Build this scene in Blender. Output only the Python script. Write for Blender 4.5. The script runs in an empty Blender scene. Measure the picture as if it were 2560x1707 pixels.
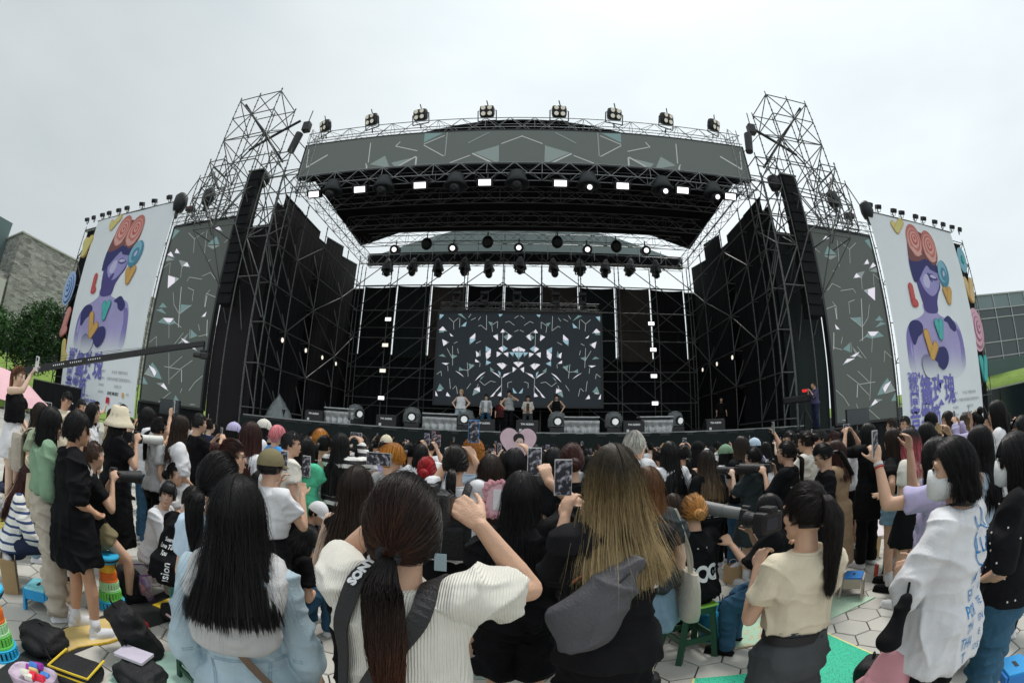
import bpy, bmesh, math, random
import numpy as np
from mathutils import Vector, Matrix, noise
random.seed(7); RNG = np.random.RandomState(7)
S = bpy.context.scene; COL = S.collection; R = math.radians
# ---------------------------------------------------------------- camera (15 mm full-frame fisheye)
EYE = 1.74; FPX = 1091.825
CW = np.array([[0.99894921, -0.01600792, -0.04294446], [0.03822007, -0.22613323, 0.97334628], [0.02529242, 0.97396484, 0.22528379]])
cd = bpy.data.cameras.new('camera'); cd.type = 'PANO'; cd.panorama_type = 'FISHEYE_LENS_POLYNOMIAL'
cd.sensor_width = 36; cd.fisheye_fov = math.pi; cd.clip_start = .05; cd.clip_end = 2000
cd.fisheye_polynomial_k0 = cd.fisheye_polynomial_k2 = cd.fisheye_polynomial_k3 = cd.fisheye_polynomial_k4 = 0
cd.fisheye_polynomial_k1 = -1 / (FPX / 2560 * 36)
cam = bpy.data.objects.new('camera', cd); COL.objects.link(cam); S.camera = cam
cam.matrix_world = Matrix([(CW[i][0], CW[i][1], -CW[i][2], EYE if i == 2 else 0) for i in range(3)] + [(0, 0, 0, 1)])
# ---------------------------------------------------------------- sky, sun, exposure
w = bpy.data.worlds.new('World'); S.world = w; w.use_nodes = True
nt = w.node_tree; N = nt.nodes; bg = N['Background']
sky = N.new('ShaderNodeTexSky'); sky.sky_type = 'NISHITA'; sky.sun_disc = False
sky.sun_elevation = R(66); sky.sun_rotation = R(25); sky.dust_density = 4; sky.air_density = 1.0
hs = N.new('ShaderNodeHueSaturation'); hs.inputs['Saturation'].default_value = .10; nt.links.new(sky.outputs[0], hs.inputs['Color'])
tc = N.new('ShaderNodeTexCoord'); mp = N.new('ShaderNodeMapping'); mp.inputs['Scale'].default_value = (1.0, 1.0, 2.4)
nz = N.new('ShaderNodeTexNoise'); nz.inputs['Scale'].default_value = 1.5; nz.inputs['Detail'].default_value = 4; nz.inputs['Roughness'].default_value = .5
nt.links.new(tc.outputs['Generated'], mp.inputs[0]); nt.links.new(mp.outputs[0], nz.inputs['Vector'])
cr = N.new('ShaderNodeValToRGB'); cr.color_ramp.elements[0].position = .28; cr.color_ramp.elements[0].color = (.86, .88, .89, 1)
cr.color_ramp.elements[1].position = .60; cr.color_ramp.elements[1].color = (1.0, 1.0, 1.0, 1)
nt.links.new(nz.outputs[0], cr.inputs[0])
# overcast deck: even the clear-sky gradient out to a grey-white layer, darker cloud towards the west
mx = N.new('ShaderNodeMix'); mx.data_type = 'RGBA'; mx.inputs[0].default_value = .95
nt.links.new(hs.outputs[0], mx.inputs[6]); mx.inputs[7].default_value = (6.15, 6.65, 6.85, 1)
sx = N.new('ShaderNodeSeparateXYZ'); nt.links.new(tc.outputs['Generated'], sx.inputs[0])
mr = N.new('ShaderNodeMapRange'); mr.inputs[1].default_value = -.95; mr.inputs[2].default_value = .0; mr.inputs[3].default_value = .70; mr.inputs[4].default_value = 1.0
mr.interpolation_type = 'SMOOTHSTEP'; nt.links.new(sx.outputs[0], mr.inputs[0])
m2 = N.new('ShaderNodeMix'); m2.data_type = 'RGBA'; m2.blend_type = 'MULTIPLY'; m2.inputs[0].default_value = 1
nt.links.new(mx.outputs[2], m2.inputs[6]); nt.links.new(cr.outputs[0], m2.inputs[7])
vm = N.new('ShaderNodeVectorMath'); vm.operation = 'SCALE'; nt.links.new(m2.outputs[2], vm.inputs[0]); nt.links.new(mr.outputs[0], vm.inputs['Scale'])
nt.links.new(vm.outputs[0], bg.inputs[0]); bg.inputs[1].default_value = .094
sd = bpy.data.lights.new('sun', 'SUN'); sd.energy = 1.5; sd.angle = R(14); sd.color = (1, .965, .92)
sun = bpy.data.objects.new('sun', sd); COL.objects.link(sun)
se, sr = R(66), R(25)
sun.rotation_euler = Vector((math.sin(sr) * math.cos(se), math.cos(sr) * math.cos(se), math.sin(se))).to_track_quat('Z', 'Y').to_euler()
S.view_settings.view_transform = 'Standard'; S.view_settings.look = 'None'; S.view_settings.exposure = .70; S.view_settings.gamma = 1
# ---------------------------------------------------------------- survey: picture measurements (2352 px wide print) to rays in the plaza
def ray(px, py):
 x = px / .91875 - 1280; y = 853.5 - py / .91875; r = math.hypot(x, y) or 1e-9; th = r / FPX
 return CW @ np.array([x / r * math.sin(th), y / r * math.sin(th), math.cos(th)])
def at(px, py, Y):
 d = ray(px, py); t = Y / d[1]; return Vector((d[0] * t, Y, EYE + d[2] * t))
def dist(px, py, D):
 d = ray(px, py); t = D / math.hypot(d[0], d[1]); return Vector((d[0] * t, d[1] * t, EYE + d[2] * t))
def gnd(px, py, z=0.0):
 d = ray(px, py); t = (z - EYE) / d[2]; return Vector((d[0] * t, d[1] * t, z))
def mirx(x): return -.2 - .9187 * x
# ---------------------------------------------------------------- naming
def tag(o, label=None, cat=None, group=None, kind=None):
 if label: o['label'] = label
 if cat: o['category'] = cat
 if group: o['group'] = group
 if kind: o['kind'] = kind
 return o
def thing(name, label, cat, loc=(0, 0, 0), rz=0, group=None):
 o = bpy.data.objects.new(name, None); COL.objects.link(o); o.location = loc; o.rotation_euler = (0, 0, rz); o.empty_display_size = .1
 return tag(o, label, cat, group)
def link(name, me, parent=None, loc=None, rot=None):
 o = bpy.data.objects.new(name, me); COL.objects.link(o)
 if parent: o.parent = parent
 if loc is not None: o.location = loc
 if rot is not None: o.rotation_euler = rot
 return o
def dup(root, loc=None, rz=None, label=None, group=None):
 def cp(o, par):
  c = o.copy(); COL.objects.link(c); c.parent = par
  for ch in o.children: cp(ch, c)
  return c
 r = cp(root, None)
 if loc is not None: r.location = loc
 if rz is not None: r.rotation_euler = (0, 0, rz)
 if label: r['label'] = label
 if group: r['group'] = group
 return r
# ---------------------------------------------------------------- materials
MATS = {}
def srgb(h):
 if isinstance(h, str):
  h = [int(h[i:i + 2], 16) / 255 for i in (0, 2, 4)]
  h = [c / 12.92 if c < .04045 else ((c + .055) / 1.055) ** 2.4 for c in h]
 return tuple(h[:3])
def mat(name, col, rough=.7, metal=0, var=.15, scale=12, bump=.0, bscale=60, emit=None, estr=1, stretch=None, trans=0, alpha=1, spec=.4, sheen=0):
 if name in MATS: return MATS[name]
 m = bpy.data.materials.new(name); m.use_nodes = True; t = m.node_tree; n = t.nodes; p = n['Principled BSDF']
 c = srgb(col); p.inputs['Roughness'].default_value = rough; p.inputs['Metallic'].default_value = metal
 p.inputs['Specular IOR Level'].default_value = spec
 p.inputs['Base Color'].default_value = (*c, 1)
 co = n.new('ShaderNodeTexCoord'); src = co.outputs['Object']
 if stretch:
  g = n.new('ShaderNodeMapping'); g.inputs['Scale'].default_value = stretch; t.links.new(src, g.inputs[0]); src = g.outputs[0]
 if var:
  z = n.new('ShaderNodeTexNoise'); z.inputs['Scale'].default_value = scale; z.inputs['Detail'].default_value = 3
  t.links.new(src, z.inputs['Vector'])
  r = n.new('ShaderNodeMix'); r.data_type = 'RGBA'
  r.inputs[6].default_value = (*[v * (1 - var) for v in c], 1); r.inputs[7].default_value = (*[min(1, v * (1 + var)) for v in c], 1)
  t.links.new(z.outputs[0], r.inputs[0]); t.links.new(r.outputs[2], p.inputs['Base Color'])
 if bump:
  z = n.new('ShaderNodeTexNoise'); z.inputs['Scale'].default_value = bscale; z.inputs['Detail'].default_value = 4; t.links.new(src, z.inputs['Vector'])
  b = n.new('ShaderNodeBump'); b.inputs['Strength'].default_value = bump; b.inputs['Distance'].default_value = .02
  t.links.new(z.outputs[0], b.inputs['Height']); t.links.new(b.outputs[0], p.inputs['Normal'])
 if emit is not None:
  p.inputs['Emission Color'].default_value = (*srgb(emit), 1); p.inputs['Emission Strength'].default_value = estr
 if trans: p.inputs['Transmission Weight'].default_value = trans
 if alpha < 1: p.inputs['Alpha'].default_value = alpha
 if sheen: p.inputs['Sheen Weight'].default_value = sheen
 MATS[name] = m; return m
# ---------------------------------------------------------------- mesh builder
class MB:
 def __init__(s): s.v = []; s.f = []; s.m = []; s.mats = []; s.cur = 0
 def use(s, m):
  if m not in s.mats: s.mats.append(m)
  s.cur = s.mats.index(m); return s
 def add(s, vs, fs):
  b = len(s.v); s.v += [tuple(x) for x in vs]; s.f += [tuple(b + i for i in f) for f in fs]; s.m += [s.cur] * len(fs); return s
 def box(s, c, d, M=None, taper=1):
  x, y, z = d[0] / 2, d[1] / 2, d[2] / 2; k = taper
  vs = [Vector((i * x * (k if l > 0 else 1), j * y * (k if l > 0 else 1), l * z)) for l in (-1, 1) for j in (-1, 1) for i in (-1, 1)]
  vs = [(M @ v if M else v) + Vector(c) for v in vs]
  return s.add(vs, [(0, 2, 3, 1), (4, 5, 7, 6), (0, 1, 5, 4), (2, 6, 7, 3), (0, 4, 6, 2), (1, 3, 7, 5)])
 def rbox(s, c, d, r=.02, M=None):
  # box with chamfered edges
  bm = bmesh.new(); bmesh.ops.create_cube(bm, size=1); bmesh.ops.scale(bm, vec=d, verts=bm.verts)
  bmesh.ops.bevel(bm, geom=bm.edges[:], offset=min(r, min(d) * .45), segments=2, affect='EDGES', profile=.6)
  vs = [(M @ v.co if M else v.co) + Vector(c) for v in bm.verts]; fs = [[v.index for v in f.verts] for f in bm.faces]; bm.free(); return s.add(vs, fs)
 def tube(s, p, q, r, r2=None, n=8, caps=True):
  p, q = Vector(p), Vector(q); r2 = r if r2 is None else r2; a = (q - p); L = a.length
  if L < 1e-6: return s
  a /= L; u = a.orthogonal().normalized(); w_ = a.cross(u); vs = []
  for c, rr in ((p, r), (q, r2)):
   for i in range(n):
    t = 2 * math.pi * i / n; vs.append(c + u * (rr * math.cos(t)) + w_ * (rr * math.sin(t)))
  fs = [(i, (i + 1) % n, n + (i + 1) % n, n + i) for i in range(n)]
  if caps: fs += [tuple(range(n))[::-1], tuple(range(n, 2 * n))]
  return s.add(vs, fs)
 def path(s, pts, r, n=8, flat=1.0, up=None):
  # swept tube through points; flat < 1 gives a strap
  pts = [Vector(p) for p in pts]; k = len(pts); vs = []
  rr = r if isinstance(r, (list, tuple)) else [r] * k; u = None
  for i, p in enumerate(pts):
   a = (pts[min(i + 1, k - 1)] - pts[max(i - 1, 0)]).normalized()
   if up is not None: u = Vector(up) - a * a.dot(Vector(up)); u = u.normalized() if u.length > 1e-4 else a.orthogonal().normalized()
   else: u = (u - a * a.dot(u)).normalized() if u is not None else a.orthogonal().normalized()
   w_ = a.cross(u)
   for j in range(n):
    t = 2 * math.pi * j / n; vs.append(p + u * (rr[i] * flat * math.cos(t)) + w_ * (rr[i] * math.sin(t)))
  fs = [(i * n + j, i * n + (j + 1) % n, (i + 1) * n + (j + 1) % n, (i + 1) * n + j) for i in range(k - 1) for j in range(n)]
  fs += [tuple(range(n))[::-1], tuple(range((k - 1) * n, k * n))]
  return s.add(vs, fs)
 def loft(s, rings, n=16, caps=True, power=2.0):
  # rings: (centre, rx, ry [, Matrix])
  vs = []
  for rg in rings:
   c = Vector(rg[0])
   for i in range(n):
    t = 2 * math.pi * i / n; ct, st = math.cos(t), math.sin(t); e = 2 / power
    v = Vector((rg[1] * math.copysign(abs(ct) ** e, ct), rg[2] * math.copysign(abs(st) ** e, st), 0))
    vs.append(c + (rg[3] @ v if len(rg) > 3 else v))
  k = len(rings)
  fs = [(i * n + j, i * n + (j + 1) % n, (i + 1) * n + (j + 1) % n, (i + 1) * n + j) for i in range(k - 1) for j in range(n)]
  if caps: fs += [tuple(range(n))[::-1], tuple(range((k - 1) * n, k * n))]
  return s.add(vs, fs)
 def ball(s, c, r, M=None, n=12, k=8):
  rx, ry, rz = (r, r, r) if not hasattr(r, '__len__') else r; c = Vector(c); vs = []
  for i in range(1, k):
   a = math.pi * i / k
   for j in range(n):
    t = 2 * math.pi * j / n; v = Vector((rx * math.sin(a) * math.cos(t), ry * math.sin(a) * math.sin(t), rz * math.cos(a))); vs.append(c + (M @ v if M else v))
  top = Vector((0, 0, rz)); vs += [c + (M @ top if M else top), c - (M @ top if M else top)]; T = len(vs) - 2
  fs = [(i * n + j, (i + 1) * n + j, (i + 1) * n + (j + 1) % n, i * n + (j + 1) % n) for i in range(k - 2) for j in range(n)]
  fs += [(T, j, (j + 1) % n) for j in range(n)] + [(T + 1, (k - 2) * n + (j + 1) % n, (k - 2) * n + j) for j in range(n)]
  return s.add(vs, fs)
 def cap(s, p, q, r, r2=None, n=12):
  r2 = r if r2 is None else r2; s.tube(p, q, r, r2, n); s.ball(p, r, n=n, k=6); return s.ball(q, r2, n=n, k=6)
 def quad(s, a, b, c, d): return s.add([a, b, c, d], [(0, 1, 2, 3)])
 def prism(s, poly, M, th):
  # outline (x,z) extruded along y by th, placed by M
  n = len(poly); vs = [M @ Vector((x, -th / 2, z)) for x, z in poly] + [M @ Vector((x, th / 2, z)) for x, z in poly]
  return s.add(vs, [tuple(range(n)), tuple(range(2 * n - 1, n - 1, -1))] + [(i, n + i, n + (i + 1) % n, (i + 1) % n) for i in range(n)])
 def mesh(s, name='m', smooth=False):
  me = bpy.data.meshes.new(name); me.from_pydata([tuple(v) for v in s.v], [], s.f); me.update()
  for m in s.mats: me.materials.append(m)
  if s.mats: me.polygons.foreach_set('material_index', s.m)
  if smooth: me.polygons.foreach_set('use_smooth', [True] * len(s.f))
  return me
 def build(s, name, m=None, parent=None, smooth=False, loc=None, rot=None):
  if m is not None and not s.mats: s.mats = [m]
  return link(name, s.mesh(name, smooth), parent, loc, rot)
def text_mesh(body, size, m, ext=.0, align='CENTER', bold=0, xs=1):
 cu = bpy.data.curves.new('t', 'FONT'); cu.body = body; cu.size = size; cu.align_x = align; cu.align_y = 'CENTER'; cu.extrude = ext; cu.offset = bold; cu.resolution_u = 2
 o = bpy.data.objects.new('t', cu); COL.objects.link(o); dg = bpy.context.evaluated_depsgraph_get(); dg.update()
 me = bpy.data.meshes.new_from_object(o.evaluated_get(dg)); bpy.data.objects.remove(o); bpy.data.curves.remove(cu)
 if xs != 1:
  for v in me.vertices: v.co.x *= xs
 me.materials.clear(); me.materials.append(m); return me
def put_text(mb, body, size, m, M, bold=0, xs=1, align='CENTER'):
 # letters laid as flat geometry inside another mesh; M maps text xy to place
 me = text_mesh(body, size, m, 0, align, bold, xs); mb.use(m)
 mb.add([M @ v.co for v in me.vertices], [tuple(p.vertices) for p in me.polygons]); bpy.data.meshes.remove(me)
# ================================================================ ground and setting
def node_mat(name):
 m = bpy.data.materials.new(name); m.use_nodes = True; MATS[name] = m; return m, m.node_tree, m.node_tree.nodes, m.node_tree.nodes['Principled BSDF']
def paver_material():
 m, t, n, p = node_mat('paver'); p.inputs['Roughness'].default_value = .8
 g = n.new('ShaderNodeNewGeometry'); o = n.new('ShaderNodeTexCoord')
 a = n.new('ShaderNodeTexNoise'); a.inputs['Scale'].default_value = 1.3; a.inputs['Detail'].default_value = 6; t.links.new(o.outputs['Object'], a.inputs['Vector'])
 b = n.new('ShaderNodeTexNoise'); b.inputs['Scale'].default_value = 90; b.inputs['Detail'].default_value = 3; t.links.new(o.outputs['Object'], b.inputs['Vector'])
 r = n.new('ShaderNodeValToRGB'); r.color_ramp.elements[0].color = (.36, .35, .315, 1); r.color_ramp.elements[1].color = (.66, .64, .575, 1)
 s = n.new('ShaderNodeMath'); s.operation = 'MULTIPLY_ADD'; s.inputs[1].default_value = .45; t.links.new(g.outputs['Random Per Island'], s.inputs[0])
 q = n.new('ShaderNodeMath'); q.operation = 'MULTIPLY'; q.inputs[1].default_value = .55; t.links.new(a.outputs[0], q.inputs[0]); t.links.new(q.outputs[0], s.inputs[2])
 t.links.new(s.outputs[0], r.inputs[0])
 x = n.new('ShaderNodeMix'); x.data_type = 'RGBA'; x.blend_type = 'MULTIPLY'; x.inputs[0].default_value = .25
 t.links.new(r.outputs[0], x.inputs[6]); t.links.new(b.outputs[0], x.inputs[7]); t.links.new(x.outputs[2], p.inputs['Base Color'])
 bu = n.new('ShaderNodeBump'); bu.inputs['Strength'].default_value = .25; bu.inputs['Distance'].default_value = .004; t.links.new(b.outputs[0], bu.inputs['Height']); t.links.new(bu.outputs[0], p.inputs['Normal'])
 return m
M_pave = paver_material()
M_joint = mat('joint_earth', '2b2a26', .95, var=.5, scale=20)
mb = MB(); mb.quad((-400, -400, -.012), (400, -400, -.012), (400, 600, -.012), (-400, 600, -.012))
tag(mb.build('ground', M_joint), kind='structure')
def paving():
 Rr = .186; vs = []; fs = []; dx = 1.5 * Rr; dy = math.sqrt(3) * Rr; rnd = random.Random(3)
 ang = [math.pi / 3 * k for k in range(6)]
 for i in range(-105, 105):
  for j in range(-10, 56):
   cx = i * dx; cy = j * dy + (dy / 2 if i % 2 else 0)
   if abs(cx) > 5 + 2.6 * max(cy, 0) + 6: continue
   b = len(vs); h = rnd.uniform(-.003, .003); tx, ty = rnd.uniform(-.01, .01), rnd.uniform(-.01, .01)
   for rr, z in ((Rr - .006, -.012), (Rr - .007, -.003), (Rr - .015, 0)):
    for a in ang:
     x, y = rr * math.cos(a), rr * math.sin(a)
     vs.append((cx + x, cy + y, z + h * (z == 0) + (tx * x + ty * y if z > -.01 else 0)))
   for l in (0, 6):
    fs += [(b + l + k, b + l + (k + 1) % 6, b + l + 6 + (k + 1) % 6, b + l + 6 + k) for k in range(6)]
   fs.append(tuple(b + 12 + k for k in range(6)))
 me = bpy.data.meshes.new('paving'); me.from_pydata(vs, [], fs); me.materials.append(M_pave); return me
tag(link('paving', paving()), kind='structure')
M_conc = mat('plaza_slab', 'a8a69c', .85, var=.15, scale=1.5)
mb = MB(); mb.use(M_conc).box((0, 60, -.003), (300, 86, .004)); tag(mb.build('plaza'), kind='structure')
# grass banks either side of the plaza
M_grass = mat('bank_grass', (.15, .235, .04), .9, var=.45, scale=2.2, bump=.6, bscale=25)
def bank(name, x0, x1, y0, y1, prof):
 mb = MB(); n = 26; k = len(prof); vs = []
 for i in range(n + 1):
  y = y0 + (y1 - y0) * i / n
  for t, z in prof: vs.append((x0 + (x1 - x0) * t, y, z + .25 * noise.noise((y * .15, t * 3, x0)) * (t > .05)))
 fs = [(i * k + j, (i + 1) * k + j, (i + 1) * k + j + 1, i * k + j + 1) for i in range(n) for j in range(k - 1)]
 mb.add(vs, fs); o = mb.build(name, M_grass, smooth=True); return tag(o, kind='structure')
bank('grass_bank', -32, -75, 4, 60, [(0, -.05), (.05, .9), (.18, 3.2), (.34, 4.2), (1, 4.6)])
bank('grass_bank', 33, 80, 4, 60, [(0, -.05), (.002, 3.2), (.10, 4.5), (.2, 4.8), (1, 5.0)])
M_dkglass = mat('dark_glass', (.012, .022, .026), .12, var=.2, scale=.3, spec=.6)
M_glassw = mat('curtain_glass', (.03, .05, .058), .05, var=.3, scale=.12, spec=.7)
M_glasst = mat('pale_glass', (.16, .22, .235), .05, var=.2, scale=.2, spec=.7)
M_mull = mat('mullion_steel', (.45, .46, .46), .45, .5)
M_rail = mat('rail_grey', (.42, .43, .43), .45, .4)
M_blkmetal = mat('black_metal', (.018, .018, .02), .45, .3)
t = thing('retaining_wall', 'dark glazed retaining wall below the grass bank beside the right tower', 'wall', (32.4, 20, 0))
for k in range(12):
 MB().use(M_dkglass).box((0, -9 + k * 2.6, 1.55), (.2, 2.52, 3.1)).build('panel', parent=t)
MB().use(M_mull).box((0, 5.3, 3.16), (.3, 31.5, .07)).build('coping', parent=t)
# far left: stone-clad building
def stone():
 m, t, n, p = node_mat('split_stone'); p.inputs['Roughness'].default_value = .9
 o = n.new('ShaderNodeTexCoord'); g = n.new('ShaderNodeMapping'); g.inputs['Scale'].default_value = (.9, .9, 2.6); g.inputs['Rotation'].default_value = (R(14), 0, 0)
 v = n.new('ShaderNodeTexVoronoi'); v.inputs['Scale'].default_value = 1.5; v.inputs['Randomness'].default_value = 1
 z = n.new('ShaderNodeTexNoise'); z.inputs['Scale'].default_value = 4; z.inputs['Detail'].default_value = 6
 t.links.new(o.outputs['Object'], g.inputs[0]); t.links.new(g.outputs[0], v.inputs['Vector']); t.links.new(g.outputs[0], z.inputs['Vector'])
 r = n.new('ShaderNodeValToRGB'); e = r.color_ramp.elements; e[0].color = (.045, .047, .042, 1); e[1].color = (.42, .42, .38, 1); e[0].position = .15; e[1].position = .8
 a = n.new('ShaderNodeMix'); a.data_type = 'RGBA'; a.inputs[0].default_value = .55; t.links.new(v.outputs['Color'], a.inputs[6]); t.links.new(z.outputs[0], a.inputs[7])
 b = n.new('ShaderNodeRGBToBW'); t.links.new(a.outputs[2], b.inputs[0]); t.links.new(b.outputs[0], r.inputs[0]); t.links.new(r.outputs[0], p.inputs['Base Color'])
 u = n.new('ShaderNodeBump'); u.inputs['Strength'].default_value = .8; u.inputs['Distance'].default_value = .1; t.links.new(b.outputs[0], u.inputs['Height']); t.links.new(u.outputs[0], p.inputs['Normal'])
 return m
M_stone = stone(); M_teal = mat('teal_render', (.10, .15, .145), .8, var=.2, scale=.4); M_panel = mat('pale_panel', (.42, .42, .38), .7, var=.08)
b = thing('building', 'stone clad building with sloping roofline rising behind the tree', 'building', (-48, 17, 0))
mb = MB().use(M_stone)
def slab(mb, x, y0, y1, z0, z1, th): mb.box((x - th / 2, (y0 + y1) / 2, (z0 + z1) / 2), (th, y1 - y0, z1 - z0))
slab(mb, 0, 0, 46, 0, 15.6, 14); mb.build('wall', parent=b)
mb = MB().use(M_teal); slab(mb, -5, -30, -.02, 0, 17.4, 9); mb.build('recessed_wing', parent=b)
mb = MB().use(M_stone); slab(mb, -.4, -30, -.05, 3, 11.4, 4.5); mb.build('lower_wall', parent=b)
f = MB().use(M_panel).box((-.1, -4.2, 9.0), (.9, 7.5, 3.3)).build('window', parent=b)
MB().use(M_blkmetal).box((.36, -4.2, 9.0), (.05, .12, 3.2)).build('frame', parent=f)
MB().use(M_dkglass).box((.02, 11.5, 7.4), (.1, 7, 3.2)).build('window', parent=b)
MB().use(M_dkglass).box((.02, 3, 3.9), (.1, 9, 2.4)).build('window', parent=b)
MB().use(M_panel).box((-7, 23, 15.68), (14.2, 46.3, .16)).build('roof', parent=b)
# far right: glass building
c0, c1 = Vector((38.0, 22.6, 0)), Vector((66, 9, 0)); gd = (c1 - c0).normalized(); gl = (c1 - c0).length
rz = math.atan2(gd.y, gd.x)
b = thing('glass_building', 'glass curtain wall building behind the right grass bank', 'building', c0, rz)
MB().use(M_glassw).box((gl / 2, 6, 7.2), (gl, 12, 6.2)).build('wall', parent=b)
MB().use(M_glasst).box((gl / 2, 6, 10.9), (gl, 12, 1.2)).build('parapet_glazing', parent=b)
MB().use(M_mull).box((gl / 2, 6, 11.56), (gl + .1, 12.2, .12)).build('roof', parent=b)
MB().use(M_panel).box((-.2, .2, 7.9), (.55, .7, 7.6)).build('corner_column', parent=b)
for k in range(14): MB().use(M_mull).box((.9 + k * 2.15, -.03, 7.8), (.09, .12, 7.4)).build('mullion', parent=b)
for z in (6.1, 7.35, 9.45, 10.28): MB().use(M_mull).box((gl / 2, -.05, z), (gl, .12, .08)).build('transom', parent=b)
MB().use(M_teal).box((gl / 2, -.6, 5.0), (gl, .08, 1.6)).build('terrace_rail', parent=b)
# fences
def rail_fence(label, p, q, h=1.1, step=.14, m=None, name='fence', group=None, base=0):
 p, q = Vector(p), Vector(q); d = (q - p); L = d.length; a = math.atan2(d.y, d.x)
 t = thing(name, label, 'fence', p, a, group); m = m or M_rail
 for z in (.12, h): MB().use(m).tube((0, 0, z), (L, 0, z), .02, n=6).build('rail', parent=t)
 mb = MB().use(m); n = int(L / step)
 for k in range(n + 1): mb.tube((k * L / n, 0, .12), (k * L / n, 0, h), .008, n=5)
 mb.build('bar', parent=t)
 for k in (0, 1): MB().use(m).tube((k * L, 0, 0), (k * L, 0, h + .02), .024, n=6).build('post', parent=t)
 return t
rail_fence('thin black railing along the top of the left grass bank', (-44, 19.5, 4.3), (-47, 9, 4.3), 1.4, .5, M_blkmetal)
rail_fence('thin black railing farther along the left bank behind the jib', (-43.6, 20.2, 4.3), (-41, 31, 4.2), 1.2, .5, M_blkmetal)
# tree
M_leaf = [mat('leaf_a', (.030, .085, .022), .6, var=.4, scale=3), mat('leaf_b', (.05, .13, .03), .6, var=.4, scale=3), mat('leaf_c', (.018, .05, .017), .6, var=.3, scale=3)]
M_bark = mat('bark', (.06, .045, .032), .9, var=.4, bump=.5)
def tree(label, loc, H, W, seed, lump):
 rnd = random.Random(seed); t = thing('tree', label, 'tree', loc)
 mb = MB().use(M_bark); mb.path([(0, 0, -.3), (.05, .1, H * .25), (.2, 0, H * .5), (.1, .1, H * .75)], [.24, .19, .13, .05], 8)
 for k in range(9):
  a = rnd.uniform(0, 6.28); z = rnd.uniform(.25, .6) * H; r = W * rnd.uniform(.25, .45)
  mb.path([(.1, .05, z), (r * .5 * math.cos(a), r * .5 * math.sin(a), z + .3 * r), (r * math.cos(a), r * math.sin(a), z + .75 * r)], [.09, .06, .02], 6)
 mb.build('trunk', parent=t, smooth=True)
 mb = MB()
 for cx, cy, cz, cr in lump:
  for k in range(int(170 * cr ** 1.6)):
   # clump of leaf blades
   v = Vector((rnd.gauss(0, 1), rnd.gauss(0, 1), rnd.gauss(0, .8))).normalized() * cr * rnd.uniform(.45, 1.05) ** .7
   c = Vector((cx, cy, cz)) + v
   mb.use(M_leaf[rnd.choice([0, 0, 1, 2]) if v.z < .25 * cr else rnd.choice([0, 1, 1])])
   for q in range(5):
    d = Vector((rnd.gauss(0, 1), rnd.gauss(0, 1), rnd.gauss(0, .55))).normalized(); u = d.orthogonal().normalized(); u = (u + d.cross(u) * rnd.uniform(-1, 1)).normalized()
    s = rnd.uniform(.16, .36); o = c + Vector((rnd.gauss(0, .16), rnd.gauss(0, .16), rnd.gauss(0, .12)))
    mb.add([o, o + d * s * .5 + u * s * .22, o + d * s, o + d * s * .5 - u * s * .22], [(0, 1, 2, 3)])
 mb.build('crown', parent=t); return t
tree('dense dark green tree in front of the stone building', (-33.0, 14.6, .6), 7.2, 6, 1, [(0, 0, 4.6, 1.5), (-.8, -1.9, 3.9, 1.5), (.9, 1.3, 4.6, 1.3), (.3, 1.2, 6.2, 1.1), (-.4, .1, 5.8, 1.0), (0, -.3, 3.2, 1.3), (.5, 2.2, 5.6, .8), (.2, 2.3, 3.6, .9), (-.5, -3.2, 4.6, 1.2), (.1, 1.0, 2.9, 1.0)])
tree('second bushy tree left of the dense tree at the frame edge', (-32.5, 9.6, .4), 6, 5, 2, [(0, 0, 4.3, 1.4), (.6, 1.6, 4.1, 1.3), (.2, -1.6, 3.9, 1.2), (.4, .9, 2.9, 1.1), (0, -.2, 5.1, .8)])
# ================================================================ stage, scaffold, screens, lights
YF = 16.5; DECK = 2.05; XC = -.5
M_gal = mat('galvanised', (.125, .13, .124), .5, .5, var=.4, scale=6)
M_alu = mat('truss_alu', (.30, .31, .31), .45, .7, var=.2, scale=4)
M_blk = mat('black_drape', (.0062, .0066, .0078), .85, var=.35, scale=.8, bump=.35, bscale=3, stretch=(1, 1, .25), spec=.25)
M_blk2 = mat('black_drape_green', (.009, .0145, .0148), .8, var=.4, scale=.7, bump=.4, bscale=2.5, spec=.3)
M_blk3 = mat('black_drape_purple', (.012, .0092, .0118), .8, var=.4, scale=.5, bump=.3, bscale=2, spec=.3)
M_mesh = mat('grey_mesh_cloth', (.06, .052, .044), .9, var=.5, scale=.8, spec=.2)
M_case = mat('black_plastic', (.014, .014, .016), .45, var=.2, spec=.5)
M_cover = mat('rain_cover', (.020, .024, .026), .55, var=.3, bump=.6, bscale=9)
M_lampon = mat('lamp_on', (.9, .9, .9), .4, var=0, emit=(1, .98, 1), estr=1.0)
M_lampdim = mat('lamp_dim', (.6, .55, .45), .4, var=0, emit=(1, .93, .8), estr=.6)
M_lens = mat('glass_lens', (.25, .27, .28), .08, var=0, spec=1)
UP = [1e9]
_tube = {}
def tube_mesh(m, ros=False, L=1.0):
 key = (m.name, ros, round(L, 1) if ros else 0)
 if key in _tube: return _tube[key]
 mb = MB().use(m)
 if not ros: mb.tube((0, 0, 0), (0, 0, 1), .031, n=7)
 else:
  mb.tube((0, 0, 0), (0, 0, L), .031, n=7); k = .25
  while k < L: mb.tube((0, 0, k - .012), (0, 0, k + .012), .055, n=8); k += .5
  k = 1.9
  while k < L: mb.tube((0, 0, k - .1), (0, 0, k + .1), .033, n=7); k += 2
 _tube[key] = mb.mesh('tube'); return _tube[key]
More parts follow.
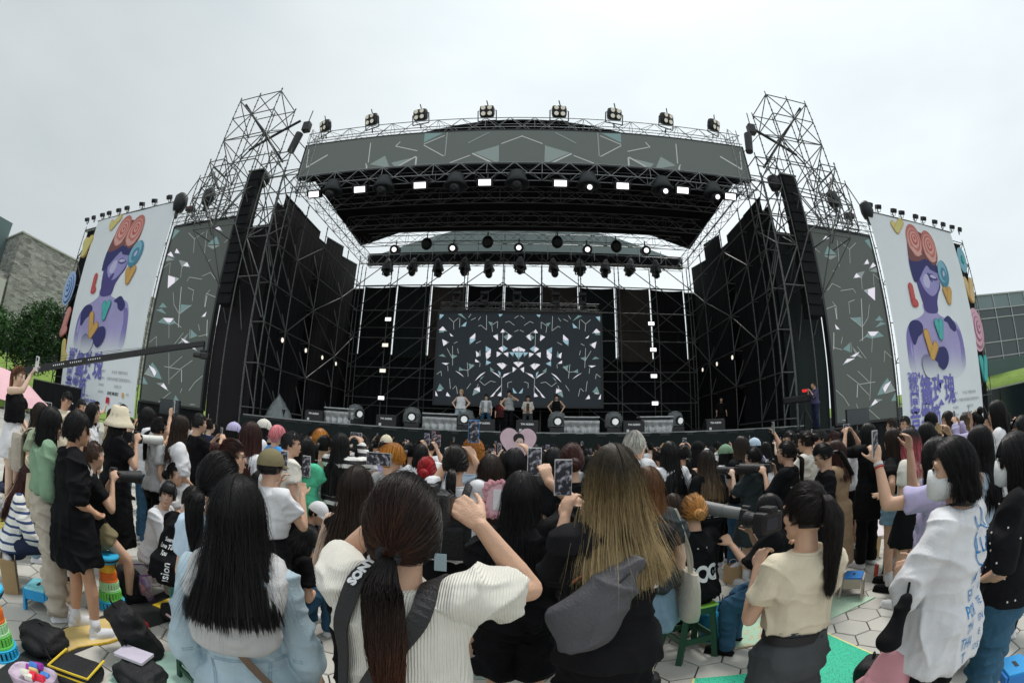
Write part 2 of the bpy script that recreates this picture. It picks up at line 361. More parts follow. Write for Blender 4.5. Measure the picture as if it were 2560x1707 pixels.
class Scaffold:
 # tubes are parts of one scaffold; past 100 of a kind the rest share one mesh
 def __init__(s, label, loc, m=None, group=None):
  s.t = thing('scaffold', label, 'scaffold', loc, 0, group); s.loc = Vector(loc); s.m = m or M_gal; s.n = {}; s.rest = {}
 def tube(s, kind, p, q):
  p, q = Vector(p), Vector(q); d = q - p; L = d.length
  if L < .05: return
  s.n[kind] = s.n.get(kind, 0) + 1
  if s.n[kind] > 99:
   s.rest.setdefault(kind, MB().use(s.m)).tube(p - s.loc, q - s.loc, .026, n=6); return
  ros = kind == 'upright'
  o = link(kind, tube_mesh(s.m, ros, L), s.t, p - s.loc, d.to_track_quat('Z', 'Y').to_euler())
  if not ros: o.scale = (1, 1, L)
 def end(s):
  for k, mb in s.rest.items(): tag(mb.build(k, parent=s.t), kind='stuff')
  return s.t
 def grid(s, xs, ys, zs, faces='fblr', brace=True, base=None, par=0):
  for x in xs:
   for y in ys: s.tube('upright', (x, y, zs[0] if base is None else base), (x, y, zs[-1] + .25))
  for z in zs:
   for a, b in zip(xs, xs[1:]):
    for y in ys: s.tube('ledger', (a, y, z), (b, y, z))
   for a, b in zip(ys, ys[1:]):
    for x in xs: s.tube('ledger', (x, a, z), (x, b, z))
  if brace:
   for i, (z0, z1) in enumerate(zip(zs, zs[1:])):
    for j, (a, b) in enumerate(zip(xs, xs[1:])):
     for y in (ys[0], ys[-1]):
      l = (i + j + par) % 2
      s.tube('brace', (a if l else b, y, z0), (b if l else a, y, z1))
    for j, (a, b) in enumerate(zip(ys, ys[1:])):
     for x in (xs[0], xs[-1]):
      l = (i + j + par) % 2
      s.tube('brace', (x, a if l else b, z0), (x, b if l else a, z1))
def truss(mb, p, q, h=.5, dpt=.5, up=(0, 0, 1), r=.025, step=.55, rb=.014):
 p, q, up = Vector(p), Vector(q), Vector(up); a = (q - p); L = a.length; a /= L; side = a.cross(up).normalized(); up = side.cross(a)
 cor = [side * (i * dpt / 2) + up * (j * h / 2) for i, j in ((-1, -1), (1, -1), (1, 1), (-1, 1))]
 for c in cor: mb.tube(p + c, q + c, r, n=6)
 n = max(2, int(round(L / step)))
 for i in range(n):
  s0, s1 = p + a * (L * i / n), p + a * (L * (i + 1) / n)
  for k in range(4):
   c, d = cor[k], cor[(k + 1) % 4]
   if (i + k) % 2: c, d = d, c
   mb.tube(s0 + c, s1 + d, rb, n=4, caps=False)
   if i % 4 == 0: mb.tube(s0 + c, s0 + d, rb, n=4, caps=False)
# ---- stage
t = thing('stage', 'black draped concert stage deck behind the crowd', 'stage', (XC, YF, 0))
MB().use(mat('stage_floor', (.02, .02, .022), .55, var=.3)).box((.2, 5.6, DECK - .06), (24.4, 11.4, .12)).build('deck', parent=t)
def drape_mesh(p, q, z0, z1, m, amp=.04, wave=.5, n=None, sag=0, tilt=0):
 # cloth hung between p and q (ground points), pleated
 p, q = Vector((*p, 0)), Vector((*q, 0)); d = q - p; L = d.length; d /= L; nr = Vector((-d.y, d.x, 0)); n = n or max(6, int(L / .12)); kz = 10; ph = RNG.uniform(0, 6)
 vs = []; fs = []
 for i in range(n + 1):
  for k in range(kz + 1):
   u = i / n; v = k / kz; x = u * L
   o = amp * (math.sin(x / wave * 6.28 + ph + .8 * math.sin(v * 3 + x)) * (1 - .6 * v) + .8 * noise.noise((x * .6 + ph, v * 3, ph)))
   zt = z1 - sag * 4 * u * (1 - u) + tilt * u
   vs.append(p + d * x + nr * o + Vector((0, 0, z0 + (zt - z0) * v)))
 for i in range(n):
  for k in range(kz): a = i * (kz + 1) + k; fs.append((a, a + kz + 1, a + kz + 2, a + 1))
 b = len(vs); vs += [v + nr * .012 for v in vs]; fs += [tuple(b + i for i in f[::-1]) for f in fs]
 mb = MB().use(m); mb.add(vs, fs); return mb
drape_mesh((XC - 12.3, YF - .1), (XC + 12.3, YF - .1), 0, DECK, M_blk2, .05, .9).build('skirt', parent=t, loc=(-XC, -YF, 0))
MB().use(M_alu).box((.2, -.09, DECK + .01), (24.4, .05, .05)).build('edge_strip', parent=t)
def drape(label, p, q, z0, z1, m=M_blk, name='drape', **k):
 c = (Vector((*p, 0)) + Vector((*q, 0))) / 2; o = thing(name, label, 'drape', c)
 drape_mesh(p, q, z0, z1, m, **k).build('cloth', parent=o, loc=-c)
 MB().use(M_gal).tube((*p, z1 + .03), (*q, z1 + .03 + k.get('tilt', 0)), .025, n=6).build('hanging_pipe', parent=o, loc=-c)
 return o
XL, XR = -12.0, 10.85      # side walls of the stage house
for s, X, sg in (('left', XL, -1), ('right', XR, 1)):
 side = ('beside the left video screen', 'beside the right video screen')[s == 'right']
 o = X + sg * .35
 drape(f'tall black front side drape {side}', (o, 16.6), (o, 18.6), 0, 13.0, amp=.012)
 drape(f'second black side drape on the stage wall {side}', (o + sg * .2, 18.8), (o + sg * .2, 21.3), 0, 13.15, amp=.012)
 drape(f'slanting black corner drape under the roof {side}', (o, 21.9), (o, 24.4), 0, 13.1 if s == 'left' else 13.5, tilt=.5, amp=.012)
 drape(f'rearmost black side drape {side}', (o + sg * .1, 24.6), (o, 27.0), 0, 13.0, tilt=.4, amp=.012)
 # scaffold in front of the side wall
 drape(f'broad black cloth behind the side wall scaffold {side}', (X + sg * .95, 16.7), (X + sg * .95, 27.3), 0, 12.7, n=60, tilt=.75, amp=.012)
 sc = Scaffold(f'scaffold lining the stage side wall {side}', (X, 16.5, 0))
 ys = [16.5, 18.5, 21.1, 24.5, 27.2]; zs = [2.4, 4.4, 6.3, 8.2, 10.1, 12.0]
 for i, y in enumerate(ys):
  sc.tube('upright', (X, y, 0), (X, y, 13.4)); sc.tube('upright', (X + sg * .75, y, 0), (X + sg * .75, y, 13.2))
 for j, z in enumerate(zs):
  for i, (a, b) in enumerate(zip(ys, ys[1:])):
   if not (j < 1 and i > 1): sc.tube('ledger', (X, a, z), (X, b, z))
   sc.tube('ledger', (X + sg * .75, a, z), (X + sg * .75, b, z))
  for y in ys: sc.tube('ledger', (X, y, z), (X + sg * .75, y, z))
 for j, (z0, z1) in enumerate(zip(zs, zs[1:])):
  for i, (a, b) in enumerate(zip(ys, ys[1:])):
   if i == 0: sc.tube('brace', (X, a, z1), (X, b, z0))
   elif j >= 1: sc.tube('brace', (X, a if (i + j) % 2 else b, z0), (X, b if (i + j) % 2 else a, z1))
  for y in ys[:4]: sc.tube('brace', (X, y, z0), (X + sg * .75, y, z1))
 sc.end()
# ---- rear wall scaffold and its cloth panels
sc = Scaffold('scaffold of thin tubes across the rear stage wall behind the centre screen', (XC, 26.2, 0))
xs = [XL + .4 + i * (XR - XL - .8) / 9 for i in range(10)]
for x in xs:
 sc.tube('upright', (x, 25.7, DECK), (x, 25.7, 13.5)); sc.tube('upright', (x, 27.0, 0), (x, 27.0, 13.2))
for z in (4.0, 5.9, 7.8, 9.6, 11.3, 12.9):
 for a, b in zip(xs, xs[1:]): sc.tube('ledger', (a, 25.7, z), (b, 25.7, z))
for z in (3.6, 5.5, 8.8, 11.8):
 for a, b in zip(xs, xs[1:]): sc.tube('ledger', (a, 27.0, z), (b, 27.0, z))
for i, (a, b) in enumerate(zip(xs, xs[1:])):
 l = i < 4
 for z in (2.1, 4.0, 5.9, 7.8, 9.6, 11.3): sc.tube('brace', (a if l else b, 25.7, z), (b if l else a, 25.7, z + 1.9))
 for z in (5.0, 8.8): sc.tube('brace', (a, 27.0, z), (b, 25.7, z + 2.0))
sc.end()
for i, (a, b) in enumerate(zip(xs, xs[1:])):
 lab = ['leftmost', 'second from left', 'third from left, browner', 'fourth from left', 'middle', 'fourth from right', 'third from right, greyer', 'second from right', 'rightmost'][i]
 m = [M_blk, M_blk2, M_mesh, M_blk, M_blk2, M_mesh, M_blk2, M_mesh, M_blk][i]
 drape(f'black cloth panel on the rear stage wall, {lab}', (a + .07, 27.12), (b - .07, 27.12), 6.8, 11.75 + .05 * (i % 2), m, name='wall_panel', amp=.02, sag=.08)
for lab, xa, xb in (('left', XL - 1.2, XL + .3), ('right', XR - .3, XR + 1.2)): drape(f'narrow black cloth closing the {lab} rear corner of the stage', (xa, 27.4), (xb, 27.4), 0, 11.7)
drape('long black drape covering the lower half of the rear stage wall', (XL - .3, 27.3), (XR + .3, 27.3), 0, 7.0)
# ---- roof: front and rear trusses, side trusses, dark canopy
t = thing('stage_roof', 'arched black stage roof on lattice trusses above the performers', 'roof', (XC, YF, 13.5))
base = Vector((XC, YF, 13.5))
def rp(x, y, z): return Vector((x, y, z)) - base
RX0, RX1 = -11.5, 10.5
mb = MB().use(M_alu); truss(mb, rp(RX0 - .5, 16.6, 13.52), rp(RX1 + .5, 16.6, 13.52), .62, .6, step=.62); mb.build('front_truss', parent=t)
mb = MB().use(M_alu); truss(mb, rp(RX0 - .4, 16.75, 16.5), rp(RX1 + .4, 16.75, 16.5), .62, .5, step=.6); mb.build('header_truss', parent=t)
mb = MB().use(M_alu); truss(mb, rp(RX0, 27, 13.62), rp(RX1, 27, 13.62), .7, .6, step=.65); mb.build('rear_truss', parent=t)
for X in (RX0, RX1):
 mb = MB().use(M_alu); truss(mb, rp(X, 16.6, 13.55), rp(X, 27, 13.6), .6, .6, step=.6); mb.build('side_truss', parent=t)
 mb = MB().use(M_alu); truss(mb, rp(X - .02, 16.72, 13.0), rp(X - .02, 16.72, 17.1), .5, .5, up=(1, 0, 0), step=.5); mb.build('corner_tower', parent=t)
for y in (19.4, 22.0, 24.4):
 mb = MB().use(M_alu); truss(mb, rp(RX0 + .4, y, 14.0), rp(RX1 - .4, y, 14.0), .7, .5, step=.8); mb.build('cross_truss', parent=t)
M_can = mat('canopy_black', (.008, .008, .010), .9, var=.3, scale=.5, spec=.2)
M_gab = mat('canopy_grey', (.07, .088, .09), .7, var=.35, scale=.5, bump=.3, bscale=1.5)
_t = M_gab.node_tree; _tr = _t.nodes.new('ShaderNodeBsdfTranslucent'); _tr.inputs[0].default_value = (.09, .115, .115, 1); _ad = _t.nodes.new('ShaderNodeAddShader'); _t.links.new(_t.nodes['Principled BSDF'].outputs[0], _ad.inputs[0]); _t.links.new(_tr.outputs[0], _ad.inputs[1]); _t.links.new(_ad.outputs[0], _t.nodes['Material Output'].inputs[0])
def arch(y, dz=0, n=28): return [Vector((RX0 + (RX1 - RX0) * i / n, y, 14.0 + dz + 2.55 * math.sin(math.pi * i / n) ** 1.1)) for i in range(n + 1)]
mb = MB(); A, B = arch(17.0, .45), arch(25.2, .0)
mb.use(M_can).add([v - base for v in A + B] + [v - base + Vector((0, 0, .04)) for v in A + B], [(i, i + 1, 30 + i, 29 + i) for i in range(28)] + [(58 + 29 + i, 58 + 30 + i, 58 + i + 1, 58 + i) for i in range(28)])
mb.build('canopy', parent=t)
mb = MB().use(M_can)                                                  # black liner under the vault
mb.box(rp((RX0 + RX1) / 2, 20.9, 14.62), (RX1 - RX0 - .5, 7.6, .04)); mb.build('liner', parent=t)
A = arch(27.0, -.05); mb = MB().use(M_gab); n = len(A)
vs = [v - base for v in A] + [Vector((v.x, 27.0, 13.3)) - base for v in A]; mb.add(vs, [(i, i + 1, n + i + 1, n + i) for i in range(n - 1)])
mb.build('rear_gable', parent=t)
mb = MB().use(M_can).box(rp((RX0 + RX1) / 2, 26.93, 13.72), (RX1 - RX0, .04, .95)); mb.build('gable_shade_strip', parent=t)  # added black strip: the shade on the lower gable put in as geometry
A, B = arch(16.9, .5), arch(19.0, .55); n = 29; mb = MB().use(mat('canopy_top', (.20, .23, .25), .6, var=.3, scale=.7, bump=.4, bscale=2))
mb.add([v - base for v in A + B], [(i, n + i, n + i + 1, i + 1) for i in range(n - 1)]); mb.build('canopy_edge', parent=t)
mb = MB().use(M_alu)
for i in range(0, 29, 2): v = arch(26.95)[i] - base; mb.tube((v.x, v.y - .1, .1), (v.x, v.y - .1, v.z), .03, n=5)
mb.build('gable_strut', parent=t)
mb = MB().use(M_blk); mb.box(rp(XC, 16.95, 14.95), (RX1 - RX0 + .2, .05, 2.1)); mb.build('header_back_cloth', parent=t)
# ---- video screens
M_scr = mat('screen_grey', (.040, .043, .041), .55, var=.08, scale=30, emit=(.040, .050, .044), estr=.65, spec=.4)
M_scrh = mat('screen_header', (.045, .050, .048), .6, var=.08, scale=30, emit=(.050, .060, .055), estr=.8, spec=.4)
M_scrb = mat('screen_dark', (.012, .015, .018), .5, var=.2, scale=30, emit=(.006, .010, .013), estr=.6, spec=.4)
def glow(n, c, s=1): return mat('pixel_' + n, (.02, .02, .02), .6, var=.35, scale=1.2, emit=c, estr=s)
G = dict(W=glow('white', (.46, .44, .49)), T=glow('teal', (.085, .14, .14)), B=glow('blue', (.17, .27, .32)), G=glow('grey', (.12, .145, .14)), L=glow('line', (.21, .225, .22)), D=glow('dim', (.105, .135, .13)), M=glow('mid', (.17, .21, .22)))
def add_tri(mb, P, cls, off):
 # a facet of the graphic; white facets get a darker tip like the graphic's own shading
 P = [Vector((p[0], off, p[1])) for p in P]
 if cls in 'WB':
  a, b, c = P; m1 = a.lerp(c, .62); m2 = b.lerp(c, .62); mb.use(G[cls]).add([a, b, m2, m1], [(0, 1, 2, 3)]); mb.use(G['M' if cls == 'W' else 'T']).add([m1, m2, c], [(0, 1, 2)])
 else: mb.use(G[cls]).add(P, [(0, 1, 2)])
def add_line(mb, a, b, w, cls, off):
 a, b = Vector((a[0], off, a[1])), Vector((b[0], off, b[1])); d = (b - a).normalized(); nrm = Vector((-d.z, 0, d.x)) * w / 2
 mb.use(G[cls]).add([a - nrm, b - nrm, b + nrm, a + nrm], [(0, 1, 2, 3)])
def parse(s): return [[float(q) for q in r.split()] for r in s.replace('\n', ' ').split(';') if r.strip()]
def clip(p, r): return (min(max(p[0], r[0]), r[1]), min(max(p[1], r[2]), r[3]))
def screen(label, rect, Y, base_m, tris, lines, conv, mirror_mode=None, lw=.026, frame=.12):
 x0, x1, z0, z1 = rect; c = Vector(((x0 + x1) / 2, Y, z0)); o = thing('video_screen', label, 'screen', c)
 mb = MB().use(base_m); mb.box((0, .1, (z1 - z0) / 2), (x1 - x0, .2, z1 - z0))
 rr = (x0 - c.x, x1 - c.x, 0, z1 - z0); k = 0
 for pts, cls in tris:
  Q = [conv(p) for p in pts]; off = -.004 - (k % 40) * .0004; k += 1
  for q in ((Q,) if mirror_mode is None else (Q, [(2 * mirror_mode - a, b) for a, b in Q])): add_tri(mb, [clip((a - c.x, b - z0), rr) for a, b in q], cls, off)
 for (p, q, th, cls) in lines:
  A, B = conv(p), conv(q); off = -.022 - (k % 40) * .0003; k += 1
  for a, b in (((A, B),) if mirror_mode is None else ((A, B), ((2 * mirror_mode - A[0], A[1]), (2 * mirror_mode - B[0], B[1])))):
   add_line(mb, clip((a[0] - c.x, a[1] - z0), rr), clip((b[0] - c.x, b[1] - z0), rr), lw * th, cls, off)
 mb.build('display', parent=o)
 mb = MB().use(M_case); W, H = x1 - x0, z1 - z0; f = frame
 mb.box((-W / 2 - f / 2, .12, H / 2), (f, .3, H + 2 * f)); mb.box((W / 2 + f / 2, .12, H / 2), (f, .3, H + 2 * f)); mb.box((0, .12, -f / 2), (W, .3, f)); mb.box((0, .12, H + f / 2), (W, .3, f))
 mb.build('frame', parent=o); return o
def tri_list(d): return [([(r[0], r[1]), (r[2], r[3]), (r[4], r[5])], cls) for cls, s in d for r in parse(s)]
def line_list(s, th=1, cls='L'): return [((r[0], r[1]), (r[2], r[3]), th, cls) for r in parse(s)]
WT = tri_list([('T', '826 205 868 215 805 280; 868 795 875 730 950 738; 720 752 748 718 778 752; 712 856 750 825 793 872; 825 835 793 875 840 862; 945 905 992 950 940 970; 640 1195 675 1135 715 1190; 690 1240 715 1190 742 1255; 610 1230 645 1290 605 1285; 820 1405 838 1365 860 1405; 1060 310 1125 255 1145 310; 700 770 740 760 775 800'),
  ('G', '620 1215 650 1170 690 1240; 1055 318 1100 345 1150 318; 780 395 760 430 830 420; 735 1300 700 1280 760 1280; 885 475 860 420 918 435; 900 990 850 1010 930 930'),
  ('W', '845 340 832 370 872 378; 805 362 780 385 832 408; 890 460 918 435 940 472; 787 528 783 618 863 552; 750 825 825 828 793 872; 1055 782 1045 815 1015 820; 875 965 905 1000 945 1000; 905 1010 960 1015 992 1060; 650 1155 690 1235 712 1195; 755 1282 735 1300 792 1340; 1140 185 1115 200 1168 222')])
WLn = line_list('930 232 972 275; 972 275 1038 228; 972 275 965 372; 1060 215 1040 395; 755 475 803 440; 803 440 795 520; 885 460 875 545; 920 570 938 542; 938 542 1025 556; 1025 535 1085 508; 1085 508 1118 555; 822 645 828 735; 828 735 865 798; 950 735 868 798; 925 615 965 632; 965 632 955 710; 1080 630 1050 665; 1050 665 1042 750; 1055 655 1118 680; 793 872 793 968; 825 850 880 893; 1000 955 1065 940; 655 998 705 955; 705 955 705 1030; 830 1010 895 930; 793 1070 793 1290; 760 1165 870 1185; 870 1185 958 1122; 800 1170 885 1095; 800 1255 870 1190; 1030 1230 975 1275; 975 1275 932 1335; 885 1318 872 1350; 718 1425 805 1345; 940 1430 975 1432; 1000 870 1008 915; 620 1215 690 1240; 940 905 935 970; 787 528 863 552; 1085 420 1065 430; 1180 300 1215 270', 1) + line_list('880 608 865 795; 865 800 860 892; 1062 840 1058 955; 882 1185 882 1275; 1060 670 1045 750', 2)
def wing_conv(p):
 v = at(128.6 + p[0] * .32812, 459.4 + p[1] * .32812, YF); return (v.x, v.z)
LRECT = (-20.2, -15.36, 2.1, 11.9)
screen('tall grey video screen with triangle graphics beside the left poster banner', LRECT, YF, M_scr, WT, WLn, wing_conv)
screen('tall grey video screen with triangle graphics beside the right poster banner', (13.9, 18.3, 2.05, 11.6), YF, M_scr, WT, WLn, lambda p: (lambda q: (mirx(q[0]), 2.05 + (q[1] - 2.1) * .973))(wing_conv(p)))
def hdr_conv(p): v = at(643.1 + p[0] * .23438, 257.25 + p[1] * .23438, YF); return (v.x, v.z)
HT = tri_list([('D', '880 515 1030 430 1075 550; 1090 500 1300 450 1130 550; 1900 400 2140 330 2130 505'), ('T', '1410 300 1420 205 1600 208')])
HL = line_list('285 370 260 548; 890 308 867 498; 1180 295 1135 340; 1135 340 1348 385; 1410 330 1605 437; 1615 235 1410 320; 1665 503 1865 428; 2170 315 2382 238; 840 508 850 530', 1) + line_list('260 548 470 425; 1145 548 1335 440; 1338 445 1328 535; 1885 410 2080 508; 850 530 848 575', 1.6) + line_list('1845 308 2050 205; 1640 205 1618 435; 2140 330 2140 505', 1, 'G')
screen('long grey video screen spanning the front of the stage roof', (-11.85, 10.85, 13.92, 15.96), YF, M_scrh, HT, HL, hdr_conv, -.5, lw=.05, frame=.06)
def back_conv(p): v = at(918.75 + p[0] * .28125, 569.6 + p[1] * .28125, 24.5); return (v.x, v.z)
BT = tri_list([('B', '320 540 360 545 322 588; 545 600 535 640 495 640; 570 735 615 750 568 790; 805 540 840 540 815 565; 700 800 742 825 700 860; 705 915 745 935 700 960; 845 795 880 820 840 850; 930 850 968 850 968 915; 890 850 930 850 925 890; 800 1000 820 1015 820 1060; 920 1140 955 1185 925 1185'),
  ('T', '470 540 500 535 545 585; 845 725 885 700 875 755; 655 830 660 880 625 890; 735 970 770 1000 740 1010; 485 970 520 995 480 1005; 660 1060 690 1040 655 1080; 315 880 350 865 375 890; 605 1150 652 1175 590 1205; 325 1105 360 1150 300 1165; 420 870 470 880 430 905; 720 600 760 610 740 635; 345 640 300 690 360 690; 560 940 610 960 570 990'),
  ('W', '350 640 315 670 385 680; 345 745 355 800 400 770; 405 695 415 720 440 722; 615 695 570 735 615 750; 760 720 800 755 800 700; 885 700 875 755 920 720; 742 825 700 860 740 880; 700 860 740 880 705 915; 620 840 625 890 655 870; 615 905 615 930 655 935; 805 820 840 850 845 795; 790 845 790 890 835 860; 845 860 885 850 885 895; 915 830 930 850 968 805; 968 805 930 835 968 850; 925 935 968 975 968 925; 790 945 835 990 835 935; 835 935 835 990 875 955; 920 970 920 1015 955 985; 745 1005 820 1060 800 1030; 850 1030 835 1060 915 1010; 450 1000 525 1055 490 1020; 610 1085 700 1010 655 1030; 340 938 375 955 405 938; 330 1120 305 1165 345 1165; 385 1175 375 1205 415 1215; 290 1165 290 1205 312 1210; 605 1150 652 1175 652 1130; 745 1205 835 1110 800 1160; 735 1215 760 1210 790 1165; 795 1205 828 1210 830 1165; 840 660 820 690 860 690')])
BL = line_list('400 570 438 605; 438 605 480 570; 438 605 440 665; 490 575 487 650; 560 570 580 540; 580 590 620 570; 707 550 707 670; 750 630 798 600; 798 600 795 655; 750 630 755 685; 860 610 890 598; 890 598 935 632; 935 575 968 553; 640 640 660 630; 660 630 705 668; 845 670 885 700; 935 685 968 670; 840 690 838 800; 385 820 430 905; 430 800 430 960; 470 820 478 860; 390 960 393 1005; 550 935 557 1050; 500 990 555 1000; 555 1000 600 950; 655 940 650 970; 405 1065 412 1150; 430 1150 455 1125; 460 1130 470 1190; 545 1150 578 1105; 690 1120 740 1085; 650 1085 690 1120; 830 1050 830 1170; 880 1100 915 1090; 880 1100 880 1140; 300 1030 335 1005; 335 1005 340 1045; 600 1200 640 1110; 740 1085 780 1095; 620 780 660 760; 440 780 470 765; 660 560 640 590', 1)
screen('dark centre video screen with mirrored white crystal graphics behind the performers', (-5.42, 4.06, 3.74, 9.08), 24.5, M_scrb, BT, BL, back_conv, -.68, lw=.026)
def lamp_truss(label, p, q, h=.35):
 p, q = Vector(p), Vector(q); o = thing('truss', label, 'truss', p); mb = MB().use(M_gal); truss(mb, (0, 0, 0), q - p, h, .35, step=.4, r=.022, rb=.012); mb.build('lattice', parent=o); return o
lamp_truss('lattice truss along the top edge of the centre screen', (-5.3, 24.3, 9.45), (3.95, 24.3, 9.45))
lamp_truss('lattice truss along the top of the left side screen', (-20.3, 16.4, 12.35), (-15.2, 16.4, 12.35), .5)
lamp_truss('lattice truss along the top of the right side screen', (13.6, 16.4, 12.05), (18.5, 16.4, 12.05), .5)
# ---- PA towers of scaffold
def tower(label, f, zf=1.0):
 f0 = f; f = lambda x: f0(x * .955 if x < -14 else x); sc = Scaffold(label, (f(-14.6), 15.6, 0)); X = lambda *a: [f(x) for x in a]
 zz = lambda *a: [1.74 + (z - 1.74) * zf * (.945 if z > 11 else 1) for z in a]
 sc.grid(X(-17.6, -16.1, -14.5), (15.0, 16.9), zz(11.2, 13.2, 15.2, 17.1, 18.8, 20.3))
 sc.grid(X(-20.1, -18.8), (16.3, 17.6), zz(12.6, 14.2, 15.7)); sc.grid(X(-18.8, -17.6), (15.6, 17.2), zz(12.4, 14.4, 16.2), par=1)
 sc.grid(X(-13.4, -12.1), (15.6, 17.2), zz(8.2, 10.2, 12.2, 14.2, 15.8), base=0)
 for z in zz(11.2, 13.2, 15.2):
  for y in (15.6, 16.9): sc.tube('ledger', (f(-14.5), y, z), (f(-12.1), y, z))
 for a, b in (((-20.1, 16.3, 15.7), (-21.9, 16.6, 13.4)), ((-14.5, 15.0, 11.2), (-12.2, 16.5, 6.5)), ((-14.5, 16.9, 13.2), (-12.2, 16.5, 9.0)), ((-17.6, 15.0, 11.2), (-15.6, 16.9, 7.5)), ((-16.1, 15.0, 11.2), (-15.2, 16.9, 6.0)), ((-14.5, 15.0, 17.1), (-12.1, 16.0, 14.2)), ((-14.5, 16.9, 18.8), (-11.6, 16.6, 16.3)), ((-17.6, 15.0, 15.2), (-20.1, 16.3, 12.6)), ((-16.1, 16.9, 18.8), (-18.8, 17.2, 16.2)), ((-15.0, 16.0, 11.2), (-13.4, 16.8, 5.6)), ((-14.5, 15, 11.2), (-17.6, 16.9, 13.2)), ((-14.5, 16.9, 15.2), (-17.6, 15, 13.2)), ((-17.6, 16.9, 15.2), (-14.5, 15, 17.1))):
  sc.tube('brace', (f(a[0]), a[1], zz(a[2])[0]), (f(b[0]), b[1], zz(b[2])[0]))
 t = sc.end()
 for (a, b) in (((-17.0, 15.0, 19.8), (-14.2, 17.0, 16.3)), ((-16.4, 16.2, 17.0), (-12.6, 16.2, 18.6)), ((-19.7, 16.9, 16.5), (-17.9, 16.2, 14.5))):
  a = Vector((f(a[0]), a[1], zz(a[2])[0])); b = Vector((f(b[0]), b[1], zz(b[2])[0])); d = b - a
  mb = MB().use(M_cover).box((0, 0, 0), (.11, .04, d.length)).box((0, .06, 0), (.11, .04, d.length)); mb.box((0, .03, 0), (.03, .08, d.length))
  mb.build('hoist_beam', parent=t, loc=(a + b) / 2 - Vector((f(-14.6), 15.6, 0)), rot=d.to_track_quat('Z', 'Y').to_euler())
 return t
ident = lambda x: x
tower('stepped scaffold tower rising behind the left speaker array', ident)
tower('stepped scaffold tower rising behind the right speaker array', mirx, .98)
# hanging line arrays
M_can2 = mat('array_black', (.007, .0075, .008), .6, var=.2)
def line_array(label, x, y, ztop, n=14, h=.5):
 t = thing('line_array', label, 'loudspeaker', (x, y, ztop))
 mb = MB().use(M_gal).box((0, 0, .16), (1.0, .5, .08)); mb.tube((0, 0, .15), (0, 0, 1.5), .02, n=6); mb.build('rigging_frame', parent=t)
 for k in range(n):
  M = Matrix.Rotation(R(-k * .5), 3, 'X'); mb = MB().use(M_can2).rbox((0, .012 * k, -h * (k + .5)), (.80, .55, h - .012), .02, M)
  mb.use(M_blk).box((0, .012 * k - .285, -h * (k + .5)), (.80, .012, h - .05), M); mb.build('cabinet', parent=t)
 return t
line_array('tall black line array speaker hanging from the left scaffold tower', -13.95, 15.7, 13.9)
line_array('tall black line array speaker hanging from the right scaffold tower', 12.55, 15.7, 13.7)
# PA wing drapes
drape('dark purple black drape below the left speaker array', (-15.15, 16.75), (-12.35, 16.75), 0, 11.4, M_blk3, amp=.06, wave=1.4)
drape('dark green black drape below the right speaker array', (10.95, 16.75), (13.7, 16.75), 0, 11.2, M_blk2, amp=.09, wave=1.3)
for lab, x0, x1 in (('left', -20.6, -15.2), ('right', 13.8, 18.6)): drape(f'black cloth below the {lab} side screen', (x0, 16.6), (x1, 16.6), 0, 2.0)
# ---- poster banners
M_ban = mat('banner_white', (.86, .90, .93), .75, var=.06, scale=.5, bump=.35, bscale=.9)
BANC = dict(pur=(.24, .21, .50), lil=(.42, .38, .66), dpur=(.09, .075, .26), ind=(.045, .045, .17), mar=(.23, .095, .09), red=(.60, .20, .17), pink=(.76, .42, .37), yel=(.72, .65, .25), ora=(.72, .42, .12), dora=(.50, .27, .07), teal=(.10, .50, .48), dteal=(.04, .30, .30), blu=(.09, .28, .40), lblu=(.25, .50, .62), cred=(.60, .12, .11), txt=(.19, .18, .55), grey=(.36, .37, .40), red2=(.60, .02, .04), face=(.36, .33, .64), hi=(.60, .57, .80))
def bm_(c):
 m = mat('print_' + c, BANC[c], .75, var=.30 if c in ('lil', 'pur', 'face', 'dpur') else .16, scale=.55, bump=.3, bscale=.9)
 if c in ('lil', 'pur', 'dpur') and 'fade' not in m:
  # the printed bust dissolves into the white sheet at its lower edge
  m['fade'] = 1; t = m.node_tree; n = t.nodes; p = n['Principled BSDF']; o = n.new('ShaderNodeTexCoord'); s = n.new('ShaderNodeSeparateXYZ'); t.links.new(o.outputs['Object'], s.inputs[0]); r = n.new('ShaderNodeMapRange'); r.inputs[1].default_value = 3.0; r.inputs[2].default_value = 4.9; r.interpolation_type = 'SMOOTHSTEP'; t.links.new(s.outputs['Z'], r.inputs[0]); x = n.new('ShaderNodeMix'); x.data_type = 'RGBA'; x.inputs[6].default_value = (.78, .82, .85, 1); src = p.inputs['Base Color'].links[0].from_socket; t.links.new(r.outputs[0], x.inputs[0]); t.links.new(src, x.inputs[7]); t.links.new(x.outputs[2], p.inputs['Base Color'])
 return m
def smooth_poly(pts, n=4):
 # closed Catmull-Rom through the outline
 P = [Vector((p[0], p[1])) for p in pts]; k = len(P); out = []
 for i in range(k):
  a, b, c, d = P[i - 1], P[i], P[(i + 1) % k], P[(i + 2) % k]
  for j in range(n):
   t = j / n; out.append(.5 * ((2 * b) + (c - a) * t + (2 * a - 5 * b + 4 * c - d) * t * t + (3 * b - a - 3 * c + d) * t ** 3))
 return out
def pill(a, b, r, k=8):
 a, b = Vector(a), Vector(b); d = (b - a).normalized(); n = Vector((-d.y, d.x)); out = []
 for i in range(k + 1): t = math.pi * i / k; out.append(b + n * (r * math.cos(t)) + d * (r * math.sin(t)))
 for i in range(k + 1): t = math.pi * i / k; out.append(a - n * (r * math.cos(t)) - d * (r * math.sin(t)))
 return out
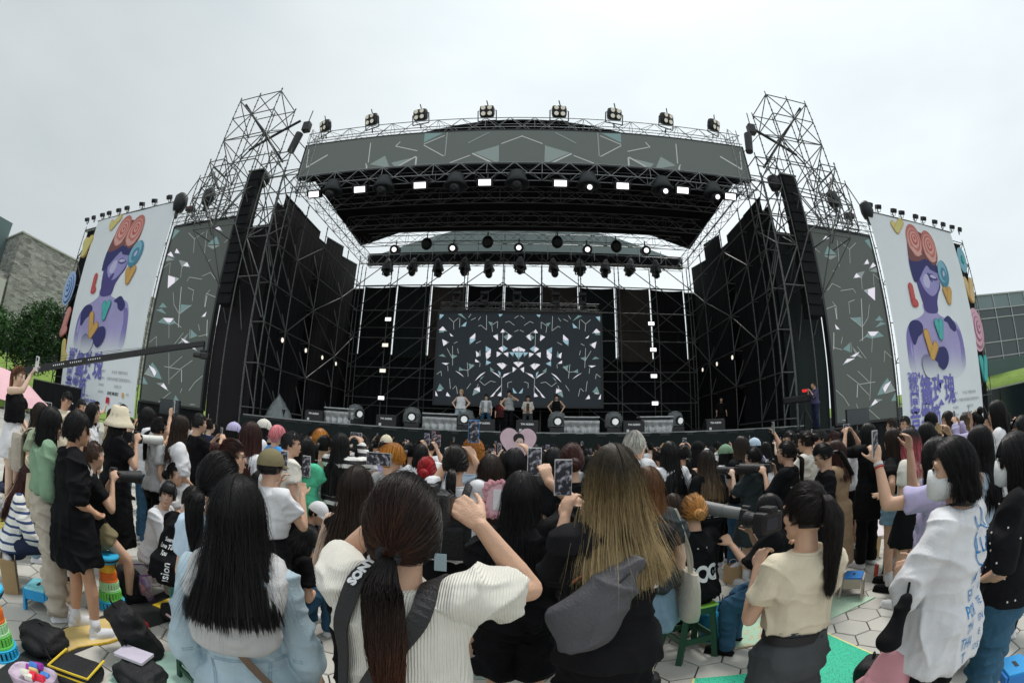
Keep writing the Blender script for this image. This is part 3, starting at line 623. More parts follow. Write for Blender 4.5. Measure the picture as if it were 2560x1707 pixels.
def oval(c, rx, ry, rot=0, k=22, a0=0, a1=360):
 c = Vector(c); M = Matrix.Rotation(R(rot), 2); return [c + M @ Vector((rx * math.cos(R(a0 + (a1 - a0) * i / k)), ry * math.sin(R(a0 + (a1 - a0) * i / k)))) for i in range(k)]
# poster artwork on a sheet 100 wide x 140 tall, origin bottom left: a generic purple bust with rose blooms and heart pills
def art():
 L = []
 def P(c, pts, s=True): L.append((c, smooth_poly(pts) if s else [Vector(p) for p in pts]))
 def heart(c1, c2, a, b, d, r):
  o_ = [(a[i] + b[i] + d[i]) / 3 for i in (0, 1)]; a, b, d = [tuple(o_[i] + (p[i] - o_[i]) * .72 for i in (0, 1)) for p in (a, b, d)]; r *= .74; L.append((c2, pill(a, d, r * 1.06))); L.append((c1, pill(a, d, r * .86))); L.append((c2, pill(b, d, r * 1.0))); L.append((c1, pill((b[0] - .2, b[1] + .2), d, r * .82)))
 P('lil', [(14, 42), (13, 55), (15, 64), (22, 71), (33, 74), (41, 78), (42, 84), (60, 84), (60, 78), (70, 75), (83, 73), (89, 66), (91, 54), (90, 42), (80, 36), (60, 33), (40, 34), (22, 37)])
 P('pur', [(14, 42), (13, 55), (15, 64), (20, 69), (22, 62), (20, 52), (21, 40)]); P('pur', [(84, 42), (85, 58), (82, 68), (88, 66), (91, 54), (90, 43)])
 P('ind', [(18, 66), (22, 71), (31, 72), (36, 69), (34, 64), (28, 61), (23, 56), (20, 58)]); P('ind', [(66, 73.5), (73, 77), (78, 75), (83, 70), (80, 66), (74, 68), (71, 72)])
 P('dpur', [(42, 84), (40, 92), (39, 102), (41, 112), (64, 114), (72, 100), (66, 92), (62, 86), (60, 79), (50, 77.5), (43, 79)])
 P('face', [(45, 98), (44, 105), (50, 113), (60, 116), (69, 112), (72, 104), (68, 96), (58, 90), (50, 92)])
 P('hi', [(48, 98), (51, 104), (56, 105), (57, 99), (53, 95)]); P('dpur', [(58, 104), (62, 106.5), (67, 104.5), (70, 103), (66, 101.5), (61, 102)]); P('hi', [(59, 104.3), (63, 105.6), (68, 103.6), (63, 103)])
 P('ind', [(36, 99), (35, 110), (38, 118), (48, 120), (58, 117), (64, 116), (72, 117), (73, 109), (69, 108), (65, 112), (60, 113), (52, 108), (44, 101), (41, 99)])
 P('mar', [(37, 114), (38, 122), (42, 132), (48, 139), (58, 138), (74, 134), (79, 126), (76, 117), (68, 113), (60, 117), (48, 114)])
 for cx, cy, rx, ry in ((50, 130, 9.5, 13), (69, 127.5, 10, 13)):
  L.append(('red', oval((cx, cy), rx, ry, -18)))
  L.append(('pink', oval((cx, cy - 1), rx * .86, ry * .84, -20))); L.append(('red', oval((cx + .4, cy), rx * .74, ry * .70, -22)))
  L.append(('pink', oval((cx + .6, cy + .4), rx * .56, ry * .52, -24))); L.append(('cred', oval((cx + .8, cy + .9), rx * .40, ry * .37, -26)))
  L.append(('pink', oval((cx + .9, cy + 1.3), rx * .26, ry * .24))); L.append(('cred', oval((cx + 1, cy + 1.6), rx * .12, ry * .12)))
  P('pink', [(cx - rx * .9, cy - ry * .5), (cx - rx * .2, cy - ry * .95), (cx + rx * .6, cy - ry * .75), (cx + rx * .1, cy - ry * .72), (cx - rx * .5, cy - ry * .45)])
 heart('yel', 'ora', (27, 139), (42, 144), (30, 134), 4.0)
 L.append(('blu', oval((80, 108), 8, 10.5, -22))); L.append(('lblu', oval((79, 109.5), 6.3, 8.6, -22))); L.append(('blu', oval((80, 107.5), 4.2, 5.4, -22))); L.append(('hi', oval((80.4, 108), 1.4, 2.4, -30)))
 heart('cred', 'red2', (29, 97), (33, 82), (29, 82), 3.6); heart('ora', 'dora', (75, 96), (85, 97), (79, 86), 4.0)
 P('ind', [(48, 44), (44, 50), (50, 54), (60, 55), (64, 50), (62, 44), (55, 40)]); P('dpur', [(30, 38), (28, 46), (34, 50), (42, 47), (48, 44), (44, 37), (36, 35)])
 heart('ora', 'dora', (36, 66), (50, 55), (42, 47), 4.6); heart('teal', 'dteal', (53, 72), (62, 73), (57, 60), 4.0)
 return [(c, [Vector((p[0] * .90 - 1.5, p[1])) for p in pl_]) for c, pl_ in L]
ART = art()
def banner(label, x0, x1, z0, z1, flip=False):
 W, H = x1 - x0, z1 - z0; o = thing('poster_banner', label, 'banner', ((x0 + x1) / 2, YF - .25, z0)); mb = MB().use(M_ban); n, k = 30, 40
 def surf(u, v, off=0): return Vector(((u - .5) * W, -.035 * noise.noise((u * 4, v * 5, x0)) - .05 * (1 - (2 * v - 1) ** 2) - off, v * H))
 vs = [surf(i / n, j / k) for i in range(n + 1) for j in range(k + 1)]
 fs = [(i * (k + 1) + j, (i + 1) * (k + 1) + j, (i + 1) * (k + 1) + j + 1, i * (k + 1) + j + 1) for i in range(n) for j in range(k)]; mb.add(vs, fs)
 sc_ = 100.0; Hh = 142.0
 def place(p, off):
  u = p[0] / sc_; v = .02 + p[1] / Hh * .96; return surf(u, v, off)
 for q, (c, poly) in enumerate(ART):
  # subdivide by fanning to the centroid so prints follow the cloth
  off = .012 + q * .0016; cen = sum((Vector(p) for p in poly), Vector((0, 0))) / len(poly); ring = [place(p, off) for p in poly]; mid = [place(cen.lerp(Vector(p), .5), off) for p in poly]
  m = len(poly); mb.use(bm_(c)).add(ring + mid, [tuple(range(m, 2 * m))] + [(i, (i + 1) % m, m + (i + 1) % m, m + i) for i in range(m)])
 tx = bm_('txt')
 def T(body, u, v, h, col=tx, bold=.0, xs=1, off=.13):
  p = surf(u, v, off - .06); put_text(mb, body, h, col, Matrix.Translation(p) @ Matrix.Rotation(R(90), 4, 'X'), bold, xs)
 T('2024', .135, .268, .46, bold=.012, xs=1.25); T('桃', .125, .228, .86, bold=.016); T('園', .125, .165, .86, bold=.016); T('鐵玫瑰', .40, .195, 1.75, bold=.028, xs=.68)
 T('音樂節', .235, .082, 1.4, bold=.026, xs=.70); T('TAOYUAN', .40, .058, .18, off=.11); T('iron rose', .47, .037, .40, bold=.012, off=.11); T('MUSIC FESTIVAL', .45, .014, .16, off=.11)
 g = bm_('grey'); bk = mat('print_black', (.05, .05, .06), .8, var=0)
 for k_, (a, b) in enumerate((('指導單位', '文化部  桃園市政府'), ('主辦單位', '桃園市政府藝文設施管理中心'), ('承辦單位', '有限公司'))):
  T(a, .60, .182 - k_ * .032, .17, g, off=.1); T(b, .80, .182 - k_ * .032, .20, g, off=.1)
 T('協辦單位', .60, .086, .17, g, off=.1); T('LINE MUSIC', .75, .086, .24, bk, .008, off=.1)
 def blk(c, u, v, w_, h_):
  p = surf(u, v, .07); mb.use(bm_(c)).add([p + Vector((a * w_ / 2, 0, b * h_ / 2)) for a, b in ((-1, -1), (1, -1), (1, 1), (-1, 1))], [(0, 1, 2, 3)])
 blk('red2', .70, .052, .36, .36); blk('ora', .87, .086, .2, .26); T('單位', .92, .09, .16, g, off=.1); T('財團法人', .86, .048, .16, g, off=.1)
 if flip: blk('red2', .95, .06, .2, .2)
 mb.build('cloth', parent=o, smooth=False)
 MB().use(M_gal).tube((-W / 2 - .1, 0, H + .03), (W / 2 + .1, 0, H + .03), .04, n=8).build('hanging_pipe', parent=o); return o
banner('white festival poster banner with purple bust at the left of the stage', -29.6, -20.38, 1.1, 13.55)
banner('white festival poster banner with purple bust at the right of the stage', 18.48, 27.2, .7, 13.1, True)
# banner scaffold end panels with cut-out shapes
for lab, f, xs_, zt in (('left', ident, (-31.75, -29.75), 13.3), ('right', ident, (27.25, 29.0), 12.7)):
 drape(f'black cloth on the scaffold end bay outside the {"left" if lab == "left" else "right"} poster banner', (xs_[0], YF + .3), (xs_[1], YF + .3), 0, zt)
 sc = Scaffold(f'narrow scaffold end bay outside the {lab} poster banner', (xs_[0], YF, 0)); zs = [.6 + k * 2.1 for k in range(7)]
 sc.grid(list(xs_), (YF, YF + 1.2), [z for z in zs if z < zt] + [zt], base=0); sc.end()
 # rear frame carrying the banner
 a, b = (-29.6, -20.75) if lab == 'left' else (18.75, 27.2)
 sc = Scaffold(f'scaffold frame holding up the {lab} poster banner', (a, YF + .2, 0)); n = 4
 for k in range(n + 1): x = a + (b - a) * k / n; sc.tube('upright', (x, YF + .15, 0), (x, YF + .15, zt + .1)); sc.tube('upright', (x, YF + 1.4, 0), (x, YF + 1.4, zt))
 for z in zs + [zt]:
  if z <= zt: sc.tube('ledger', (a, YF + .15, z), (b, YF + .15, z))
 for k in range(n):
  x, x2 = a + (b - a) * k / n, a + (b - a) * (k + 1) / n
  for z in zs[::2]: sc.tube('brace', (x, YF + .15, z), (x2, YF + .15, min(z + 2.1, zt)))
 sc.end()
def cutout(name, label, x, z, polys, s=1.0, rot=0):
 o = thing(name, label, 'cutout', (x, YF - .22, z)); n = len(polys); M0 = Matrix.Rotation(R(rot), 4, 'Y') @ Matrix.Scale(s, 4)
 mb = MB()
 for k, (c, pts) in enumerate(polys):
  cc = bm_(c); mb.use(cc); P = [(p[0], p[1]) for p in pts]; Mk = Matrix.Translation((0, -k * .03, 0)) @ M0; mb.prism(P, Mk, .05)
 mb.build('board', parent=o)
 MB().use(M_gal).tube((0, .03, .1), (0, .3, .1), .03, n=6).build('bracket', parent=o); return o
def hb(a, b, d, r, c1, c2): return [(c2, pill(a, d, r * 1.05)), (c1, pill(a, d, r * .85)), (c2, pill(b, d, r)), (c1, pill(b, d, r * .82))]
def rose(c1, c2, c3): return [(c1, oval((0, 0), .78, 1.2, 0)), (c3, oval((.02, -.05), .64, 1.0)), (c2, oval((0, 0), .58, .92)), (c3, oval((.03, .03), .45, .7)), (c2, oval((.03, .05), .38, .6)), (c3, oval((.05, .1), .24, .38)), (c2, oval((.06, .12), .17, .28)), (c3, oval((.07, .14), .07, .1))]
BANC.update(lbl=(.42, .56, .82), dbl=(.08, .16, .36), pkk=(.80, .46, .56), dpk=(.42, .22, .30), pch=(.76, .56, .30), cor=(.72, .33, .30))
P0 = lambda px, py: at(px, py, YF - .22)
v = P0(199, 567); cutout('heart_cutout', 'yellow heart cut-out at the top of the left end bay', v.x, v.z, hb((-.35, .4), (.4, .45), (-.05, -.45), .33, 'yel', 'ora'), 1.05)
v = P0(160, 662); cutout('rose_cutout', 'blue rose cut-out halfway up the left end bay', v.x - .1, v.z, rose('lbl', 'lbl', 'dbl'), 1.05)
v = P0(148, 745); cutout('shape_cutout', 'salmon pink bent pill cut-out on the left end bay', v.x, v.z, hb((.25, .8), (.3, -.35), (-.1, -.5), .3, 'cor', 'red'), 1.1)
v = P0(146, 818); cutout('shape_cutout', 'yellow bent pill cut-out low on the left end bay', v.x, v.z, hb((-.3, .9), (.35, .0), (0, -.45), .28, 'yel', 'ora'), 1.0)
v = P0(2210, 597); cutout('ring_cutout', 'turquoise ring cut-out at the top of the right end bay', v.x, v.z, [('lblu', oval((0, 0), .55, .95)), ('dteal', oval((0, 0), .2, .32)), ('teal', oval((0, 0), .12, .2))], .95, 8)
v = P0(2227, 668); cutout('shape_cutout', 'tan heart pill cut-out on the right end bay', v.x, v.z, hb((-.35, .6), (.35, .6), (.05, -.5), .3, 'pch', 'ora'), 1.0)
v = P0(2245, 757); cutout('rose_cutout', 'pink rose cut-out halfway up the right end bay', v.x - .1, v.z, rose('pkk', 'pkk', 'dpk'), 1.15)
v = P0(2260, 850); cutout('shape_cutout', 'turquoise heart pill cut-out low on the right end bay', v.x, v.z, hb((-.3, .7), (.3, .7), (.02, -.5), .28, 'teal', 'dteal'), .95)
# ---- lamps
ORD = ['leftmost', 'second from left', 'third from left', 'fourth from left', 'fifth from left', 'sixth from left', 'seventh from left', 'eighth from left', 'ninth from left', 'tenth from left', 'eleventh from left', 'rightmost']
def ordl(i, n): return 'leftmost' if i == 0 else 'rightmost' if i == n - 1 else ORD[i]
def series(proto, spots, label, group, rots=None):
 for i, p in enumerate(spots):
  o = proto if i == 0 else dup(proto)
  o.location = p; o['label'] = label.format(ordl(i, len(spots))); o['group'] = group
  if rots: o.rotation_euler = rots[i]
# four-lamp blinders on the header
b = thing('blinder_light', '', 'stage light'); MB().use(M_case).loft([((0, .22, 0), .3, .28), ((0, .2, 0), .42, .4)], 10)
mb = MB().use(M_case); mb.rbox((0, 0, 0), (.76, .42, .66), .24); mb.build('housing', parent=b)
for x in (-.16, .16):
 for z in (-.16, .16):
  MB().use(mat('blinder_bulb', (.75, .72, .62), .25, var=.1, emit=(.9, .85, .7), estr=.15)).loft([((x, -.212, z), .115, .115, Matrix.Rotation(R(90), 3, 'X')), ((x, -.23, z), .10, .10, Matrix.Rotation(R(90), 3, 'X'))], 14).build('bulb', parent=b)
mb = MB().use(M_case); mb.path([(-.46, 0, -.5), (-.46, 0, .05), (-.40, 0, .06)], .03, 6); mb.path([(.46, 0, -.5), (.46, 0, .05), (.40, 0, .06)], .03, 6); mb.tube((-.46, 0, -.5), (.46, 0, -.5), .03, n=6); mb.tube((0, 0, -.5), (0, 0, -.75), .035, n=6); mb.build('yoke', parent=b); MB().use(M_case).tube((.05, .0, .33), (-.02, 0, .62), .03, n=6).build('safety_rod', parent=b)
sp = [at(x, y, 16.5) for x, y in ((745.6, 297), (851.6, 287), (965, 272), (1118, 268), (1285, 268), (1412, 272), (1532, 283), (1641, 296))]
for p in sp: p.z = max(p.z, 17.25)
series(b, sp, 'four bulb blinder light on top of the roof screen, {}', 'blinder lights on the roof screen', [(R(24), R(-6 * (i - 3.5) / 3.5), R(-30 + i * 8.5)) for i in range(8)])
# white floodlights under the front truss
b = thing('floodlight', '', 'stage light'); MB().use(M_case).rbox((0, 0, 0), (.74, .28, .40), .05).build('housing', parent=b)
MB().use(M_lampon).box((0, -.15, -.02), (.54, .02, .27)).build('lamp', parent=b)
MB().use(M_case).path([(-.44, 0, 0), (-.44, 0, .4), (.44, 0, .4), (.44, 0, 0)], .025, 6).build('yoke', parent=b)
series(b, [at(x, y, 16.3) for x, y in ((723.6, 446), (828.5, 435), (966, 425.5), (1114, 419), (1287, 421), (1428.8, 427), (1566, 437), (1675, 451))], 'lit white floodlight under the roof screen, {}', 'floodlights under the roof screen', [(R(28), 0, 0)] * 8)
# moving heads in rain covers under the front truss
b = thing('covered_moving_light', '', 'stage light'); MB().use(M_cover).loft([((0, 0, .45), .2, .2), ((0, 0, .38), .34, .3), ((0, 0, .05), .42, .36), ((0, .02, -.22), .56, .48), ((0, .02, -.26), .5, .42)], 18).build('rain_cover', parent=b, smooth=True)
mb = MB().use(M_case); mb.ball((0, -.1, -.38), (.24, .26, .26)); mb.tube((0, -.1, -.38), (0, -.36, -.52), .19, .17, 14); mb.build('lamp_head', parent=b, smooth=True)
mb = MB().use(M_lampon); mb.tube((0, -.355, -.517), (0, -.37, -.526), .11, n=16); mb.build('lens', parent=b)
spots = [at(x, y, 16.4) for x, y in ((764.6, 433), (881.8, 424), (1047, 418), (1188, 412), (1351, 418), (1521, 427), (1638, 440))]
lb = thing('covered_moving_light', '', 'stage light');
for ch in list(b.children):
 c = ch.copy(); COL.objects.link(c); c.parent = lb
 if ch.name.startswith('lens'): c.data = ch.data.copy(); c.data.materials[0] = M_case
for i, p in enumerate(spots):
 lit = i >= 4; src = b if lit else lb; o = dup(src, p); o['label'] = ('lit' if lit else 'unlit') + f' moving light in a black rain cover below the roof screen, {ordl(i, 7)}'; o['group'] = 'covered moving lights under the front truss'
for s_ in (b, lb):
 for c in list(s_.children): bpy.data.objects.remove(c)
 bpy.data.objects.remove(s_)
# rear truss moving lights, black
b = thing('moving_light', '', 'stage light'); MB().use(M_case).loft([((0, 0, .55), .12, .12), ((0, 0, .4), .22, .2), ((0, 0, .1), .34, .28), ((0, 0, -.3), .46, .38), ((0, 0, -.34), .4, .34)], 14).build('base', parent=b)
mb = MB().use(M_case); mb.ball((0, -.05, -.5), (.24, .25, .28)); mb.path([(-.3, 0, -.3), (-.32, 0, -.6), (-.2, 0, -.62)], .05, 6); mb.path([(.3, 0, -.3), (.32, 0, -.6), (.2, 0, -.62)], .05, 6); mb.build('lamp_head', parent=b)
sp = [at(x, y, 26.6) for x, y in ((890.6, 612), (949, 610), (1006, 612), (1068, 609), (1122, 614), (1195, 607), (1271, 612), (1331.5, 611), (1390.7, 614), (1447, 612), (1505.6, 615))]
series(b, sp, 'black moving light hanging from the rear roof truss, {}', 'moving lights on the rear truss', [(R(10 * math.sin(i * 2)), R(14 * math.sin(i * 3.1)), i * 1.3) for i in range(11)])
# lit spots on the middle truss
b = thing('spot_light', '', 'stage light'); mb = MB().use(M_case); mb.tube((0, .3, .1), (0, -.3, -.14), .26, .3, 14); mb.tube((0, 0, .2), (0, 0, .6), .04, n=6); mb.build('housing', parent=b)
MB().use(M_lampon).tube((0, -.303, -.142), (0, -.32, -.149), .15, n=16).build('lens', parent=b)
series(b, [at(x, y, 24.0) for x, y in ((909, 573), (1041.5, 570), (1192, 569), (1348, 573), (1481.6, 575))], 'lit round spotlight under the roof, {}', 'round spotlights under the roof')
b = thing('spot_light', '', 'stage light'); mb = MB().use(M_case); mb.ball((0, 0, 0), (.36, .3, .42), n=14); mb.tube((0, 0, .3), (0, 0, .7), .04, n=6); mb.build('housing', parent=b, smooth=True); mb = MB().use(M_cover); mb.tube((0, -.2, -.1), (0, -.33, -.16), .24, .22, 14); mb.build('lens', parent=b)
series(b, [at(x, y, 24.0) for x, y in ((980, 560), (1120, 556), (1280, 556), (1415.6, 566))], 'unlit round black spotlight under the roof, {}', 'dark spotlights under the roof')
# small floods on the rear scaffold
b = thing('work_light', '', 'work light'); MB().use(M_case).box((0, .06, 0), (.46, .1, .30)).build('housing', parent=b); MB().use(M_lampon).box((0, -.002, 0), (.38, .02, .21)).build('lamp', parent=b)
for side, pts in (('left', ((891.4, 733), (884.7, 792.4), (878.8, 851), (875.3, 913.6))), ('right', ((1496, 743), (1500.6, 803), (1502, 863.5), (1504.7, 926)))):
 for k, p in enumerate(pts):
  o = dup(b, at(*p, 25.4)); o['label'] = f'small white work light on the rear scaffold {side} of the centre screen, {["topmost", "second from top", "third from top", "lowest"][k]}'; o['group'] = 'work lights on the rear scaffold'
  if side == 'left' and k in (1, 2):
   for c in o.children:
    if c.name.startswith('lamp'): c.data = c.data.copy(); c.data.materials[0] = M_lampdim
for c in list(b.children): bpy.data.objects.remove(c)
bpy.data.objects.remove(b)
b = thing('wall_light', '', 'work light'); MB().use(M_case).tube((0, 0, 0), (.12, 0, 0), .14, n=12).build('housing', parent=b); MB().use(M_lampdim).tube((.121, 0, 0), (.13, 0, 0), .12, n=12).build('lamp', parent=b)
k = 0
for side, X, pts in (('left', XL + .02, ((644, 781), (698, 804.7), (736, 820.8), (767.5, 835))), ('right', XR - .02, ((1686.7, 820.8), (1651, 835.7), (1618, 849)))):
 for j, (px, py) in enumerate(pts):
  d = ray(px, py); q = X / d[0]; p = Vector((X, d[1] * q, EYE + d[2] * q)); o = b if k == 0 else dup(b); k += 1
  o.location = p; o.rotation_euler = (0, 0, 0 if side == 'left' else math.pi); o['group'] = 'round lights on the side walls'
  o['label'] = f'small round light on the {side} stage side wall, {["nearest the crowd", "second from the crowd", "third from the crowd", "farthest from the crowd"][j]}'
# small floods along the banner tops
b = thing('banner_light', '', 'flood light'); MB().use(M_case).rbox((0, -.16, .34), (.34, .3, .26), .04, Matrix.Rotation(R(25), 3, 'X')).build('head', parent=b); mb = MB().use(M_case); mb.tube((0, 0, 0), (0, 0, .3), .035, n=6); mb.path([(-.2, -.1, .3), (-.2, 0, .12), (.2, 0, .12), (.2, -.1, .3)], .02, 6); mb.build('bracket', parent=b)
for side, x0, x1, z0, z1 in (('left', -31.6, -21.1, 13.62, 13.62), ('right', 18.9, 28.9, 13.2, 13.15)):
 n = 9 if side == 'left' else 10; fr = [0, .1, .22, .31, .43, .53, .69, .82, .97] if side == 'left' else [.0, .08, .22, .30, .44, .53, .66, .76, .88, .98]
 for k in range(n):
  o = dup(b, (x0 + (x1 - x0) * fr[k], YF - .1, z0 + .05), RNG.uniform(-.5, .5)); o['label'] = f'small black floodlight along the top of the {side} poster banner, {ordl(k, n)}'; o['group'] = 'floodlights along the banner tops'
for c in list(b.children): bpy.data.objects.remove(c)
bpy.data.objects.remove(b)
# pole lamps on the wings
def wing_head(label, px, py, Y, s=1.0):
 p = at(px, py, Y); t = thing('covered_moving_light', label, 'stage light', p)
 MB().use(M_cover).loft([((0, 0, .55 * s), .2 * s, .2 * s), ((0, 0, .35 * s), .42 * s, .36 * s), ((.04, 0, -.1), .46 * s, .40 * s), ((0, 0, -.5 * s), .3 * s, .3 * s), ((.02, 0, -.55 * s), .22 * s, .22 * s)], 14).build('rain_cover', parent=t, smooth=True)
 mb = MB().use(M_case); mb.tube((0, 0, -.5 * s), (0, 0, -.95 * s), .1, n=8); mb.build('base', parent=t)
wing_head('bagged black moving light at the inner top corner of the left banner', 414, 466, 16.4, 1.1); wing_head('bagged black moving light on the left tower above the side screen', 478, 453, 16.0, .9)
wing_head('bagged black moving light at the inner top corner of the right banner', 1990, 483, 16.4, .95); wing_head('bagged black moving light on the right tower above the side screen', 1913, 458, 16.0, .8)
wing_head('bagged black fixture hung beside the top of the left speaker array', 605, 412, 15.9, .8); wing_head('bagged black fixture hung beside the top of the right speaker array', 1778, 420, 15.9, .8)
for lab, px, py in (('left', 437, 483), ('right', 1951, 499)):
 t = thing('par_light', f'small black par lamp on the truss above the {lab} side screen', 'stage light', at(px, py, 16.4)); MB().use(M_case).rbox((0, 0, .05), (.6, .4, .3), .08).build('housing', parent=t); MB().use(mat('red_tag', (.4, .03, .03), .5)).box((.05, -.21, .12), (.2, .02, .06)).build('tag', parent=t)
for lab, px, py in (('left', 685, 305), ('right', 1712, 305)):
 t = thing('chain_hoist', f'black chain hoist with its bag at the {lab} corner of the roof screen', 'hoist', at(px, py, 16.0)); mb = MB().use(M_case); mb.tube((-.1, 0, -1.3), (.12, 0, -.1), .2, .22, 12); mb.build('chain_bag', parent=t); MB().use(M_case).rbox((.45, 0, .3), (.42, .36, .6), .05).build('motor', parent=t); MB().use(M_gal).tube((.45, 0, .6), (.5, 0, 1.5), .03, n=6).build('hook', parent=t)
# ---- on the deck
b = thing('moving_light', '', 'stage light')
mb = MB().use(M_case); mb.rbox((0, 0, .12), (.62, .5, .22), .05); mb.build('base', parent=b)
mb = MB().use(M_case); mb.ball((0, 0, .52), (.26, .28, .26)); mb.tube((0, -.1, .5), (0, -.34, .46), .2, .19, 16); mb.rbox((-.31, 0, .42), (.08, .22, .45), .03); mb.rbox((.31, 0, .42), (.08, .22, .45), .03); mb.build('lamp_head', parent=b, smooth=False)
M_silver = mat('lens_bright', (.8, .82, .82), .15, .6, var=.1, emit=(.8, .85, .85), estr=.35)
MB().use(M_silver).tube((0, -.341, .459), (0, -.36, .456), .125, n=18).build('lens', parent=b)
M_clear = mat('clear_poly', (.55, .60, .60), .18, var=.2, alpha=.20, bump=.8, bscale=6)
MB().use(M_clear).loft([((0, 0, .26), .38, .32), ((0, 0, .55), .38, .32), ((0, .0, .80), .28, .24), ((0, 0, .87), .08, .08)], 14, caps=False).build('rain_cover', parent=b, smooth=True)
sp = []
for x, y in ((818, 935), (946.9, 955), (1069, 962), (1280, 966), (1409.5, 965), (1550.6, 960)): p = at(x, y, 17.0); p.z = DECK; sp.append(p)
series(b, sp, 'moving light under a clear plastic cover on the stage edge, {}', 'covered moving lights on the stage edge', [(0, 0, a) for a in (.9, .2, 0, 0, 0, .35)])
M_foil = mat('silver_sheet', (.42, .43, .43), .32, .35, var=.5, scale=5, bump=1.0, bscale=7)
b = thing('covered_fan_box', '', 'equipment case'); MB().use(M_case).rbox((0, .05, .3), (1.3, .5, .6), .04).build('case', parent=b)
mb = drape_mesh((-.68, -.24), (.68, -.24), .02, .5, M_foil, .04, .28, n=26); mb.use(M_foil).box((0, .02, .635), (1.38, .56, .05)); mb.build('sheet', parent=b)
sp = []
for x in (781.6, 1011.6, 1335, 1504.7): p = at(x, 975, 16.95); p.z = DECK; sp.append(p)
series(b, sp, 'equipment case under crinkled silver sheet on the stage edge, {}', 'silver sheeted cases on the stage edge')
b = thing('stage_monitor', '', 'loudspeaker'); mb = MB().use(M_case); mb.add([(x, y, z) for x in (-.42, .42) for y, z in ((-.3, 0), (.3, 0), (.3, .45), (.12, .5), (-.3, .12))], [(0, 1, 2, 3, 4), (9, 8, 7, 6, 5)] + [(i, 5 + i, 5 + (i + 1) % 5, (i + 1) % 5) for i in range(5)]); mb.build('cabinet', parent=b)
mb = MB(); put_text(mb, 'TW AUDIO', .095, mat('logo_white', (.8, .8, .8), .6, var=0), Matrix.Translation((0, .305, .33)) @ Matrix.Rotation(math.pi, 4, 'Z') @ Matrix.Rotation(R(90), 4, 'X'), .006); mb.build('lettering', parent=b); MB().use(mat('logo_white', (.8, .8, .8))).box((.25, .305, .10), (.1, .01, .1)).build('badge', parent=b)
sp = []
for x in (726, 891.4, 1112.8, 1211, 1452.5, 1637.6): p = at(x, 980, 16.85); p.z = DECK; sp.append(p)
series(b, sp, 'black wedge monitor speaker on the stage edge with small white lettering, {}', 'wedge monitors on the stage edge', [(0, 0, math.pi)] * 6)
t = thing('tarp_heap', 'grey tarpaulin heaped over equipment at the left end of the stage', 'tarpaulin', at(638, 960, 17.0)); t.location.z = DECK
vs = []; n = 28
for j in range(9):
 for i in range(n):
  a = 2 * math.pi * i / n; f = j / 8; r = (1 - f) ** .8 * (.72 + .16 * noise.noise((math.cos(a) * 2, math.sin(a) * 2, f * 2))); vs.append((r * 1.0 * math.cos(a), .6 * r * math.sin(a), f * 1.05 + .1 * noise.noise((math.cos(a) * 3, math.sin(a) * 3, f * 4))))
MB().use(mat('tarp_grey', (.17, .19, .19), .4, .2, var=.4, scale=4, bump=1, bscale=8)).add(vs, [(j * n + i, j * n + (i + 1) % n, (j + 1) * n + (i + 1) % n, (j + 1) * n + i) for j in range(8) for i in range(n)] + [tuple(8 * n + i for i in range(n))]).build('sheet', parent=t, smooth=True)
MB().use(M_case).box((0, 0, .2), (.9, .5, .4)).build('case', parent=t)
# five moving heads on the centre screen truss
b = thing('moving_light', '', 'stage light'); MB().use(M_case).rbox((0, 0, .1), (.4, .34, .2), .03).build('base', parent=b); mb = MB().use(M_case); mb.rbox((0, -.05, .62), (.46, .34, .26), .08); mb.box((-.2, 0, .38), (.06, .14, .4)); mb.box((.2, 0, .38), (.06, .14, .4)); mb.build('lamp_head', parent=b)
series(b, [(at(x, 700, 24.2).x, 24.25, 9.62) for x in (1047, 1112, 1187, 1277, 1338)], 'small black moving light on the truss above the centre screen, {}', 'moving lights above the centre screen')
# ---- low monitor screens in front of the side screens
for lab, px, py in (('left', 390, 935), ('right', 1970, 957)):
 p = at(px, py, 13.5); t = thing('display_monitor', f'flat black monitor on a stand in front of the {lab} side screen', 'screen', (p.x, p.y, 0)); MB().use(M_case).rbox((0, 0, p.z), (1.3, .08, .62), .02).build('panel', parent=t); MB().use(M_dkglass).box((0, -.045, p.z), (1.24, .01, .56)).build('glass', parent=t); mb = MB().use(M_gal); mb.tube((0, .06, 0), (0, .06, p.z), .03, n=8); mb.box((0, .06, .02), (.7, .6, .04)); mb.build('stand', parent=t)
# ---- crowd barriers
rail_fence('grey steel crowd barrier beside the right end bay', gnd(2290, 1060) * 1.0, gnd(2352, 1030) * 1.0, 1.15)
rail_fence('second grey steel crowd barrier at the right frame edge', gnd(2304, 1075), gnd(2420, 1060), 1.15)
rail_fence('grey steel crowd barrier at the left foot of the end bay', (-29, 15.4, 0), (-24.5, 15.4, 0), 1.15)
rail_fence('grey steel crowd barrier behind the woman on the bench at left', (-21.5, 8.6, 0), (-20.5, 10.8, 0), 1.15)
drape('black cloth hung on the barrier line left of the poster banner', (-27.5, 12.9), (-24.2, 14.8), 0, 2.1)
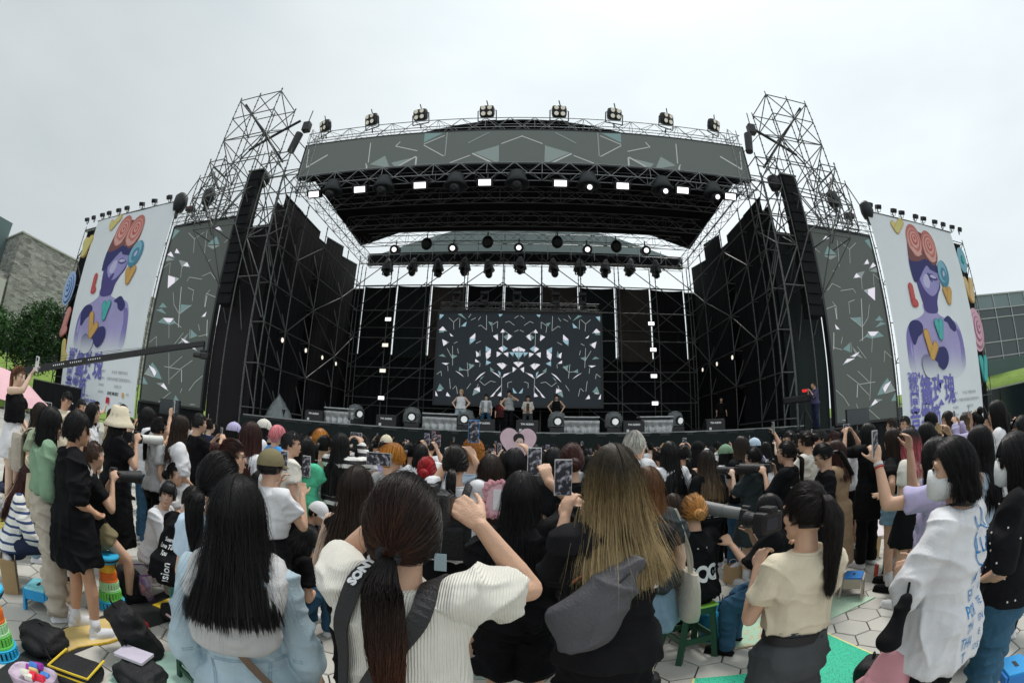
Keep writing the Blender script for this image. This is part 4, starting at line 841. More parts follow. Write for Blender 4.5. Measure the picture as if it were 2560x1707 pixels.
# ---- camera jib
tip, hub = at(470, 789, 13.2), at(-40, 868, 8.6)
t = thing('camera_jib', 'long black camera jib arm reaching across the left poster banner', 'camera crane', (hub.x, hub.y, 0)); o0 = Vector((hub.x, hub.y, 0))
d = tip - hub; a = d.normalized(); side = a.cross(Vector((0, 0, 1))).normalized(); upv = side.cross(a); Mj = Matrix((side, a, upv)).transposed()
mb = MB().use(M_case); L = d.length; n = 12; vs = []
for i in range(n + 1):
 f = i / n; w_, h_ = .13 - .05 * f, .17 - .075 * f
 for x, z in ((-1, -1), (1, -1), (1, 1), (-1, 1)): vs.append(hub - o0 + a * (L * f) + side * (x * w_) + upv * (z * h_))
mb.add(vs, [(4 * i + k, 4 * i + (k + 1) % 4, 4 * i + 4 + (k + 1) % 4, 4 * i + 4 + k) for i in range(n) for k in range(4)] + [(0, 1, 2, 3), (4 * n + 3, 4 * n + 2, 4 * n + 1, 4 * n)])
mw = mat('jib_dots', (.8, .8, .8), .5, var=0)
for f0 in (.42, .50, .58, .66, .75, .83):
 for k in range(6):
  f = f0 + k * .0095; w_ = .13 - .05 * f; c = hub - o0 + a * (L * f) + side * (w_ + .004); mb.use(mw if f0 < .62 else M_mesh).tube(c - side * .004, c + side * .004, .045 - .02 * f, n=8)
p = hub - o0 + a * (L * .335) + side * .118; Mt = Matrix.Translation(p) @ Mj.to_4x4() @ Matrix(((0, 0, 1, 0), (1, 0, 0, 0), (0, 1, 0, 0), (0, 0, 0, 1))); put_text(mb, '攝影器材', .14, mw, Mt)
mb.build('arm', parent=t)
mb = MB().use(M_case)
for off in (.42, .62): mb.tube(hub - o0 + upv * off, tip - o0 + upv * .08, .008, n=5)
mb.tube(hub - o0 + a * 2.2, hub - o0 + a * 2.2 + upv * .9, .035, n=6); mb.build('stay_cable', parent=t)
mb = MB().use(M_case); c = tip - o0; mb.tube(c, c + Vector((0, 0, -.25)), .04, n=8); mb.rbox(c + Vector((.15, -.02, -.5)), (.5, .25, .22), .04); mb.tube(c + Vector((-.05, -.1, -.5)), c + Vector((-.3, -.25, -.5)), .09, n=12); mb.rbox(c + Vector((0, 0, -.3)), (.34, .1, .08), .02); mb.build('camera_head', parent=t)
mb = MB().use(M_case); q = hub - o0; mb.tube(q, (q.x, q.y, .9), .09, n=10)
for k in range(3): g = 2.1 * k; mb.tube((0, 0, .95), (.8 * math.cos(g), .8 * math.sin(g), 0), .04, n=8)
mb.build('pedestal', parent=t)
# ---- broadcast camera platform on the right
v = at(1872, 985, 13.4); px_, py_ = v.x, v.y; ZP = v.z - .02
t = thing('camera_platform', 'black camera riser below the cameraman at the right of the stage', 'platform', (px_, py_, 0)); MB().use(M_blk2).box((0, .3, ZP / 2 - .05), (2.4, 2.0, ZP - .1)).build('skirt', parent=t); MB().use(M_case).box((0, .3, ZP - .03), (2.5, 2.1, .06)).build('deck', parent=t)
v2 = at(1848, 915, 13.75)
t = thing('broadcast_camera', 'black broadcast camera with a red tally light on its tripod', 'video camera', (v2.x, v2.y, ZP), .6)
zc = v2.z - ZP; mb = MB().use(M_case); mb.rbox((0, 0, zc), (.24, .5, .24), .03); mb.build('body', parent=t); mb = MB().use(M_case); mb.rbox((0, .55, zc), (.24, .65, .26), .05); mb.build('lens', parent=t); mb = MB().use(M_case); mb.rbox((.02, -.35, zc + .05), (.26, .08, .2), .02); mb.build('viewfinder', parent=t)
MB().use(mat('tally_red', (.6, .03, .03), .5, var=0, emit=(.7, .02, .02), estr=.5)).rbox((0, -.02, zc + .28), (.12, .18, .1), .02).build('tally_light', parent=t)
mb = MB().use(M_case); mb.tube((0, 0, zc - .1), (0, 0, zc - .4), .05, n=8)
for k in range(3): g = .5 + 2.1 * k; mb.tube((0, 0, zc - .35), (.4 * math.cos(g), .4 * math.sin(g), 0), .025, n=6)
mb.build('tripod', parent=t)
CAMOP = (v.x + .02, v.y - .05, ZP)
# ================================================================ people
def V3(*a): return Vector(a)
def hull(mb, vox, smooth=4, wr=0, wscale=.12, name='m', seed=0):
 # fuse closed pieces into one continuous surface, then wrinkle it
 o = bpy.data.objects.new('tmp', mb.mesh()); COL.objects.link(o)
 r = o.modifiers.new('r', 'REMESH'); r.mode = 'VOXEL'; r.voxel_size = vox; r.use_smooth_shade = True
 if smooth: s = o.modifiers.new('s', 'SMOOTH'); s.factor = .5; s.iterations = smooth
 tx = []
 if wr:
  for q, (sc, st) in enumerate(((wscale, wr), (wscale * .42, wr * .45))):
   t = bpy.data.textures.new('c', 'CLOUDS'); t.noise_scale = sc; t.noise_depth = 1; tx.append(t)
   d = o.modifiers.new('d', 'DISPLACE'); d.texture = t; d.strength = st; d.mid_level = .5
 dg = bpy.context.evaluated_depsgraph_get(); dg.update()
 me = bpy.data.meshes.new_from_object(o.evaluated_get(dg)); me.name = name
 old = o.data; bpy.data.objects.remove(o); bpy.data.meshes.remove(old)
 for t in tx: bpy.data.textures.remove(t)
 me.polygons.foreach_set('use_smooth', [True] * len(me.polygons)); me.materials.clear()
 return me
def vnoise(P, seed=0):
 i = np.floor(P).astype(np.int64); f = P - i; f = f * f * (3 - 2 * f); out = 0
 for dx in (0, 1):
  for dy in (0, 1):
   for dz in (0, 1):
    h = ((i[:, 0] + dx) * 374761393 + (i[:, 1] + dy) * 668265263 + (i[:, 2] + dz) * 1274126177 + seed * 97) & 0xffffffff; h = ((h ^ (h >> 13)) * 1103515245) & 0xffffffff; h = ((h ^ (h >> 16)) & 0xffff) / 65535
    out = out + h * np.where(dx, f[:, 0], 1 - f[:, 0]) * np.where(dy, f[:, 1], 1 - f[:, 1]) * np.where(dz, f[:, 2], 1 - f[:, 2])
 return out
def folds(me, amp, seed=0, kind='top'):
 n = len(me.vertices); co = np.empty(n * 3, np.float32); me.vertices.foreach_get('co', co); co = co.reshape(-1, 3).astype(float); nr = np.empty(n * 3, np.float32); me.vertices.foreach_get('normal', nr); nr = nr.reshape(-1, 3)
 w_ = np.stack([vnoise(co * 4 + 11, seed), vnoise(co * 4 + 37, seed), vnoise(co * 4 + 71, seed)], 1) - .5; q = co + w_ * .16
 rid = lambda m, s: (1 - np.abs(2 * vnoise(q @ np.array(m).T + 50, seed + s) - 1)) ** 3
 zr = (co[:, 2] - co[:, 2].min()) / max(.01, np.ptp(co[:, 2]))
 vert = rid([[11, 3, 0], [3, 11, 0], [0, 0, 2.6]], 1); diag = rid([[5, 2, 6], [2, 5, -4], [-6, 4, 9]], 2); hor = rid([[4, 0, 0], [0, 4, 0], [2, 2, 15]], 3)
 if kind == 'top': lo = np.clip((.62 - zr) / .3, 0, 1); d = vert * lo * .8 + diag * (1 - lo) * .9 + hor * .35
 elif kind == 'skirt': d = vert * np.clip(1.2 - zr, .15, 1)
 else: d = hor * .9 + diag * .5
 d = d - .45 * d.mean() + .10 * (vnoise(co * 34, seed + 5) - .5); co = co + nr * (1.5 * amp * d)[:, None]; me.vertices.foreach_set('co', co.astype(np.float32).ravel()); me.update(); return me
# ---------------- pose
ARMS = dict(   # (elbow, wrist) for right then left, upper-body space of a 1.60 m figure
 down=((.215, -.03, 1.05), (.235, .05, .83), (-.215, -.03, 1.05), (-.235, .05, .83)),
 front=((.205, .0, 1.05), (.06, .17, .90), (-.205, .0, 1.05), (-.06, .17, .90)),
 phone2=((.20, .17, 1.14), (.05, .34, 1.40), (-.20, .17, 1.14), (-.05, .34, 1.40)),
 high2=((.19, .22, 1.30), (.055, .32, 1.56), (-.19, .22, 1.30), (-.055, .32, 1.56)),
 high1=((.21, .20, 1.34), (.09, .30, 1.60), (-.215, -.02, 1.05), (-.17, .14, .90)),
 high1l=((.215, -.02, 1.05), (.17, .14, .90), (-.21, .20, 1.34), (-.09, .30, 1.60)),
 cam=((.20, .12, 1.10), (.075, .20, 1.42), (-.19, .14, 1.08), (-.05, .27, 1.38)),
 look=((.20, .03, 1.05), (.05, .25, 1.14), (-.20, .03, 1.05), (-.05, .25, 1.14)),
 hip=((.33, -.10, 1.08), (.185, -.03, .90), (-.215, -.03, 1.05), (-.235, .05, .83)),
 hips=((.34, -.04, 1.07), (.20, .06, .90), (-.34, -.04, 1.07), (-.20, .06, .90)),
 hipl=((.215, .0, 1.05), (.10, .20, .95), (-.33, -.10, 1.08), (-.185, -.03, .90)),
 cross=((.22, .07, 1.06), (-.07, .175, 1.09), (-.22, .07, 1.06), (.10, .19, 1.06)),
 mic=((.30, .02, 1.10), (.16, .12, .92), (-.30, .14, 1.22), (-.06, .17, 1.38)),
 knees=((.22, .16, 1.05), (.12, .36, .98), (-.22, .16, 1.05), (-.12, .36, .98)),
 chin=((.2, .2, 1.02), (.05, .16, 1.33), (-.21, .1, 1.04), (-.08, .3, .95)),
)
LEGS = dict(
 stand=((.09, 0, .85), (.098, .015, .46), (.105, -.02, .085), (-.09, 0, .85), (-.098, .015, .46), (-.105, -.02, .085)),
 step=((.09, 0, .85), (.10, .06, .46), (.12, .05, .085), (-.09, 0, .85), (-.095, -.01, .46), (-.10, -.07, .085)),
 close=((.085, 0, .85), (.075, .015, .46), (.075, -.02, .085), (-.085, 0, .85), (-.075, .015, .46), (-.075, -.02, .085)),
 wide=((.10, 0, .84), (.17, .05, .46), (.19, -.02, .085), (-.10, 0, .84), (-.17, .05, .46), (-.19, -.02, .085)))
class Pose:
 def __init__(p, arms='down', legs='stand', lean=0, twist=0, hyaw=0, hpitch=0, htilt=0, seat=None, joints=None):
  p.key = (arms, legs, lean, twist, hyaw, hpitch, htilt, seat and round(seat, 2), str(joints))
  p.joints = joints or {}
  L = [Vector(v) for v in LEGS.get(legs, LEGS['stand'])]; pz = .88
  if seat is not None:
   pz = seat
   if legs == 'squat': L = [V3(.09, .02, pz), V3(.15, .36, .46), V3(.12, .14, .085), V3(-.09, .02, pz), V3(-.15, .36, .46), V3(-.12, .14, .085)]
   else:
    kz = max(.40, min(.5, .46 + (.35 - pz) * .2)); kf = math.sqrt(max(.03, .40 ** 2 - (kz - pz) ** 2))
    L = [V3(.09, .03, pz), V3(.13, kf, kz), V3(.13, kf - .02, .085), V3(-.09, .03, pz), V3(-.13, kf, kz), V3(-.13, kf - .02, .085)]
  p.seated = seat is not None
  p.T = Matrix.Translation((0, 0, pz)) @ Matrix.Rotation(R(twist), 4, 'Z') @ Matrix.Rotation(R(-lean), 4, 'X') @ Matrix.Translation((0, 0, -.88))
  A = [Vector(v) for v in ARMS[arms]]
  for k, v in p.joints.items():
   i = ('elR', 'wrR', 'elL', 'wrL').index(k) if k in ('elR', 'wrR', 'elL', 'wrL') else None
   if i is not None: A[i] = Vector(v)
  # keep bone lengths human
  sh = [V3(.146, -.008, 1.275), V3(-.146, -.008, 1.275)]
  for s_ in (0, 1):
   e, w_ = A[2 * s_], A[2 * s_ + 1]; S0 = sh[s_].copy()
   if e.z > 1.25: S0.z += .035; sh[s_] = S0
   e2 = S0 + (e - S0).normalized() * .265; w2 = e2 + (w_ - e2).normalized() * .235; A[2 * s_], A[2 * s_ + 1] = e2, w2
  p.sh = [p.T @ v for v in sh]; p.A = [p.T @ v for v in A]; p.L = L; p.pz = pz
  p.H = p.T @ Matrix.Translation((0, .02, 1.475)) @ Matrix.Rotation(R(htilt), 4, 'Y') @ Matrix.Rotation(R(-hyaw), 4, 'Z') @ Matrix.Rotation(R(-hpitch), 4, 'X')
  p.top = max((p.H @ V3(0, 0, .125)).z, (p.H @ V3(0, -.05, .115)).z, (p.H @ V3(0, .06, .1)).z)
FING = ((-.030, .066), (-.010, .076), (.011, .070), (.030, .054))
def hand(mb, w_, d, n, side, curl=.5, spread=1.0, thumb=None, s=1.0):
 # palm, four jointed fingers of different lengths and a thumb leaving the side of the palm; n = palm normal (the way the palm faces)
 d = d.normalized(); n = (n - d * n.dot(d)).normalized(); x = d.cross(n) * side
 r = .0085 * s
 for fx, ln in FING:
  b = w_ + d * .072 * s + x * fx * s * 1.0; mb.cap(w_ + d * .012 * s + x * fx * .45 * s, b, .0125 * s, .0105 * s, 8)
  a = 0; p = b; dd = (d + x * fx * 2.2 * spread).normalized()
  for q, f in enumerate((.46, .31, .23)):
   a += curl * (.75, 1.0, .8)[q]; v = dd * math.cos(a) + n * math.sin(a); p2 = p + v * ln * f * s * 1.05; mb.cap(p, p2, r * (1.08 - .1 * q), r * (1 - .1 * q), 8); p = p2
 mb.ball(w_ + d * .04 * s, (.034 * s, .014 * s, .042 * s), Matrix((x, n, d)).transposed())
 t0 = w_ + d * .02 * s - x * .022 * s; tv = (d * .75 - x * .75 + n * .35).normalized() if thumb is None else thumb.normalized(); t1 = t0 + tv * .042 * s; t2 = t1 + (tv + d * .35 + n * curl * .5).normalized() * .03 * s; t3 = t2 + (tv * .6 + d * .6 + n * curl * .7).normalized() * .024 * s
 mb.cap(t0, t1, .0145 * s, .0115 * s, 8); mb.cap(t1, t2, .0108 * s, .0095 * s, 8); mb.cap(t2, t3, .0092 * s, .0075 * s, 8)
def body_mesh(p, vox, fat=1.0, curl=(.5, .5), hands=None, male=False):
 mb = MB(); T = p.T; R3 = T.to_3x3(); H = p.H; h3 = H.to_3x3()
 P = lambda x, y, z: T @ V3(x, y, z)
 # head and face
 mb.ball(H @ V3(0, -.008, .012), (.074, .092, .106), h3, 16, 12); mb.ball(H @ V3(0, .028, -.045), (.056, .062, .066), h3, 14, 10); mb.ball(H @ V3(0, .066, -.094), (.026, .022, .020), h3)
 mb.cap(H @ V3(0, .084, .016), H @ V3(0, .103, -.026), .008, .0125, 8); mb.ball(H @ V3(0, .090, -.063), (.021, .012, .009), h3)
 for s_ in (-1, 1):
  mb.ball(H @ V3(s_ * .040, .055, -.02), (.026, .026, .026), h3); mb.ball(H @ V3(s_ * .077, -.01, -.012), (.009, .02, .032), h3); mb.ball(H @ V3(s_ * .033, .076, .03), (.024, .015, .012), h3)
 mb.cap(P(0, -.018, 1.29), H @ V3(0, -.014, -.055), .056 * (1.1 if male else 1), .050, 12)
 # trunk
 mb.loft([(P(0, -.005, 1.335), .05, .05, R3), (P(0, -.006, 1.30), .085, .055, R3), (P(0, -.002, 1.25), .122, .072, R3), (P(0, .006, 1.16), .130 * fat, .086, R3), (P(0, .004, 1.04), .112 * fat, .080 * fat, R3), (P(0, .0, .95), .122 * fat, .085 * fat, R3)], 18)
 pv = V3(0, 0, p.pz); mb.loft([(P(0, 0, .98), .128 * fat, .092 * fat, R3), (P(0, -.01, .90), .152 * fat, .112 * fat, R3), (pv + V3(0, -.01, -.06), .158 * fat, .112 * fat), (pv + V3(0, 0, -.11), .11, .08)], 18)
 for s_ in (0, 1):
  sg = 1 - 2 * s_; sh, el, wr = p.sh[s_], p.A[2 * s_], p.A[2 * s_ + 1]; f = math.sqrt(fat)
  mb.cap(P(sg * .07, -.008, 1.27), sh, .040, .044 * f, 12); mb.cap(sh, el, .047 * f, .036 * f, 12); mid = el.lerp(wr, .3); mb.cap(el, mid, .036 * f, .036 * f, 12); mb.cap(mid, wr, .036 * f, .0235 * f, 12)
  d = wr - el; n = None; th = None; cu = curl[s_]
  if hands and hands[s_]: dd, n, cu, th = hands[s_]; d = (R3 @ Vector(dd)) if dd is not None else d; n = R3 @ Vector(n); th = (R3 @ Vector(th)) if th is not None else None
  if n is None: n = R3 @ V3(-sg, .25, 0) if wr.z < 1.2 * p.T.translation.z + .2 else R3 @ V3(-sg * .8, .6, 0)
  hand(mb, wr, d, n, sg, cu, thumb=th)
  hp, kn, an = p.L[3 * s_:3 * s_ + 3]
  mb.cap(hp, kn, .082 * f, .053 * f, 14); m_ = kn.lerp(an, .32) + ((kn - an).normalized().cross(V3(1, 0, 0)) * .012); mb.cap(kn, m_, .052 * f, .055 * f, 12); mb.cap(m_, an, .054 * f, .034, 12)
  mb.cap(an + V3(0, -.015, -.03), an + V3(0, .10, -.055), .032, .024, 10)
 return hull(mb, vox, 3 if vox < .007 else 4)
def top_mesh(p, style, vox, wr=.016, fat=1.0):
 # style: (length, sleeve, looseness) - length crop/tee/long/dress/midi, sleeve none/short/half/long
 ln, sl, k = style; T = p.T; R3 = T.to_3x3(); mb = MB(); P = lambda x, y, z: T @ V3(x, y, z); k2 = k * fat
 sho = .155 if sl == 'none' else .176
 hem = dict(crop=.97, tee=.84, long=.72, dress=.56, mini=.50, midi=.30)[ln]
 rings = [(P(0, -.012, 1.325 if sl != 'none' else 1.30), .066, .066, R3), (P(0, -.014, 1.312), .105, .078, R3), (P(0, -.012, 1.275), sho * .95, .088, R3), (P(0, -.002, 1.21), sho * (.97 + .06 * (k - 1)), .106 * k, R3), (P(0, .006, 1.10), .158 * k2, .114 * k2, R3), (P(0, .002, .98), .150 * k2, .112 * k2, R3)]
 k2 = max(k2, 1.07 * fat)
 if hem < .97:
  if p.seated:
   rings += [(P(0, -.01, .90), .178 * k2, .135 * k2, R3), (V3(0, -.02, p.pz - .05), .185 * k2, .15 * k2)]
  else:
   z = .92
   rings.append((V3(0, -.005, z) if p.pz > .8 else P(0, 0, z), .176 * k2, .138 * k2))
   if hem < .9: rings.append((V3(0, -.005, max(hem, .80)), .190 * k2, .152 * k2))
   if hem < .8: rings.append((V3(0, 0, hem), (.192 + (.8 - hem) * .10) * k2, (.150 + (.8 - hem) * .10) * k2))
 mb.loft(rings, 22)
 fr = dict(none=0, short=.62, half=1.0, long=1.95)[sl]
 for s_ in (0, 1):
  sg = 1 - 2 * s_; sh, el, w_ = p.sh[s_], p.A[2 * s_], p.A[2 * s_ + 1]
  if fr:
   mb.cap(P(sg * .08, -.012, 1.275), sh, .056, .058 * k, 12)
   e = sh.lerp(el, min(fr, 1)); mb.tube(sh, e, .060 * k, (.066 if fr < 1 else .056) * k, 14); mb.ball(sh, .059 * k)
   if fr > 1: mb.ball(el, .056 * k); e2 = el.lerp(w_, fr - 1); mb.tube(el, e2, .055 * k, .043 * k, 14)
  else: mb.cap(P(sg * .06, -.03, 1.30), P(sg * .13, -.02, 1.24), .03, .05, 10)
 return folds(hull(mb, vox, 4), wr * 1.25, len(MC), 'top')
def bottom_mesh(p, style, vox, wr=.014, fat=1.0):
 ln, k = style; mb = MB(); R3 = p.T.to_3x3(); P = lambda x, y, z: p.T @ V3(x, y, z); pv = V3(0, 0, p.pz)
 mb.loft([(P(0, 0, 1.0), .130 * fat, .096 * fat, R3), (P(0, -.005, .95), .142 * fat, .108 * fat, R3), (P(0, -.012, .89), .162 * fat, .124 * fat, R3), (pv + V3(0, -.012, -.05), .168 * fat, .128 * fat), (pv + V3(0, -.005, -.12), .15 * fat, .11 * fat)], 22)
 if ln in ('skirt', 'longskirt') and not p.seated:
  z = .58 if ln == 'skirt' else .22
  mb.loft([(V3(0, -.005, .88), .165 * fat, .125 * fat), (V3(0, 0, .78), .185 * fat * k, .145 * fat * k), (V3(0, 0, z), (.19 + (.78 - z) * .12) * k * fat, (.155 + (.78 - z) * .14) * k * fat)], 22)
 else:
  for s_ in (0, 1):
   hp, kn, an = p.L[3 * s_:3 * s_ + 3]
   if ln in ('shorts', 'skirt', 'longshorts'):
    e = hp.lerp(kn, .42 if ln != 'longshorts' else .85); mb.cap(hp, hp.lerp(kn, .1), .095 * fat, .097 * fat, 14); mb.tube(hp, e, .096 * fat, .104 * k * fat, 16)
   else:
    mb.cap(hp, kn, .095 * fat, .068 * k * fat, 14); mb.tube(kn, an + V3(0, .0, -.035), .067 * k * fat, .056 * k * k, 14)
 return folds(hull(mb, vox, 4), wr, len(MC), 'skirt' if ln in ('skirt', 'longskirt') else 'leg')
def shoes_mesh(p, vox, s_, big=1.0):
 mb = MB()
 if 1:
  an = p.L[3 * s_ + 2]; sg = 1 - 2 * s_
  mb.ball(an + V3(sg * .012, .055, -.045), (.045 * big, .125 * big, .042 * big)); mb.ball(an + V3(0, -.01, -.03), (.044, .052, .05)); mb.rbox(an + V3(sg * .012, .05, -.075), (.082 * big, .25 * big, .022), .012)
 return hull(mb, vox, 3)
def socks_mesh(p, s_, hgt=.09):
 mb = MB(); kn, an = p.L[3 * s_ + 1], p.L[3 * s_ + 2]; q = an + (kn - an).normalized() * hgt; mb.tube(an + V3(0, 0, -.04), q, .042, .042, 14)
 return mb.mesh(smooth=True)
# ---------------- hair
HE = np.array([.080, .099, .118])
def unit(a): return a / np.maximum(np.linalg.norm(a, axis=-1, keepdims=True), 1e-9)
def slerp(a, b, t):
 d = np.clip((a * b).sum(-1, keepdims=True), -.9995, .9995); o = np.arccos(d); return (np.sin((1 - t) * o) * a + np.sin(t * o) * b) / np.sin(o)
TABL = dict(long=[(0, .088, .110, 0), (.08, .092, .108, -.004), (.16, .102, .092, -.038), (.24, .122, .066, -.094), (.34, .134, .048, -.122), (.5, .136, .044, -.126), (.8, .12, .04, -.12)],
   bob=[(0, .089, .110, 0), (.07, .097, .114, 0), (.14, .100, .112, -.004), (.2, .096, .100, -.01), (.3, .094, .09, -.03)],
   bowl=[(0, .092, .112, 0), (.04, .095, .114, 0), (.1, .09, .106, 0)],
   thin=[(0, .086, .108, 0), (.1, .085, .10, -.014), (.2, .088, .08, -.065), (.3, .095, .05, -.118), (.5, .10, .04, -.126), (.8, .09, .04, -.12)])
def ribbon_mesh(P, rad, rnd, tt, m, extra=None, sides=3):
 # P: strands x points x 3 -> one mesh of fine tapered strands
 N_, K, _ = P.shape; d = np.gradient(P, axis=1); d = unit(d); ref = unit(P - P.mean(axis=(0, 1)) * [1, 1, 0] + np.array([1e-3, 2e-3, 0])); a = unit(np.cross(d, ref)); b = np.cross(d, a)
 ang = np.arange(sides) * 2 * np.pi / sides; ring = a[:, :, None] * np.cos(ang)[None, None, :, None] + b[:, :, None] * np.sin(ang)[None, None, :, None]
 Vv = (P[:, :, None] + ring * rad[:, :, None, None]).reshape(-1, 3)
 i = np.arange(N_)[:, None, None] * K * sides + np.arange(K - 1)[None, :, None] * sides; j = np.arange(sides)[None, None, :]; j2 = (j + 1) % sides
 F = np.stack([i + j, i + j2, i + sides + j2, i + sides + j], -1).reshape(-1, 4)
 rn = np.repeat(rnd, K * sides); tv = np.repeat(np.broadcast_to(tt, (N_, K)).reshape(-1), sides)
 if extra is not None:
  ev, ef = extra; F = np.concatenate([F, np.array(ef) + len(Vv)]); Vv = np.concatenate([Vv, ev[:, :3]]); rn = np.concatenate([rn, np.full(len(ev), .25)]); tv = np.concatenate([tv, ev[:, 3]])
 me = bpy.data.meshes.new('hair'); me.vertices.add(len(Vv)); me.vertices.foreach_set('co', Vv.astype(np.float32).ravel())
 me.loops.add(len(F) * 4); me.loops.foreach_set('vertex_index', F.astype(np.int32).ravel()); me.polygons.add(len(F))
 me.polygons.foreach_set('loop_start', (np.arange(len(F)) * 4).astype(np.int32)); me.polygons.foreach_set('loop_total', np.full(len(F), 4, np.int32)); me.polygons.foreach_set('use_smooth', np.ones(len(F), bool)); me.update(); me.validate()
 for nm, ar in (('strand', rn), ('along', tv)):
  at_ = me.attributes.new(nm, 'FLOAT', 'POINT'); at_.data.foreach_set('value', ar.astype(np.float32))
 if m: me.materials.append(m)
 return me
def scalp_shell(f=1.0, cut=.03, low=.80):
 n, k = 24, 16; V_ = []; Fq = []
 for i in range(k + 1):
  th = math.pi * (i / k) * low
  for j in range(n): ph = 2 * math.pi * j / n; V_.append((HE[0] * f * math.sin(th) * math.sin(ph), -HE[1] * f * math.sin(th) * math.cos(ph), HE[2] * f * math.cos(th), th / 3))
 for i in range(k):
  for j in range(n):
   q = (i * n + j, i * n + (j + 1) % n, (i + 1) * n + (j + 1) % n, (i + 1) * n + j); c = np.mean([V_[a][:3] for a in q], 0)
   if c[1] > cut and c[2] < .052 + (.03 - cut) * .3: continue
   if c[1] > -.02 and c[2] < -.03: continue
   Fq.append(q)
 return np.array(V_), Fq
def hang(u0, u1, L, layer, tab, K1=7, K2=9, wave=0, rnd=None, flare=1.0, shift=(0, 0)):
 N_ = len(u0); t1 = np.linspace(0, 1, K1)[None, :, None]; U = slerp(u0[:, None, :], u1[:, None, :], t1); P1 = U * HE * layer[:, None, None]
 tb = np.array(TABL[tab]); az = np.arctan2(u1[:, 0], -u1[:, 1]); sa, ca = np.sin(az)[:, None], np.cos(az)[:, None]
 t2 = (np.arange(1, K2 + 1) / K2)[None, :]; dz = L[:, None] * t2; rx = np.interp(dz, tb[:, 0], tb[:, 1]); ry = np.interp(dz, tb[:, 0], tb[:, 2]); c = np.interp(dz, tb[:, 0], tb[:, 3])
 lf = layer[:, None] / 1.08; p0 = P1[:, -1]
 x = rx * sa * lf * (1 + (flare - 1) * t2); y = c - ry * ca * lf; z = p0[:, 2:3] - dz
 b = np.clip(1 - dz / .06, 0, 1); x = x * (1 - b) + p0[:, 0:1] * b; y = y * (1 - b) + p0[:, 1:2] * b
 x = x + shift[0] * t2 ** 1.5; y = y + shift[1] * t2 ** 1.5
 if wave: ph = (rnd * 3 + az * 2.5)[:, None]; x = x + wave * np.sin(dz * 28 + ph) * t2; y = y + wave * .7 * np.cos(dz * 25 + ph) * t2
 return np.concatenate([P1, np.stack([x, y, z], -1)], 1)
def clump(P, key, k, amt, jit, rs, start=.35):
 ids = np.floor(key * k).astype(int) % k; N_, K, _ = P.shape; s = np.zeros((k, K, 3)); c = np.bincount(ids, minlength=k).astype(float);
 np.add.at(s, ids, P); s /= np.maximum(c, 1)[:, None, None]; j = rs.normal(0, jit, (k, 1, 3)) * np.linspace(0, 1, K)[None, :, None] ** 2; w_ = (np.clip((np.linspace(0, 1, K) - start) / (1 - start), 0, 1) ** 1.3 * amt)[None, :, None]
 return P * (1 - w_) + (s[ids]) * w_ + j[ids]
HAIRC = {}
